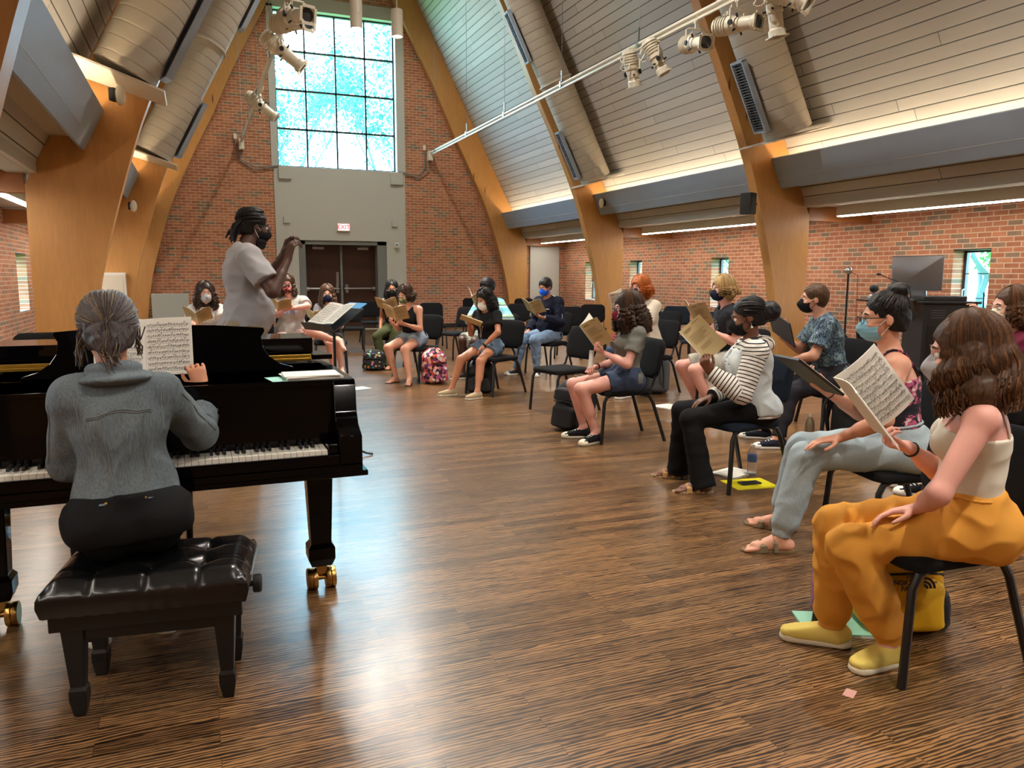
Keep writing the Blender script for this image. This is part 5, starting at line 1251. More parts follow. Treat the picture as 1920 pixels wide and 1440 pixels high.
                    if shoes.get('laces'):
                        for j in range(4): c_ = base+fd*(.035+.022*j)*L+fu*(.082-.008*j); tubepart('lace', [c_-sdv*.022, c_+fu*.006, c_+sdv*.022], .004, shoes['laces'], 5, so)
                        v = vol_like([base+fd*.15, base+fd*.21], .06, min(h, .006)); v.cone(base+fd*.155*L+fu*.02, base+fd*.175*L+fu*.018, .036, .032, .01, flat=(sdv, 1.3)); v.cut(base+fd*.148*L, -fd); v.cut(base, -fu); part('toe_cap', v, shoes.get('solemat', M_WHITE), parent=so)
                if shoes.get('sock'):
                    v = vol_like([P['an'+s]], .12); d_ = nrm(P['kn'+s]-P['an'+s]); v.cone(base+fu*.05, P['an'+s]+d_*shoes.get('sock_h', .03), .040*k, .041*k, .01, cap1=True); part('sock', v, shoes['sock'])
    # ---------------- face parts
    for s in (-1, 1):
        b = MB(); ax = Matrix((Hf, Hl, Hu)).transposed(); c = Vector(H(.079, s*.031, 0)-org); b.ell(c, (.0125*hs,)*3, 14, 8); b.cur = 1; b.ell(c+Vector(Hf)*.0075*hs, (.0062*hs, .0058*hs, .0058*hs), 12, 6, ax)
        b.build('eye', [plain('eye_white', (226, 220, 212), .25), plain('iris_%d' % eye[0], eye, .15)], body)
        if brow: tubepart('eyebrow', [H(.090, s*.012, .023), H(.091, s*.03, .030), H(.080, s*.048, .023)], [.003*hs, .0042*hs, .002*hs], brow, 6)
    if mask:
        hm = min(h, .005); v = vol_like([H(0, -.08, -.12), H(.14, .08, .02)], .03, hm); v.ell(H(.040, 0, -.052), V3(.080, .066, .064)*hs, HA, .01); v.cone(H(.09, 0, -.01), H(.112, 0, -.042), .012*hs, .020*hs, .02)
        v.cut(H(.0, 0, .002), Hu-.30*Hf if mask.get('low') else Hu-.12*Hf); v.cut(H(.022, 0, 0), -Hf+.18*Hu)
        if mask.get('pleat'):
            x, y, z = np.meshgrid(*v.ax, indexing='ij', sparse=True); zz = (x-Hc[0])*Hu[0]+(y-Hc[1])*Hu[1]+(z-Hc[2])*Hu[2]; v.f = (v.f+.0028*np.abs(np.sin(zz*150))).astype(np.float32)
        mk = part('face_mask', v, mask['mat']); sm = mask.get('strap', mask['mat'])
        for s in (-1, 1):
            tubepart('ear_loop', [H(.035, s*.064, -.030), H(.015, s*.074, -.010), H(-.008, s*.082, .010)], .0022, sm, 5, mk); tubepart('ear_loop', [H(.030, s*.060, -.080), H(.01, s*.072, -.055), H(-.012, s*.082, -.028)], .0022, sm, 5, mk)
    if glasses:
        b = MB()
        for s in (-1, 1):
            c = H(.112, s*.034, -.002); pts = [c+(Hl*math.cos(t)*.025+Hu*math.sin(t)*.019)*hs-Hf*.006*abs(math.cos(t)) for t in np.linspace(0, 2*math.pi, 17)]; b.tube([Vector(q-org) for q in pts], .0022, 5, cap=False)
            b.tube([Vector(q-org) for q in (H(.105, s*.059, .008), H(.05, s*.076, .006), H(-.015, s*.082, .004))], .0024, 5)
        b.tube([Vector(q-org) for q in (H(.112, -.01, .002), H(.114, 0, .004), H(.112, .01, .002))], .002, 5); b.build('glasses', glasses, body)
    # ---------------- hair
    if hair:
        hk = hair['kind']; m1, m2 = hair['mat'], hair.get('mat2', hair['mat']); hh = min(h, .007); vol = hair.get('vol', .012)
        low = {'short': .06, 'cap': .06}.get(hk, hair.get('len', .1))
        v = vol_like([H(0, 0, .13), H(-.12, 0, -low), H(0, .14, 0), H(0, -.14, 0), H(.1, 0, 0)]+[np.array(q) for q in hair.get('pts', [])], .07+vol, hh)
        v.ell(H(-.022, 0, .036), V3(.096+vol, .077+vol, .084+vol)*hs, HA, .02)
        if hk != 'short': v.ell(H(-.045, 0, -.015), V3(.075+vol*.6, .074+vol*.7, .085)*hs, HA, .025)
        else: v.ell(H(-.05, 0, -.01), V3(.062, .07, .075)*hs, HA, .025)
        if hk in ('long', 'curly'):
            ln = hair['len']; wd = hair.get('wide', .075)
            for s in (-1, 1):
                v.cone(H(-.02, s*(wd-.015), .0), H(-.035+hair.get('fwd', 0), s*wd*1.05, -ln*.55), .040+vol*.5, .044+vol*.6, .03); v.cone(H(-.035+hair.get('fwd', 0), s*wd*1.05, -ln*.55), H(-.04+hair.get('fwd', 0), s*wd*.95, -ln), .044+vol*.6, .022, .03)
            v.cone(H(-.06, 0, .0), H(-.075, 0, -ln*.6), .060+vol*.5, .058+vol*.5, .04); v.cone(H(-.075, 0, -ln*.6), H(-.075, 0, -ln), .058+vol*.5, .03, .04)
        if hk == 'bun': bc = H(*hair.get('bun', (-.07, 0, .125))); v.ell(bc, V3(.055, .055, .040)*hair.get('bs', 1), HA, .008)
        if hk == 'puff': v.ell(H(*hair.get('bun', (-.15, 0, .0))), V3(.062, .065, .060)*hair.get('bs', 1), HA, .012)
        if hk == 'nape': v.ell(H(-.10, .0, -.05), V3(.035, .045, .06), HA, .03)
        # clear the face and ears
        v.ell(H(.085, 0, -.045), V3(.082, hair.get('facew', .060), .105)*hs, HA, .012, sub=True)
        if hk in ('short', 'bun', 'puff', 'nape', 'dread'):
            for s in (-1, 1): v.ell(H(.022, s*.085, -.045), V3(.050, .03, .056)*hs, HA, .01, sub=True)
            v.ell(H(.0, 0, -.12), V3(.12, .11, .062)*hs, HA, .012, sub=True)
        if hair.get('afro'): v.wrinkle(.012, 2.4, 2)
        else: v.wrinkle(hair.get('wr', .006), 1.6, 2, (1, 1, .25))
        ho = part('hair', v, m1)
        ns = hair.get('strands', 0); rnd = random.Random(3+int(abs(pel[0])*10)); sb = [MB(), MB()]
        if ns and hk in ('long', 'curly', 'bun', 'puff', 'nape', 'dread'):
            ln = hair.get('len', .1); wv = hair.get('wave', .008); wf = hair.get('wfreq', 26)
            for i in range(ns):
                ph = rnd.uniform(hair.get('ph0', 35), 180)*rnd.choice((-1, 1)); pr = R(ph); r_ = 1.0+rnd.uniform(.0, .09); pts = []
                if hk in ('long', 'curly'):
                    th1 = 96; off = pr*2.2+rnd.uniform(-.5, .5); lt = rnd.uniform(.72, 1.05)*ln
                    for j in range(7):
                        a = R(8+(th1-8)*j/6); pts.append(H((-.022)+(.098+vol)*r_*math.sin(a)*math.cos(pr)*(1 if math.cos(pr) < 0 else .75), (.079+vol)*r_*math.sin(a)*math.sin(pr), .036+(.086+vol)*r_*math.cos(a)))
                    e_ = pts[-1]; out = nrm(Hl*math.sin(pr)+Hf*math.cos(pr)); nst = 12 if hk == 'long' else 18
                    for j in range(1, nst+1):
                        f_ = j/nst; q = e_-Hu*lt*f_*.98+out*(hair.get('wide', .075)*.35*math.sin(f_*2.6)*(1 if hk == 'long' else 1.2))+Hf*hair.get('fwd', 0)*f_
                        am = wv*(.3+f_); q = q+Hl*am*math.sin(wf*f_+off)+Hf*am*math.cos(wf*f_*.9+off)+out*am*.8*math.sin(wf*f_+off*1.3); pts.append(q)
                elif hk in ('bun', 'puff', 'nape', 'dread'):
                    tgt = H(*hair.get('bun', (-.10, 0, -.03))) if hk != 'nape' else H(-.112, .004, hair.get('tz', .02)); a0 = rnd.uniform(20, 100)
                    st = V3(math.sin(R(a0))*math.cos(pr), math.sin(R(a0))*math.sin(pr), math.cos(R(a0)))
                    if hk != 'nape' and st[0] > .55 and st[2] < .25: continue
                    c0 = V3(-.022, 0, .036); tl = np.array([(tgt-Hc)@Hf, (tgt-Hc)@Hl, (tgt-Hc)@Hu])/hs-c0
                    if hk == 'nape': st = V3(math.cos(pr)*math.sin(R(a0)), math.sin(pr)*math.sin(R(a0)), math.cos(R(a0))); 
                    for j in range(9):
                        f_ = j/8; q = st*(1-f_)+nrm(tl/V3(.096+vol, .077+vol, .084+vol))*f_; q = nrm(q)*V3(.098+vol, .079+vol, .086+vol)*(r_-.03); q = q*(1-f_**6)+tl*.97*f_**6 if hk != 'nape' else q; pts.append(H(*(c0+q)))
                sb[rnd.random() < hair.get('mixf', .4)].tube([Vector(np.array(q)-org) for q in pts], [hair.get('sr', .0032)*(.5+1.2*math.sin(min(1, .15+j/len(pts))*2.9)**.6) for j in range(len(pts))], 4)
            for q in hair.get('loose', []):
                for c in range(q[3]):
                    a_ = Vector(H(*q[0])-org)+Vector((rnd.gauss(0, .012), rnd.gauss(0, .012), rnd.gauss(0, .008))); b_ = Vector(H(*q[1])-org)+Vector([rnd.gauss(0, q[2]) for _ in range(3)]); c_ = Vector(H(*q[4])-org)+Vector([rnd.gauss(0, q[2]) for _ in range(3)]) if len(q) > 4 else None
                    pp = [a_, (a_+b_)/2+Vector([rnd.gauss(0, q[2]*.5) for _ in range(3)]), b_]+([c_] if c_ else []); sp_ = []
                    for i_ in range(len(pp)-1):
                        for t_ in (0, .33, .66): sp_.append(pp[i_].lerp(pp[i_+1], t_))
                    sb[rnd.random() < .5].tube(sp_+[pp[-1]], [.0022]*(len(sp_))+[.0008], 4)
            for b, m in zip(sb, (m1, m2)):
                if b.v: s_ = b.build('hair_strands', m, ho); s_['kind'] = 'stuff'
        if hk == 'dread':
            for i in range(16):
                a0 = H(-.095, (-.05+.1*(i % 5)/4), .03-.02*(i//5)); a1 = a0+(-Hf*rnd.uniform(.02, .06)-Hu*rnd.uniform(.03, .06)+Hl*rnd.uniform(-.02, .02)); a2 = a1+(-Hu*rnd.uniform(.05, .09)-Hf*rnd.uniform(-.01, .03)); tubepart('lock', [H(-.02+.02*(i//5), (-.05+.1*(i % 5)/4), .115), H(-.07, (-.05+.1*(i % 5)/4), .085), a0, a1, a2], [.012, .012, .012, .011, .006], m2, 7, ho)
    if extras: extras(dict(snap=snap, P=P, H=H, T=T, TT=TT, U=U, Ft=Ft, SLt=SLt, org=org, body=body, shirt=shirt, tube=tubepart, part=part, vol=vol_like, k=k, Hf=Hf, Hl=Hl, Hu=Hu, HD=HD, Z=Z, FT=FT, torso=torso, arm=arm, F0=F0, L0=L0))
    return body
# joint positions of every figure in metres (x right, y away from the camera, z up)
JT = {
 'p17': dict(pel=[2.467,1.827,0.547], neck=[2.446,1.801,0.987], head=[2.383,1.832,1.148], shL=[2.322,1.7,0.939], shR=[2.566,1.902,0.942], hiL=[2.423,1.755,0.547], hiR=[2.512,1.9,0.547], elL=[2.156,1.701,0.716], wrL=[2.277,1.87,0.605], elR=[2.498,1.974,0.688], wrR=[2.293,1.945,0.806], knL=[2.124,2.017,0.448], anL=[2.283,1.943,0.094], knR=[2.199,2.154,0.475], anR=[2.194,2.14,0.085], toL=[2.141,1.94,0.02], toR=[2.077,2.236,0.02], k=0.952, h=148.8, th=129.8),
 'p16': dict(pel=[3.244,2.796,0.544], neck=[3.177,2.837,1.018], head=[3.131,2.85,1.199], shL=[3.08,2.698,0.975], shR=[3.274,2.976,0.969], hiL=[3.19,2.722,0.543], hiR=[3.293,2.876,0.544], elL=[2.932,2.622,0.738], wrL=[2.887,2.844,0.614], elR=[3.217,3.033,0.685], wrR=[2.992,3.041,0.809], knL=[2.825,2.99,0.499], anL=[2.722,3.026,0.089], knR=[2.974,3.182,0.497], anR=[2.958,3.294,0.089], toL=[2.569,3.083,0.019], toR=[2.863,3.422,0.02], k=1.028, h=147.8, th=144.8),
 'p14': dict(pel=[3.388,4.11,0.536], neck=[3.369,4.108,0.966], head=[3.323,4.11,1.138], shL=[3.289,3.967,0.92], shR=[3.447,4.25,0.916], hiL=[3.353,4.03,0.536], hiR=[3.415,4.195,0.536], elL=[3.193,3.961,0.656], wrL=[3.041,4.101,0.788], elR=[3.408,4.307,0.64], wrR=[3.174,4.257,0.594], knL=[2.96,4.183,0.47], anL=[3.0,4.087,0.083], knR=[3.048,4.41,0.483], anR=[3.073,4.456,0.086], toL=[2.852,4.137,0.02], toR=[2.948,4.539,0.02], k=0.978, h=159.3, th=150.6),
 'p11': dict(pel=[3.348,5.7,0.536], neck=[3.407,5.678,0.97], head=[3.343,5.678,1.131], shL=[3.367,5.526,0.927], shR=[3.445,5.831,0.919], hiL=[3.331,5.617,0.536], hiR=[3.361,5.786,0.536], elL=[3.254,5.489,0.682], wrL=[3.134,5.679,0.761], elR=[3.352,5.867,0.656], wrR=[3.128,5.786,0.637], knL=[2.937,5.704,0.464], anL=[3.068,5.682,0.092], knR=[2.981,5.941,0.47], anR=[3.077,5.913,0.09], toL=[2.935,5.627,0.019], toR=[2.936,5.954,0.019], k=0.955, h=168.8, th=165.1),
 'p12': dict(pel=[4.995,7.966,0.562], neck=[4.929,7.96,1.09], head=[4.849,7.947,1.267], shL=[4.961,7.79,1.043], shR=[4.896,8.13,1.043], hiL=[5.014,7.873,0.562], hiR=[4.976,8.058,0.562], elL=[4.77,7.727,0.821], wrL=[4.536,7.611,0.847], elR=[4.977,8.249,0.781], wrR=[4.76,8.114,0.843], knL=[4.583,7.742,0.517], anL=[4.583,7.742,0.085], knR=[4.528,8.006,0.517], anR=[4.528,8.006,0.085], toL=[4.433,7.672,0.02], toR=[4.363,8.01,0.02], k=1.052, h=191.8, th=190.9),
 'p13': dict(pel=[4.985,6.396,0.558], neck=[4.941,6.406,1.083], head=[4.873,6.429,1.271], shL=[4.884,6.241,1.034], shR=[4.997,6.57,1.034], hiL=[4.965,6.303,0.558], hiR=[5.004,6.491,0.557], elL=[4.898,6.176,0.739], wrL=[4.704,6.316,0.853], elR=[4.955,6.619,0.739], wrR=[4.721,6.502,0.774], knL=[4.52,6.352,0.482], anL=[4.691,6.284,0.089], knR=[4.613,6.714,0.482], anR=[4.822,6.701,0.099], toL=[4.527,6.282,0.02], toR=[4.677,6.77,0.02], k=1.054, h=167.4, th=160.9),
 'p15': dict(pel=[4.92,4.976,0.565], neck=[4.837,5.009,1.051], head=[4.757,5.051,1.213], shL=[4.754,4.872,1.006], shR=[4.92,5.147,1.007], hiL=[4.892,4.893,0.565], hiR=[4.949,5.058,0.566], elL=[4.624,4.874,0.76], wrL=[4.627,5.109,0.702], elR=[4.83,5.256,0.77], wrR=[4.617,5.245,0.885], knL=[4.5,4.99,0.45], anL=[4.358,4.942,0.086], knR=[4.559,5.143,0.45], anR=[4.508,5.299,0.087], toL=[4.213,4.997,0.02], toR=[4.379,5.381,0.02], k=0.972, h=161.6, th=149.0),
 'p18': dict(pel=[4.657,3.223,0.553], neck=[4.643,3.227,1.036], head=[4.598,3.25,1.214], shL=[4.551,3.094,0.993], shR=[4.736,3.36,0.993], hiL=[4.616,3.146,0.553], hiR=[4.697,3.302,0.553], elL=[4.437,3.069,0.739], wrL=[4.204,3.056,0.662], elR=[4.917,3.537,0.878], wrR=[4.835,3.582,1.106], knL=[4.274,3.385,0.475], anL=[4.308,3.489,0.086], knR=[4.353,3.534,0.479], anR=[4.395,3.597,0.084], toL=[4.175,3.564,0.021], toR=[4.286,3.706,0.021], k=0.982, h=153.1, th=145.2),
 'p10': dict(pel=[4.703,10.18,0.555], neck=[4.695,10.173,1.068], head=[4.625,10.137,1.242], shL=[4.78,10.025,1.022], shR=[4.611,10.322,1.022], hiL=[4.749,10.099,0.555], hiR=[4.657,10.261,0.555], elL=[4.763,9.924,0.746], wrL=[4.515,9.946,0.813], elR=[4.589,10.408,0.741], wrR=[4.422,10.261,0.612], knL=[4.358,9.892,0.513], anL=[4.414,9.934,0.093], knR=[4.245,10.1,0.506], anR=[4.198,10.169,0.089], toL=[4.339,9.794,0.02], toR=[4.044,10.122,0.02], k=1.034, h=209.8, th=209.6),
 'p9': dict(pel=[3.232,8.699,0.553], neck=[3.207,8.681,0.977], head=[3.153,8.634,1.121], shL=[3.28,8.556,0.937], shR=[3.135,8.806,0.938], hiL=[3.272,8.631,0.552], hiR=[3.19,8.767,0.552], elL=[3.234,8.401,0.746], wrL=[3.071,8.423,0.601], elR=[3.04,8.792,0.708], wrR=[2.959,8.626,0.827], knL=[3.012,8.392,0.415], anL=[2.933,8.277,0.084], knR=[2.857,8.647,0.417], anR=[2.729,8.611,0.082], toL=[2.804,8.229,0.02], toR=[2.589,8.605,0.021], k=0.88, h=210.6, th=210.2),
 'p8': dict(pel=[3.799,10.099,0.551], neck=[3.755,10.075,1.057], head=[3.698,10.034,1.237], shL=[3.837,9.922,1.011], shR=[3.674,10.228,1.01], hiL=[3.844,10.017,0.551], hiR=[3.753,10.182,0.551], elL=[3.9,9.707,0.816], wrL=[3.646,9.644,0.816], elR=[3.492,10.147,0.788], wrR=[3.475,9.901,0.878], knL=[3.445,9.807,0.518], anL=[3.445,9.807,0.086], knR=[3.339,10.006,0.522], anR=[3.339,10.007,0.088], toL=[3.322,9.697,0.02], toR=[3.181,9.962,0.02], k=1.05, h=208.9, th=208.1),
 'p7': dict(pel=[2.69,10.162,0.552], neck=[2.627,10.109,0.994], head=[2.555,10.068,1.147], shL=[2.727,9.993,0.952], shR=[2.526,10.225,0.949], hiL=[2.745,10.098,0.552], hiR=[2.635,10.225,0.552], elL=[2.717,9.91,0.7], wrL=[2.509,9.828,0.767], elR=[2.506,10.227,0.681], wrR=[2.381,10.056,0.777], knL=[2.476,9.82,0.444], anL=[2.503,9.698,0.085], knR=[2.302,10.023,0.456], anR=[2.388,9.97,0.088], toL=[2.446,9.565,0.019], toR=[2.27,9.889,0.018], k=0.932, h=220.9, th=221.0),
 'p6': dict(pel=[2.837,11.93,0.558], neck=[2.839,11.921,1.031], head=[2.808,11.856,1.197], shL=[2.973,11.831,0.986], shR=[2.705,12.012,0.987], hiL=[2.912,11.883,0.558], hiR=[2.761,11.977,0.558], elL=[2.897,11.783,0.72], wrL=[2.741,11.605,0.787], elR=[2.697,12.105,0.722], wrR=[2.627,11.923,0.573], knL=[2.739,11.502,0.488], anL=[2.66,11.44,0.091], knR=[2.51,11.647,0.48], anR=[2.598,11.623,0.086], toL=[2.58,11.312,0.015], toR=[2.517,11.494,0.02], k=0.983, h=238.0, th=236.2),
 'p5': dict(pel=[1.784,11.422,0.549], neck=[1.76,11.345,0.977], head=[1.736,11.296,1.138], shL=[1.909,11.324,0.932], shR=[1.612,11.367,0.937], hiL=[1.864,11.411,0.549], hiR=[1.703,11.432,0.549], elL=[1.922,11.298,0.67], wrL=[1.761,11.139,0.691], elR=[1.541,11.269,0.708], wrR=[1.569,11.046,0.678], knL=[1.815,11.038,0.444], anL=[1.873,11.113,0.085], knR=[1.703,11.054,0.448], anR=[1.754,11.084,0.082], toL=[1.885,10.973,0.02], toR=[1.697,10.954,0.02], k=0.909, h=262.4, th=261.8),
 'p4': dict(pel=[1.169,10.739,0.567], neck=[1.161,10.72,1.099], head=[1.116,10.673,1.283], shL=[1.329,10.689,1.052], shR=[0.993,10.751,1.052], hiL=[1.261,10.723,0.567], hiR=[1.077,10.756,0.567], elL=[1.339,10.398,1.002], wrL=[1.109,10.283,0.975], elR=[0.949,10.509,0.89], wrR=[1.048,10.284,0.971], knL=[1.335,10.296,0.675], anL=[1.718,10.408,0.529], knR=[0.959,10.33,0.51], anR=[0.959,10.33,0.085], toL=[1.723,10.265,0.426], toR=[0.894,10.18,0.02], k=1.038, h=259.7, th=259.6),
 'p3': dict(pel=[0.097,9.997,0.562], neck=[0.102,9.973,1.036], head=[0.102,9.893,1.19], shL=[0.256,9.986,0.994], shR=[-0.052,9.96,0.994], hiL=[0.181,10.003,0.562], hiR=[0.013,9.99,0.562], elL=[0.274,9.765,0.844], wrL=[0.191,9.557,0.777], elR=[-0.075,9.739,0.846], wrR=[-0.017,9.513,0.822], knL=[0.252,9.617,0.468], anL=[0.252,9.617,0.084], knR=[0.004,9.597,0.468], anR=[0.004,9.597,0.084], toL=[0.294,9.477,0.02], toR=[-0.016,9.452,0.02], k=0.94, h=274.5, th=274.7),
 'p2': dict(pel=[0.334,5.972,1.019], neck=[0.331,5.975,1.581], head=[0.417,6.02,1.753], shL=[0.305,6.156,1.532], shR=[0.356,5.794,1.534], hiL=[0.319,6.071,1.019], hiR=[0.35,5.874,1.019], elL=[0.546,6.292,1.383], wrL=[0.623,6.094,1.559], elR=[0.495,5.665,1.285], wrR=[0.618,5.761,1.514], knL=[0.319,6.07,0.542], anL=[0.319,6.07,0.087], knR=[0.35,5.874,0.542], anR=[0.35,5.874,0.087], toL=[0.48,6.138,0.02], toR=[0.524,5.86,0.02], k=1.106, h=9.0, th=8.1),
 'p1': dict(pel=[-0.247,2.835,0.579], neck=[-0.267,2.874,1.054], head=[-0.283,2.947,1.212], shL=[-0.422,2.855,1.011], shR=[-0.11,2.893,1.011], hiL=[-0.333,2.824,0.579], hiR=[-0.162,2.846,0.579], elL=[-0.463,2.979,0.773], wrL=[-0.406,3.168,0.638], elR=[0.009,3.052,0.825], wrR=[-0.02,3.264,0.93], knL=[-0.421,3.211,0.474], anL=[-0.421,3.211,0.084], knR=[-0.171,3.242,0.474], anR=[-0.171,3.242,0.084], toL=[-0.471,3.352,0.02], toR=[-0.157,3.391,0.02], k=0.955, h=97.1, th=97.0),
 'p19': dict(pel=[0.677,10.617,0.562], neck=[0.682,10.593,1.036], head=[0.682,10.513,1.19], shL=[0.836,10.606,0.994], shR=[0.528,10.58,0.994], hiL=[0.761,10.623,0.562], hiR=[0.593,10.61,0.562], elL=[0.854,10.385,0.844], wrL=[0.771,10.177,0.777], elR=[0.505,10.359,0.846], wrR=[0.563,10.133,0.822], knL=[0.832,10.237,0.468], anL=[0.832,10.237,0.084], knR=[0.584,10.217,0.468], anR=[0.584,10.217,0.084], toL=[0.874,10.097,0.02], toR=[0.564,10.072,0.02], k=0.94, h=274.5, th=274.7)}
J = JT
J['p1']['shL'][0] += .028; J['p1']['shR'][0] -= .022; J['p1']['shL'][2] -= .012; J['p1']['shR'][2] -= .012
J['p1']['elL'] = [-.432, 2.94, .765]; J['p1']['wrL'] = [-.415, 3.135, .775]
J['p1']['elR'] = [-.015, 3.04, .82]; J['p1']['wrR'] = [.005, 3.245, .955]
SK = {n: skin('skin_'+n, c) for n, c in dict(fair=(224, 172, 150), light=(216, 160, 132), tan=(192, 132, 98), olive=(180, 122, 88), brown=(120, 76, 54), dark=(78, 50, 38), rosy=(226, 168, 152)).items()}
HR = {n: hairmat('hair_'+n, a, b) for n, (a, b) in dict(black=((10, 8, 9), (34, 28, 28)), dark=((24, 16, 12), (62, 44, 34)), brown=((44, 28, 18), (104, 72, 46)), warm=((70, 40, 22), (134, 90, 52)), grey=((48, 42, 44), (98, 88, 88)), ash=((74, 62, 50), (130, 112, 88)), red=((140, 66, 22), (206, 118, 52)), blond=((140, 108, 62), (204, 172, 118)), magenta=((60, 10, 30), (120, 24, 60)), lightbrown=((84, 62, 44), (134, 108, 80))).items()}
C = cloth
B_ = lambda c: plain('brow_%d' % c[0], c, .8)
DK, BR = B_((24, 17, 14)), B_((70, 48, 32))
M_DEN = denim('denim_dark', (34, 46, 72), (60, 76, 104)); M_DENL = denim('denim_light', (110, 128, 146), (164, 180, 194)); M_DENB = denim('denim_blue', (84, 110, 142), (134, 160, 188))
M_JACK = denim('denim_jacket', (26, 40, 56), (122, 134, 138), (120, 120, 7)); M_SEAM = cloth('seam_thread', (112, 118, 116)); M_DENW = denim('denim_pale', (170, 180, 184), (214, 220, 220), (60, 60, 60))
SNK = dict(kind='low', mat=C('navy_shoe', (30, 32, 44)), open=False, laces=M_WHITE)

# 1 pianist, seen from behind
def x1(c):
    o, T, TT, k, U_ = c['org'], c['T'], c['TT'], c['k'], c['U']; sh = c['shirt']
    def on(pts, off=.002): return snap(sh, [Vector(p-o) for p in pts], off)
    def seam(pts, r=.0032, n='seam', m=None, off=.001, flat=.6): return MB().tube(on(pts, off), r, 6, flat=flat).build(n, m or M_SEAM, sh)
    for dz in (0, .008): seam([TT(-.16, .135-.27*i/18, .385+dz+.010*math.sin(i/18*math.pi)) for i in range(19)], .0022)
    for s in (-1, 1):
        for dx in (0, .007): seam([TT(-.17, s*(.088+dx-.030*(i/12)), .375-.30*(i/12)) for i in range(13)], .0020)
    for dz in (.088, .125): seam([T(-.2, .15-.30*i/18, dz) for i in range(19)], .0024)
    for s in (-1, 1):
        p = on([T(-.2, s*.125, .106), T(-.2, s*.07, .106)], .004); q = MB().tube([p[0], p[0].lerp(p[1], .8), p[1]], [.014, .014, .004], 8, flat=.35).build('waist_tab', M_JACK, sh)
        p = on([T(-.2, s*.075, .106)], .009)[0]; MB().ell(p, (.006, .006, .006), 10, 6).build('tab_button', M_BRASS, sh)
    for s in 'LR':
        a, b = c['P']['sh'+s], c['P']['el'+s]; L_ = c['SLt']*(.06 if s == 'L' else -.06); seam([a+(b-a)*t+L_-c['Ft']*.03 for t in (.05, .2, .35, .5, .65, .8, .95)], .0022)
        sg = 1 if s == 'L' else -1; seam([c['P']['neck']*.25+a*.75+c['SLt']*sg*.012+U_*.05-c['Ft']*t for t in (.0, .03, .06)]+[a-c['Ft']*.09-U_*t for t in (.0, .04, .08, .11)], .0022)
    N = c['P']['neck']; v = c['vol']([N], .15, .006); v.ell(N+U_*.036-c['Ft']*.010, V3(.074, .088, .036), (c['Ft'], c['SLt'], U_), .01); v.ell(N-c['Ft']*.05+U_*.004, V3(.080, .112, .022), (c['Ft'], c['SLt'], U_), .012)
    v.ell(N+U_*.062+c['Ft']*.012, V3(.062, .068, .045), (c['Ft'], c['SLt'], U_), .006, sub=True); v.wrinkle(.003, 1.2, 4); cl_ = c['part']('collar', v, M_JACK, parent=sh)
    w = c['P']['elR']+(c['P']['wrR']-c['P']['elR'])*.33; v = c['vol']([w], .12, .006); d = nrm(c['P']['wrR']-c['P']['elR']); v.cone(w-d*.035, w+d*.03, .058, .066, .01, cap0=True, cap1=True); v.wrinkle(.005, 1.2, 4); c['part']('sleeve_cuff', v, M_JACK, parent=sh)
    v = c['vol']([T(0, 0, -.05), T(0, 0, .15)], .24, .007); v.ell(T(-.005, 0, .03), V3(.138, .196, .12), (c['F0'], c['L0'], c['Z']), .04)
    for s in (-1, 1): v.ell(T(-.05, s*.085, .0), V3(.125, .118, .11), (c['F0'], c['L0'], c['Z']), .04)
    v.ell(T(0, 0, .12), V3(.108, .138, .12), None, .04); v.cut(T(0, 0, .11), U_); v.cut(T(0, 0, -.03), -U_+c['F0']*.15); v.wrinkle(.008, .6, 11, (.3, .3, 1)); c['part']('undershirt', v, C('black_jersey', (14, 14, 16)))
person(J['p1'], 'pianist seen from behind in a faded denim jacket, grey hair twisted up', SK['tan'],
    dict(kind='nape', mat=HR['grey'], mat2=HR['ash'], strands=520, vol=.010, sr=.0026, mixf=.35, ph0=0, tz=.0,
         loose=[((-.115, .0, .045), (-.125, .012, -.02), .010, 46, (-.118, .0, -.085)), ((-.118, .0, -.03), (-.12, .0, -.09), .016, 40, (-.135, -.01, -.135)), ((-.05, .078, .0), (-.04, .088, -.06), .008, 16, (-.03, .092, -.12)), ((-.02, -.082, .0), (-.01, -.092, -.05), .007, 14, (.0, -.094, -.085))]),
    dict(kind='jacket', mat=M_JACK, t=.018, fore=.35, hem=-.085, loose=.012, hemtilt=0, wr=.008, wf=.55, name='denim_jacket'), dict(kind='pants', mat=C('black_jersey', (14, 14, 16)), t=.012, name='black_trousers', len=.95),
    dict(kind='low', mat=M_BLKP, open=False), h=.006, g=1.0, hp=14, hy=0, hs=1.0, bust=.6,
    hands=dict(R=dict(d=(-.22, .42, .88), n=(-.05, .93, -.35), curl=(35, 40, 25), td=(-1, 0, .2), fan=7, fc={3: -30, 2: -12}, spread=.22), L=dict(d=(.1, .98, -.15), n=(0, 0, -1), curl=(20, 35, 20))), extras=x1)
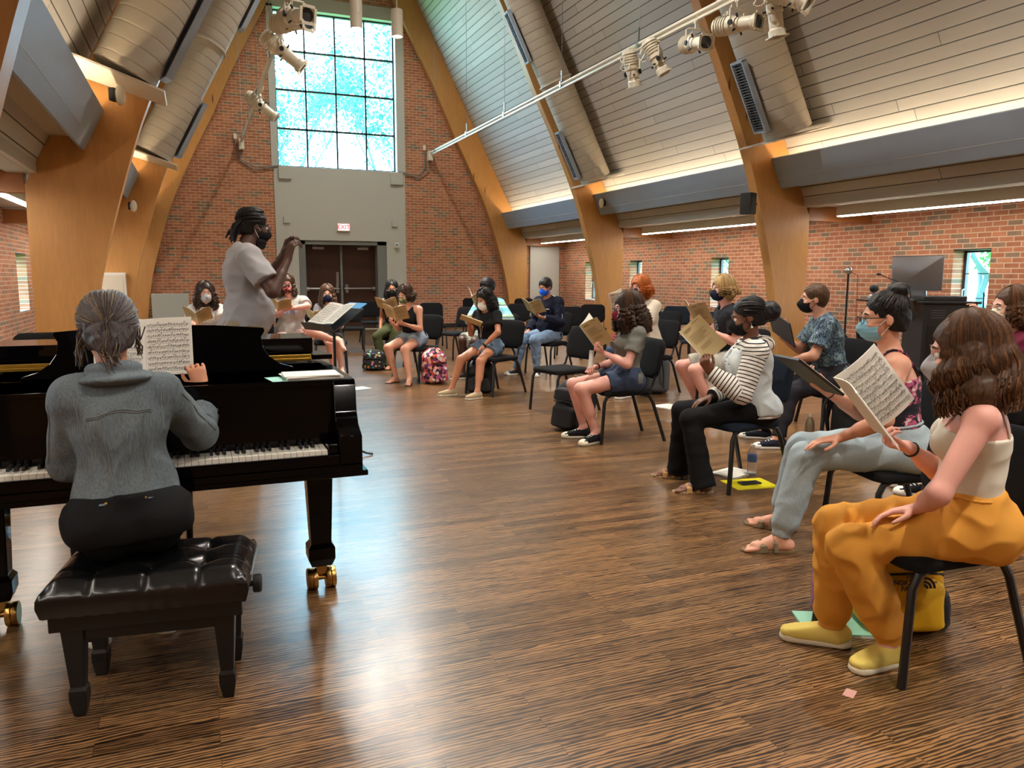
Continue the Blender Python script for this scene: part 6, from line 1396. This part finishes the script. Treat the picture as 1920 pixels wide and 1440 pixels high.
# 2 conductor
def x2(c):
    H, o = c['H'], c['org']; v = c['vol']([H(.06, 0, -.1)], .11, .006)
    v.ell(H(.040, 0, -.10), V3(.062, .056, .050), None, .01); v.cone(H(.06, 0, -.11), H(.075, 0, -.135), .035, .02, .02); v.ell(H(.03, 0, -.03), V3(.075, .058, .045), None, .008, sub=True); v.wrinkle(.004, 2, 3); c['part']('beard', v, HR['black'])
    N = c['P']['neck']; v = c['vol']([N], .14, .007); v.ell(N+c['U']*.01, V3(.075, .085, .045), (c['Ft'], c['SLt'], c['U']), .01); v.ell(N+c['Ft']*.05+c['U']*.03, V3(.05, .045, .06), (c['Ft'], c['SLt'], c['U']), .01, sub=True); v.ell(N+c['U']*.045, V3(.058, .062, .05), None, .008, sub=True); c['part']('collar', v, c['shirt'].data.materials[0], parent=c['shirt'])
person(J['p2'], 'conductor standing in a grey short sleeved shirt with both hands raised, hair in tied locks', SK['dark'],
    dict(kind='dread', mat=HR['black'], mat2=HR['black'], strands=160, vol=.012, bun=(-.10, 0, .02)), dict(kind='tee', mat=C('grey_chambray', (160, 158, 160), .05), t=.020, sleeve=.72, flare=.022, hem=.27, loose=.045, wr=.011, wf=.5),
    dict(kind='pants', mat=C('khaki', (150, 136, 108)), t=.02), dict(kind='low', mat=M_BLKP, open=False), mask=dict(mat=C('black_mask', (18, 18, 20)), strap=M_WHITE, low=True), male=True, h=.007, hp=10, glasses=M_BLACK, brow=DK, eye=(30, 20, 16), bust=0, g=1.05,
    hands=dict(R=dict(d=(.25, .15, .95), n=(.85, .5, -.1), curl=(38, 42, 30), td=(.2, 1, 0), thumb=(.9, .8, .6)), L=dict(d=(.3, -.15, .92), n=(.85, -.4, -.2), curl=(38, 42, 30), td=(.2, -1, 0), thumb=(.9, .8, .6))), extras=x2)
# 3 far left singer with magenta tips
TEE = lambda m, **k: dict(kind='tee', mat=m, **k)
def tips(c):
    b = MB(); H, o = c['H'], c['org']; rnd = random.Random(4)
    for i in range(40):
        p = H(rnd.uniform(-.03, .03), .085+rnd.uniform(-.02, .025), -.09+rnd.uniform(-.02, .01)); b.tube([Vector(p-o), Vector(p-c['Hu']*.07+c['Hl']*.015-o), Vector(p-c['Hu']*.14+c['Hl']*rnd.uniform(-.02, .03)-o)], [.006, .006, .002], 4)
    s_ = b.build('magenta_tips', HR['magenta'], c['body']); s_['kind'] = 'stuff'
person(J['p3'], 'singer at the far left in a white blouse, dark wavy hair with magenta tips', SK['fair'], dict(kind='long', len=.22, mat=HR['dark'], mat2=HR['brown'], strands=120, vol=.018, sr=.006, wave=.015),
    TEE(printed('white_lace', (222, 218, 210), [(196, 190, 184)], 60), sleeve=.75, flare=.03, loose=.01), dict(kind='pants', mat=M_DENL), dict(kind='low', mat=M_BLKP, open=False), mask=dict(mat=C('grey_mask', (170, 168, 172))), h=.010, brow=DK, hp=2, extras=tips, hands=dict(R=dict(n=(0, .3, 1), curl=(50, 60, 40)), L=dict(n=(0, .3, 1), curl=(40, 50, 40))))
# 19 hidden behind the conductor
person(J['p19'], 'singer in black almost hidden behind the conductor, only a sleeve and knee showing', SK['rosy'], dict(kind='long', len=.16, mat=HR['dark'], vol=.012), dict(kind='long', mat=C('black_cotton', (20, 20, 22))), dict(kind='shorts', mat=C('black_cotton', (20, 20, 22)), len=.5), dict(kind='low', mat=M_BLKP, open=False), h=.011)
# 4 pink striped trousers
M_PINKS = striped('pink_stripes', [(0, (236, 214, 204)), (.16, (214, 96, 112)), (.26, (240, 226, 214)), (.46, (226, 200, 140)), (.54, (240, 226, 214)), (.66, (96, 84, 78)), (.70, (238, 208, 204)), (.86, (232, 150, 150)), (.94, (240, 226, 214))], 5.0)
def x4(c):
    T = c['TT']; m = plain('print_blue', (90, 110, 180), .7); q = text_mesh('O M', .085, 'shirt_lettering', m, c['body'], (0, 0, 0), (0, 0, 0), .004)
    p = Vector(c['TT'](.150, -.012, .335)-c['org']); X, Y, N_ = Vector(c['SLt']), Vector(c['U']), Vector(c['Ft']); q.matrix_local = Matrix(((X.x, Y.x, N_.x, p.x), (X.y, Y.y, N_.y, p.y), (X.z, Y.z, N_.z, p.z), (0, 0, 0, 1)))
person(J['p4'], 'singer in a grey lettered tee and pink striped trousers with one bare leg crossed', SK['rosy'], dict(kind='long', len=.20, mat=HR['brown'], mat2=HR['ash'], strands=110, vol=.014, sr=.006, wave=.012),
    TEE(C('heather_grey', (186, 184, 178)), sleeve=.7, loose=.03, t=.016), dict(kind='shorts', mat=M_PINKS, attr=True, len=.96, flare=.03, t=.018, kd='L', name='striped_trousers'), dict(kind='flip', mat=M_BLKP, strap=M_BLKP), mask=dict(mat=printed('red_black_print', (30, 24, 26), [(200, 60, 60), (226, 190, 180)], 22)), h=.009, g=1.22, hy=8, brow=BR, glasses=M_BLACK, extras=x4,
    hands=dict(L=dict(n=(-.6, -.2, .6), curl=(45, 55, 40)), R=dict(n=(.5, 0, .6), curl=(45, 55, 40))))
# 5 long haired singer with navy mask
person(J['p5'], 'singer with long light brown hair and a navy mask, sitting behind the music stand', SK['fair'], dict(kind='long', len=.28, mat=HR['brown'], mat2=HR['lightbrown'], strands=130, vol=.012, sr=.006), TEE(striped('thin_stripes', [(0, (110, 108, 112)), (.5, (176, 174, 176))], 45, 'Z'), sleeve=.45), dict(kind='shorts', mat=C('charcoal', (52, 50, 52)), len=.6, flare=.02), dict(kind='flip', mat=M_BLKP, strap=M_BLKP), mask=dict(mat=C('navy_mask', (24, 30, 52))), h=.010, brow=BR)
# 6 olive trousers
person(J['p6'], 'singer with glasses, black mask and olive trousers behind the tank top singer', SK['olive'], dict(kind='long', len=.20, mat=HR['black'], strands=80, vol=.008, sr=.006), dict(kind='tank', mat=C('black_cotton', (20, 20, 22))), dict(kind='flare', mat=C('olive_cotton', (78, 84, 54)), name='olive_trousers'), dict(kind='flip', mat=M_BLKP, strap=M_BLKP), mask=dict(mat=C('black_mask', (18, 18, 20))), glasses=M_BLACK, h=.010, brow=DK, hy=20)
# 7 black tank top, camouflage mask
person(J['p7'], 'singer in a black tank top and light denim shorts with a camouflage mask', SK['light'], dict(kind='long', len=.10, mat=HR['dark'], mat2=HR['brown'], strands=130, vol=.012, sr=.005, wave=.012), dict(kind='tank', mat=C('black_cotton', (20, 20, 22)), t=.012, hem=.04), dict(kind='shorts', mat=M_DENL, len=.42, flare=.014, t=.014, name='denim_shorts'), dict(kind='flip', mat=M_BLKP, strap=M_BLKP), mask=dict(mat=printed('camo_mask', (44, 48, 30), [(96, 98, 62), (150, 140, 96)], 20, .45)), h=.0085, brow=DK, g=1.12, hp=20,
    hands=dict(L=dict(n=(-.6, .2, .75), curl=(45, 55, 40)), R=dict(n=(.3, -.2, .85), curl=(45, 55, 40))))
# 8 tall singer in striped blue shirt
person(J['p8'], 'tall singer in a blue striped shirt with glasses, behind the black tee singer', SK['dark'], dict(kind='short', mat=HR['black'], vol=.020, afro=True), dict(kind='long', mat=striped('blue_bands', [(0, (120, 196, 216)), (.35, (226, 232, 222)), (.45, (110, 150, 160)), (.6, (176, 214, 140)), (.7, (150, 210, 224))], 6.5, 'Z'), t=.022, loose=.03, fore=.6), dict(kind='shorts', mat=striped('pale_shorts', [(0, (206, 210, 198)), (.5, (170, 176, 164))], 30, 'Z'), len=.97, flare=.03), dict(kind='low', mat=M_BLKP, open=False), mask=dict(mat=C('black_mask', (18, 18, 20))), glasses=M_STEEL, male=True, bust=0, g=1.12, h=.010, brow=DK)
# 9 black tee with tablet
def x9(c):
    T = c['TT']; c['tube']('lanyard', [T(.03, .06, .50), T(.10, .055, .42), T(.135, .02, .30), T(.14, .0, .2), T(.135, -.02, .30), T(.10, -.055, .42), T(.03, -.06, .50)], .004, plain('lanyard', (196, 180, 150), .6), 5); c['tube']('pendant', [T(.145, 0, .21), T(.148, 0, .15)], .012, M_STEEL, 8)
    w = c['P']['wrL']; d = nrm(w-c['P']['elL']); c['tube']('watch', [w-d*.012, w+d*.012], .031, M_BLKP, 12)
person(J['p9'], 'singer in a black tee and denim shorts with a white mask and tan shoes', SK['tan'], dict(kind='long', len=.20, mat=HR['black'], strands=120, vol=.010, sr=.005), TEE(C('black_tee', (26, 26, 28)), sleeve=.6), dict(kind='shorts', mat=M_DENB, len=.40, flare=.016, t=.014, name='denim_shorts'), dict(kind='low', mat=C('tan_canvas', (170, 154, 124)), open=False, solemat=plain('cream_rubber', (222, 214, 190), .5)), mask=dict(mat=C('white_mask', (226, 222, 210))), h=.008, brow=DK, g=1.1, hp=22, extras=x9,
    hands=dict(R=dict(n=(.2, -.1, 1), curl=(25, 30, 20)), L=dict(n=(0, 0, -1), curl=(20, 30, 20))))
# 10 track jacket
def x10(c):
    P = c['P']; m = C('white_stripe', (232, 232, 228)); L = c['SLt']
    for s, sg in (('L', 1), ('R', -1)):
        a, b, w = P['sh'+s], P['el'+s], P['wr'+s]
        for j in (-1, 0, 1):
            off = nrm(L*sg+c['U']*.35); q = nrm(np.cross(b-a, off)); o1 = off*.064+q*j*.017; f = nrm(np.cross(w-b, np.cross(off, w-b))); q2 = nrm(np.cross(w-b, f))
            c['tube']('white_stripe', [P['neck']*.55+a*.45+c['U']*.075+q*j*.012, a+o1+c['U']*.02, a+(b-a)*.5+o1, b+o1*.95, b+(w-b)*.45+f*.050+q2*j*.015, w+f*.038+q2*j*.012], .0062, m, 6, c['shirt'], .5)
    N = P['neck']; v = c['vol']([N], .13, .008); v.cone(N-c['U']*.02, N+c['U']*.055, .062, .058, .01, cap1=True); c['part']('collar', v, c['shirt'].data.materials[0], parent=c['shirt'])
    q = c['TT'](.135, .06, .37); c['tube']('chest_logo', [q, q+L*.05], .008, m, 6, c['shirt'], .5)
person(J['p10'], 'singer in a navy track jacket with white stripes, jeans and a bright blue mask', SK['olive'], dict(kind='short', mat=HR['black'], vol=.014), dict(kind='long', mat=C('navy_jersey', (20, 24, 42)), t=.022, loose=.02, wr=.010), dict(kind='pants', mat=M_DENB, t=.018, wr=.010, name='jeans'), dict(SNK, kind='low', mat=M_BLKP), mask=dict(mat=C('blue_mask', (20, 82, 200))), male=True, bust=0, h=.008, brow=DK, hp=18, extras=x10,
    hands=dict(L=dict(n=(-.3, 0, 1), curl=(45, 55, 40)), R=dict(n=(0, 0, -1), curl=(20, 30, 20))))
# 11 curly haired singer
def x11(c):
    m = plain('rose_print', (176, 84, 92), .8)
    for i, (s_, sz) in enumerate((('COUNTY', .036), ('CHOIR', .036))):
        pass
    b = MB(); rnd = random.Random(2)
    for r_ in range(3):
        for i in range(9):
            p = c['TT'](.148-.0*r_, .07-.017*i, .40-.028*r_)-c['org']; b.box(Vector(p), (.012, .012, rnd.uniform(.012, .02)), Matrix((c['Ft'], c['SLt'], c['U'])).transposed())
    b.build('chest_print', m, c['shirt'], smooth=False)
    w = c['P']['wrR']; d = nrm(w-c['P']['elR']); c['tube']('wrist_band', [w-d*.01, w+d*.004], .030, M_BLKP, 12)
person(J['p11'], 'singer with long dark curly hair, grey tee, denim shorts and wine red mask', SK['rosy'], dict(kind='curly', len=.24, mat=HR['dark'], mat2=HR['brown'], strands=330, vol=.022, sr=.0048, wave=.020, wfreq=34, wide=.085, fwd=.015), TEE(C('washed_grey', (112, 112, 104)), sleeve=.62, flare=.012), dict(kind='shorts', mat=M_DEN, len=.42, flare=.012, t=.014, name='denim_shorts'),
    dict(kind='low', mat=C('black_canvas', (24, 24, 28)), open=False, laces=M_WHITE, solemat=plain('cream_rubber', (222, 214, 190), .5)), mask=dict(mat=C('wine_mask', (116, 26, 50))), glasses=M_BLACK, h=.007, brow=DK, hp=6, g=1.05, extras=x11,
    hands=dict(L=dict(d=(-.8, .1, .35), n=(.1, .1, 1), td=(0, -1, .3), curl=(60, 60, 40)), R=dict(n=(.2, 0, -1), curl=(55, 65, 45))))
# 12 red hair
person(J['p12'], 'singer with wavy red hair and a cream tee, black mask, behind the curly haired singer', SK['rosy'], dict(kind='long', len=.13, mat=HR['red'], mat2=HR['red'], strands=200, vol=.022, sr=.006, wave=.018, wide=.085), TEE(C('cream_tee', (216, 206, 188)), sleeve=.75, flare=.03, loose=.03, t=.018), dict(kind='pants', mat=M_DEN), dict(kind='low', mat=M_BLKP, open=False), mask=dict(mat=C('black_mask', (18, 18, 20))), male=True, bust=0, h=.009, brow=BR, hy=10)
# 13 blond
def x13(c):
    w = c['P']['wrL']; d = nrm(w-c['P']['elL']); c['tube']('watch', [w-d*.014, w+d*.012], .033, M_BLKP, 12)
    b = MB(); rnd = random.Random(6)
    for i in range(60):
        a = rnd.uniform(0, 6.28); r_ = rnd.uniform(.02, .085); p = c['TT'](.150-(r_*math.cos(a))**2*4, r_*math.cos(a), .32+r_*math.sin(a)*1.1)-c['org']; b.box(Vector(p), (.008, rnd.uniform(.006, .02), rnd.uniform(.004, .016)), Matrix((c['Ft'], c['SLt'], c['U'])).transposed())
    b.build('chest_print', plain('grey_print', (130, 130, 132), .8), c['shirt'], smooth=False)
person(J['p13'], 'blond wavy haired singer in a dark printed tee and pale shorts, navy mask', SK['rosy'], dict(kind='long', len=.09, mat=HR['blond'], mat2=HR['lightbrown'], strands=220, vol=.020, sr=.0055, wave=.018, wide=.082), TEE(C('charcoal_tee', (40, 42, 48)), sleeve=.62, flare=.016, t=.018), dict(kind='shorts', mat=C('stone', (176, 172, 160)), len=.80, flare=.028, t=.018), dict(kind='low', mat=M_BLKP, open=False), mask=dict(mat=C('navy_mask', (24, 30, 52))), male=True, bust=0, h=.0075, brow=BR, hy=15, hp=4, eye=(70, 100, 120), extras=x13,
    hands=dict(L=dict(d=(-.75, .25, .55), n=(.3, .5, .5), curl=(15, 15, 10), td=(0, -.3, 1)), R=dict(curl=(30, 30, 20))))
# 14 striped hoodie with denim vest
M_STR = striped('hoodie_stripes', [(0, (228, 222, 212)), (.70, (22, 22, 26))], 42)
def x14(c):
    T, TT, k = c['T'], c['TT'], c['k']; tor = c['torso']; P = c['P']; U, Ft, SLt = c['U'], c['Ft'], c['SLt']
    v = c['vol']([P['pel'], P['neck']], .26, .007); tor(v, .030, .05, True)
    for s in 'LR': v.ell(P['sh'+s]+SLt*(.03 if s == 'L' else -.03), V3(.075, .06, .085), (Ft, SLt, U), .012, sub=True)
    v.cut(P['neck']+U*.0, U+Ft*.3); v.cut(T(0, 0, -.03), -U); v.cone(TT(.16, 0, .60), TT(.16, 0, -.1), .045, .035, .01, sub=True); v.wrinkle(.012, .6, 8); c['part']('denim_vest', v, M_DENW)
    N = P['neck']; v = c['vol']([N-Ft*.1, N+Ft*.05], .19, .007); v.ell(N-Ft*.075-U*.012, V3(.070, .105, .060), (Ft, SLt, U), .02)
    for s in (-1, 1): v.cone(N-Ft*.05+SLt*s*.085+U*.0, N+Ft*.07+SLt*s*.055-U*.06, .038, .028, .03)
    v.ell(N-Ft*.0+U*.05, V3(.07, .07, .06), (Ft, SLt, U), .015, sub=True); v.wrinkle(.004, 1.2, 8)
    c['part']('hood', v, M_STR, lambda Vv: (Vv-N)@SLt*.6+.5)
    for s in (-1, 1): c['tube']('drawstring', [N+Ft*.09+SLt*s*.045-U*.05, N+Ft*.125+SLt*s*.04-U*.13, N+Ft*.15+SLt*s*.045-U*.22], .004, M_WHITE, 5)
    H = c['H']; c['tube']('earring', [H(-.004, .082, -.038), H(-.004, .084, -.052)], .003, M_STEEL, 6); c['tube']('earring', [H(-.004, .084, -.054), H(-.004, .084, -.07)], [.003, .008], M_WHITE, 8)
person(J['p14'], 'singer in a striped hoodie under a pale denim vest, black flared trousers and black mask', SK['brown'], dict(kind='puff', mat=HR['black'], mat2=HR['black'], strands=260, vol=.006, sr=.0028, bun=(-.145, .0, .0), bs=1.15, afro=False), dict(kind='long', mat=M_STR, attr=True, t=.022, fore=.97, wr=.006, name='striped_hoodie'),
    dict(kind='flare', mat=C('black_knit', (18, 18, 20)), t=.012, wr=.005, name='flared_trousers'), dict(kind='sandal', mat=printed('leopard', (180, 150, 110), [(40, 28, 20), (190, 160, 120)], 60, .45), strap=C('gold_strap', (190, 150, 90)), sole=.03), mask=dict(mat=C('black_mask', (18, 18, 20))), h=.0065, brow=DK, hp=14, g=1.02, eye=(30, 20, 16), extras=x14,
    hands=dict(L=dict(d=(-.5, .05, .8), n=(.35, .5, .5), td=(0, -.6, .6), curl=(55, 60, 40)), R=dict(d=(-.95, .1, -.25), n=(-.2, 0, -1), curl=(12, 18, 12), td=(0, -1, 0), spread=.2)))
# 15 leaf print tee
person(J['p15'], 'man in a blue leaf print tee with short brown hair and black mask', SK['light'], dict(kind='short', mat=HR['brown'], vol=.010, wr=.004), TEE(printed('leaf_print', (34, 46, 64), [(84, 110, 128), (36, 52, 68), (120, 144, 150), (50, 70, 88)], 15, .40), sleeve=.72, flare=.02, t=.018, wr=.008), dict(kind='pants', mat=C('dark_chino', (40, 38, 44)), t=.018), dict(SNK, sock=C('navy_sock', (28, 30, 44))), mask=dict(mat=C('black_mask', (18, 18, 20))), male=True, bust=0, g=1.12, h=.007, brow=BR, hp=0, eye=(70, 100, 120),
    hands=dict(R=dict(d=(-.4, .0, .9), n=(.5, -.3, .5), curl=(30, 35, 25), spread=.2), L=dict(curl=(30, 35, 25), n=(0, 0, -1))))
# 16 bun and light jeans
def x16(c):
    P = c['P']; k = c['k']; T = c['TT']; H = c['H']
    v = c['vol']([P['knL']], .12, .006); kk = P['knL']+c['Z']*.042-c['F0']*.02; v.ell(kk, V3(.045, .042, .022), (c['F0'], c['L0'], c['Z']), .01); c['part']('knee_showing_through_rip', v, SK['rosy'])
    b = MB(); rnd = random.Random(5)
    for i in range(26):
        a = i/26*6.28; p = kk+c['F0']*.047*math.cos(a)+c['L0']*.043*math.sin(a)+c['Z']*.006; q = p+c['F0']*rnd.uniform(-.008, .008)+c['L0']*rnd.uniform(-.01, .01)+c['Z']*.004; b.tube([Vector(p-c['org']), Vector(q-c['org'])], .0022, 4)
    fr = b.build('frayed_threads', M_WHITE, c['body']); fr['kind'] = 'stuff'
    for s in (-1, 1):
        sh = P['shL' if s > 0 else 'shR']; N = P['neck']; pass
    c['tube']('earring', [H(-.002, .083, -.036), H(-.002, .087, -.036)], .005, M_BRASS, 8)
    w = P['wrR']; d = nrm(w-P['elR']); c['tube']('bracelet', [w-d*.02, w-d*.014], .028, M_BLKP, 12)
    # jeans side seam and elastic cuffs
person(J['p16'], 'singer with dark hair in a bun, glasses, pale blue mask and ripped light jeans', SK['light'], dict(kind='bun', mat=HR['black'], mat2=HR['dark'], strands=330, vol=.006, sr=.0028, bun=(-.075, 0, .125), bs=1.0), dict(kind='cami', cami_h=.38, mat=printed('floral_top', (26, 24, 34), [(40, 34, 48), (196, 90, 130), (220, 214, 200), (60, 90, 80)], 16, .46), t=.010, wr=.003, name='tank_top', strap_r=.015),
    dict(kind='jogger', mat=denim('denim_bleached', (134, 152, 160), (178, 194, 200)), t=.015, wr=.006, name='jeans'), dict(kind='sandal', mat=C('suede_tan', (118, 98, 72)), strap=C('suede_taupe', (132, 118, 94)), sole=.024), mask=dict(mat=C('surgical_blue', (136, 190, 214)), pleat=True, strap=M_WHITE), glasses=M_BLACK, h=.006, brow=DK, hp=6, hy=4, g=1.04, bust=.75, eye=(60, 44, 30), extras=x16,
    hands=dict(L=dict(d=(-.93, .30, -.10), n=(-.1, 0, -1), curl=(10, 14, 10), td=(-.3, -.9, 0), spread=.18), R=dict(d=(-.75, .35, .5), n=(-.1, .3, 1), curl=(30, 30, 20))))
# 17 mustard joggers
def x17(c):
    w = c['P']['wrR']; d = nrm(w-c['P']['elR']); a = MB()
    c['tube']('hair_tie', [w-d*.028, w-d*.022], .0285, M_BLKP, 16)
    T = c['TT']; MB().tube(c['snap'](c['body'], [Vector(q-c['org']) for q in (T(.03, .062, .50), T(.06, .045, .47), T(.085, .02, .45), T(.09, 0, .44), T(.085, -.02, .45), T(.06, -.045, .47), T(.03, -.062, .50))], .001), .0022, 5).build('necklace', C('brown_cord', (110, 80, 60)), c['body']) if 1 else c['tube']('necklace', [T(.03, .062, .49), T(.085, .03, .445), T(.095, 0, .43), T(.085, -.03, .445), T(.03, -.062, .49)], .0025, C('brown_cord', (110, 80, 60)), 5)
M_MUST = cloth('mustard_fleece', (216, 152, 62), .05)
person(J['p17'], 'singer nearest the camera in a cream camisole, mustard joggers and yellow slip-on shoes', SK['rosy'], dict(kind='long', len=.225, mat=HR['brown'], mat2=HR['warm'], strands=620, vol=.014, sr=.0034, wave=.009, wfreq=13, wide=.088, fwd=.01, mixf=.3, facew=.050, ph0=22), dict(kind='cami', mat=cloth('cream_rib', (220, 214, 196), .03), t=.008, hem=-.10, wr=.0025, cami_h=.385, name='camisole'),
    dict(kind='jogger', mat=M_MUST, t=.020, wr=.012, wf=.55, waist=.16, name='joggers'), dict(kind='low', mat=cloth('yellow_canvas', (226, 204, 108), .03), open=False, sock=C('navy_sock', (28, 30, 44)), sock_h=.05, solemat=plain('cream_rubber', (222, 214, 190), .5)), mask=dict(mat=C('grey_mask', (170, 168, 172))), h=.0055, brow=BR, hp=8, hy=6, g=1.0, bust=.85, extras=x17,
    hands=dict(R=dict(d=(-.92, .28, .22), n=(.1, -.25, .95), td=(-.2, -.9, .3), curl=(62, 66, 40), thumb=(.9, .5, .5)), L=dict(d=(-.75, .6, -.2), n=(-.2, -.1, -1), curl=(15, 20, 15), td=(-.5, -.6, 0))))
# 18 maroon top
person(J['p18'], 'singer at the right edge in a maroon top and black trousers, cream mask', SK['fair'], dict(kind='long', len=.14, mat=HR['brown'], mat2=HR['warm'], strands=200, vol=.007, sr=.004, wave=.006), dict(kind='long', mat=C('maroon_jersey', (96, 24, 48)), t=.018, fore=.6, neckw=1.25, wr=.008), dict(kind='pants', mat=C('black_knit', (18, 18, 20)), t=.014), dict(SNK, mat=C('black_canvas', (24, 24, 28))), mask=dict(mat=C('cream_mask', (222, 214, 190))), h=.008, brow=BR, hy=12, hp=5, eye=(90, 110, 110))

# ---------------------------------------------------------------- what they hold
def hold(n, s, up, rd, label, off=(0, 0, 0), **kw):
    w = Vector(JT[n]['wr'+s]); return booklet(w+Vector(off), up, rd, label, **kw)
# ---------------------------------------------------------------- what they hold (positions in metres)
BK = [
 ('booklet', (2.175, 1.985, .862), (-.66, .12, .75), (.27, -.89, .36), 'large white score page held up by the singer in mustard joggers', dict(cover=M_PAPER, ink='music', opn=48, W=.178, H=.262, name='music_booklet', group='scores held open', curl=.014)),
 ('b', (3.026, 4.124, .85), (-.54, .43, .73), (.72, -.03, .38), 'tan booklet held by the singer in the striped hoodie', dict(opn=30)),
 ('b', (3.095, 5.74, .788), (-.64, -.03, .77), (.58, -.15, .5), 'tan booklet held by the curly haired singer', dict(opn=32)),
 ('b', (4.59, 6.399, .907), (-.59, -.15, .79), (.61, .06, .51), 'tan booklet held wide open by the blond singer', dict(opn=62)),
 ('b', (4.395, 9.972, .851), (-.57, -.45, .69), (.48, .34, .54), 'tan booklet held by the singer in the track jacket', dict(opn=62)),
 ('b', (2.381, 9.818, .811), (-.35, -.64, .68), (.38, .55, .45), 'front tan booklet held by the singer in the black tank top', dict(opn=66)),
 ('b', (2.666, 11.557, .871), (-.34, -.72, .61), (.3, .64, .42), 'rear tan booklet held by the singer in olive trousers', dict(opn=66)),
 ('b', (3.464, 9.827, .974), (-.46, -.66, .59), (.57, .51, .33), 'tan booklet standing up in the hands of the blue striped singer', dict(opn=40)),
 ('b', (1.531, 10.983, .691), (-.24, -.56, .79), (.35, .54, .54), 'tan booklet half hidden behind the music stand', dict(opn=58)),
 ('b', (.948, 10.222, .947), (-.09, -.87, .49), (.29, .77, .35), 'tan booklet held by the singer in the lettered tee', dict(opn=60)),
 ('b', (.012, 9.442, .844), (-.13, -.83, .54), (.16, .78, .38), 'tan booklet held by the singer at the far left', dict(opn=58)),
 ('b', (4.587, 8.135, .98), (-.43, -.40, .81), (.61, -.44, .36), 'white edge of a booklet held by the red haired singer', dict(opn=18, cover=M_PAPER))]
for kd, loc, up, rd, lab, kw in BK:
    if kw.get('ink') != 'music' and kw.get('cover') is None: kw = dict(kw)
    booklet(loc, up, rd, lab, **kw)
def slabby(name, a, b, nrm_, wdt, th, mat, label, cat, inner=None):
    a, b = Vector(a), Vector(b); x = (b-a); L = x.length; x.normalize(); z = Vector(nrm_); z = (z-x*z.dot(x)).normalized(); y = z.cross(x)
    o = empty(name, (a+b)/2, 0, label, cat); o.rotation_mode = 'QUATERNION'; o.rotation_quaternion = Matrix((x, y, z)).transposed().to_quaternion()
    MB().box((0, 0, 0), (L, wdt, th)).build('cover', mat, o, smooth=False, bevel=.003)
    if inner: MB().box((0, 0, th/2+.002), (L*.92, wdt*.92, .003)).build('pages', inner, o, smooth=False)
    return o
slabby('black_binder', (2.955, 2.985, .82), (2.71, 3.04, 1.0), (.45, -.1, .9), .24, .014, plain('binder_black', (28, 24, 24), .4), 'black binder held nearly edge on by the singer with the bun', 'binder', M_PAPER)
slabby('black_binder', (4.60, 5.20, .87), (4.44, 5.10, 1.08), (.8, -.2, .5), .30, .012, plain('binder_black', (28, 24, 24), .4), 'black folder held up by the man in the leaf print tee', 'folder', M_PAPER)
slabby('tablet', (3.05, 8.45, .84), (2.82, 8.53, .93), (.35, .25, .9), .18, .012, M_TAN, 'white edged tablet held by the singer in the black tee', 'tablet', M_PAPER)
o = empty('rolled_paper', (0, 0, 0), 0, 'rolled white paper in the lower hand of the curly haired singer', 'paper roll'); w_ = Vector(JT['p11']['wrR'])+Vector((-.075, -.02, .0)); o.location = w_
MB().tube([(0, 0, -.05), (.015, 0, .14)], .020, 12, cap=False).build('roll', M_PAPER, o)
w_ = Vector(JT['p18']['wrR'])
o = empty('pencil', w_+Vector((-.03, -.01, .06)), 0, 'dark pencil held upright by the singer in maroon', 'pencil'); MB().tube([(0, 0, -.03), (-.01, 0, .13)], .005, 6).build('shaft', M_BLKP, o)
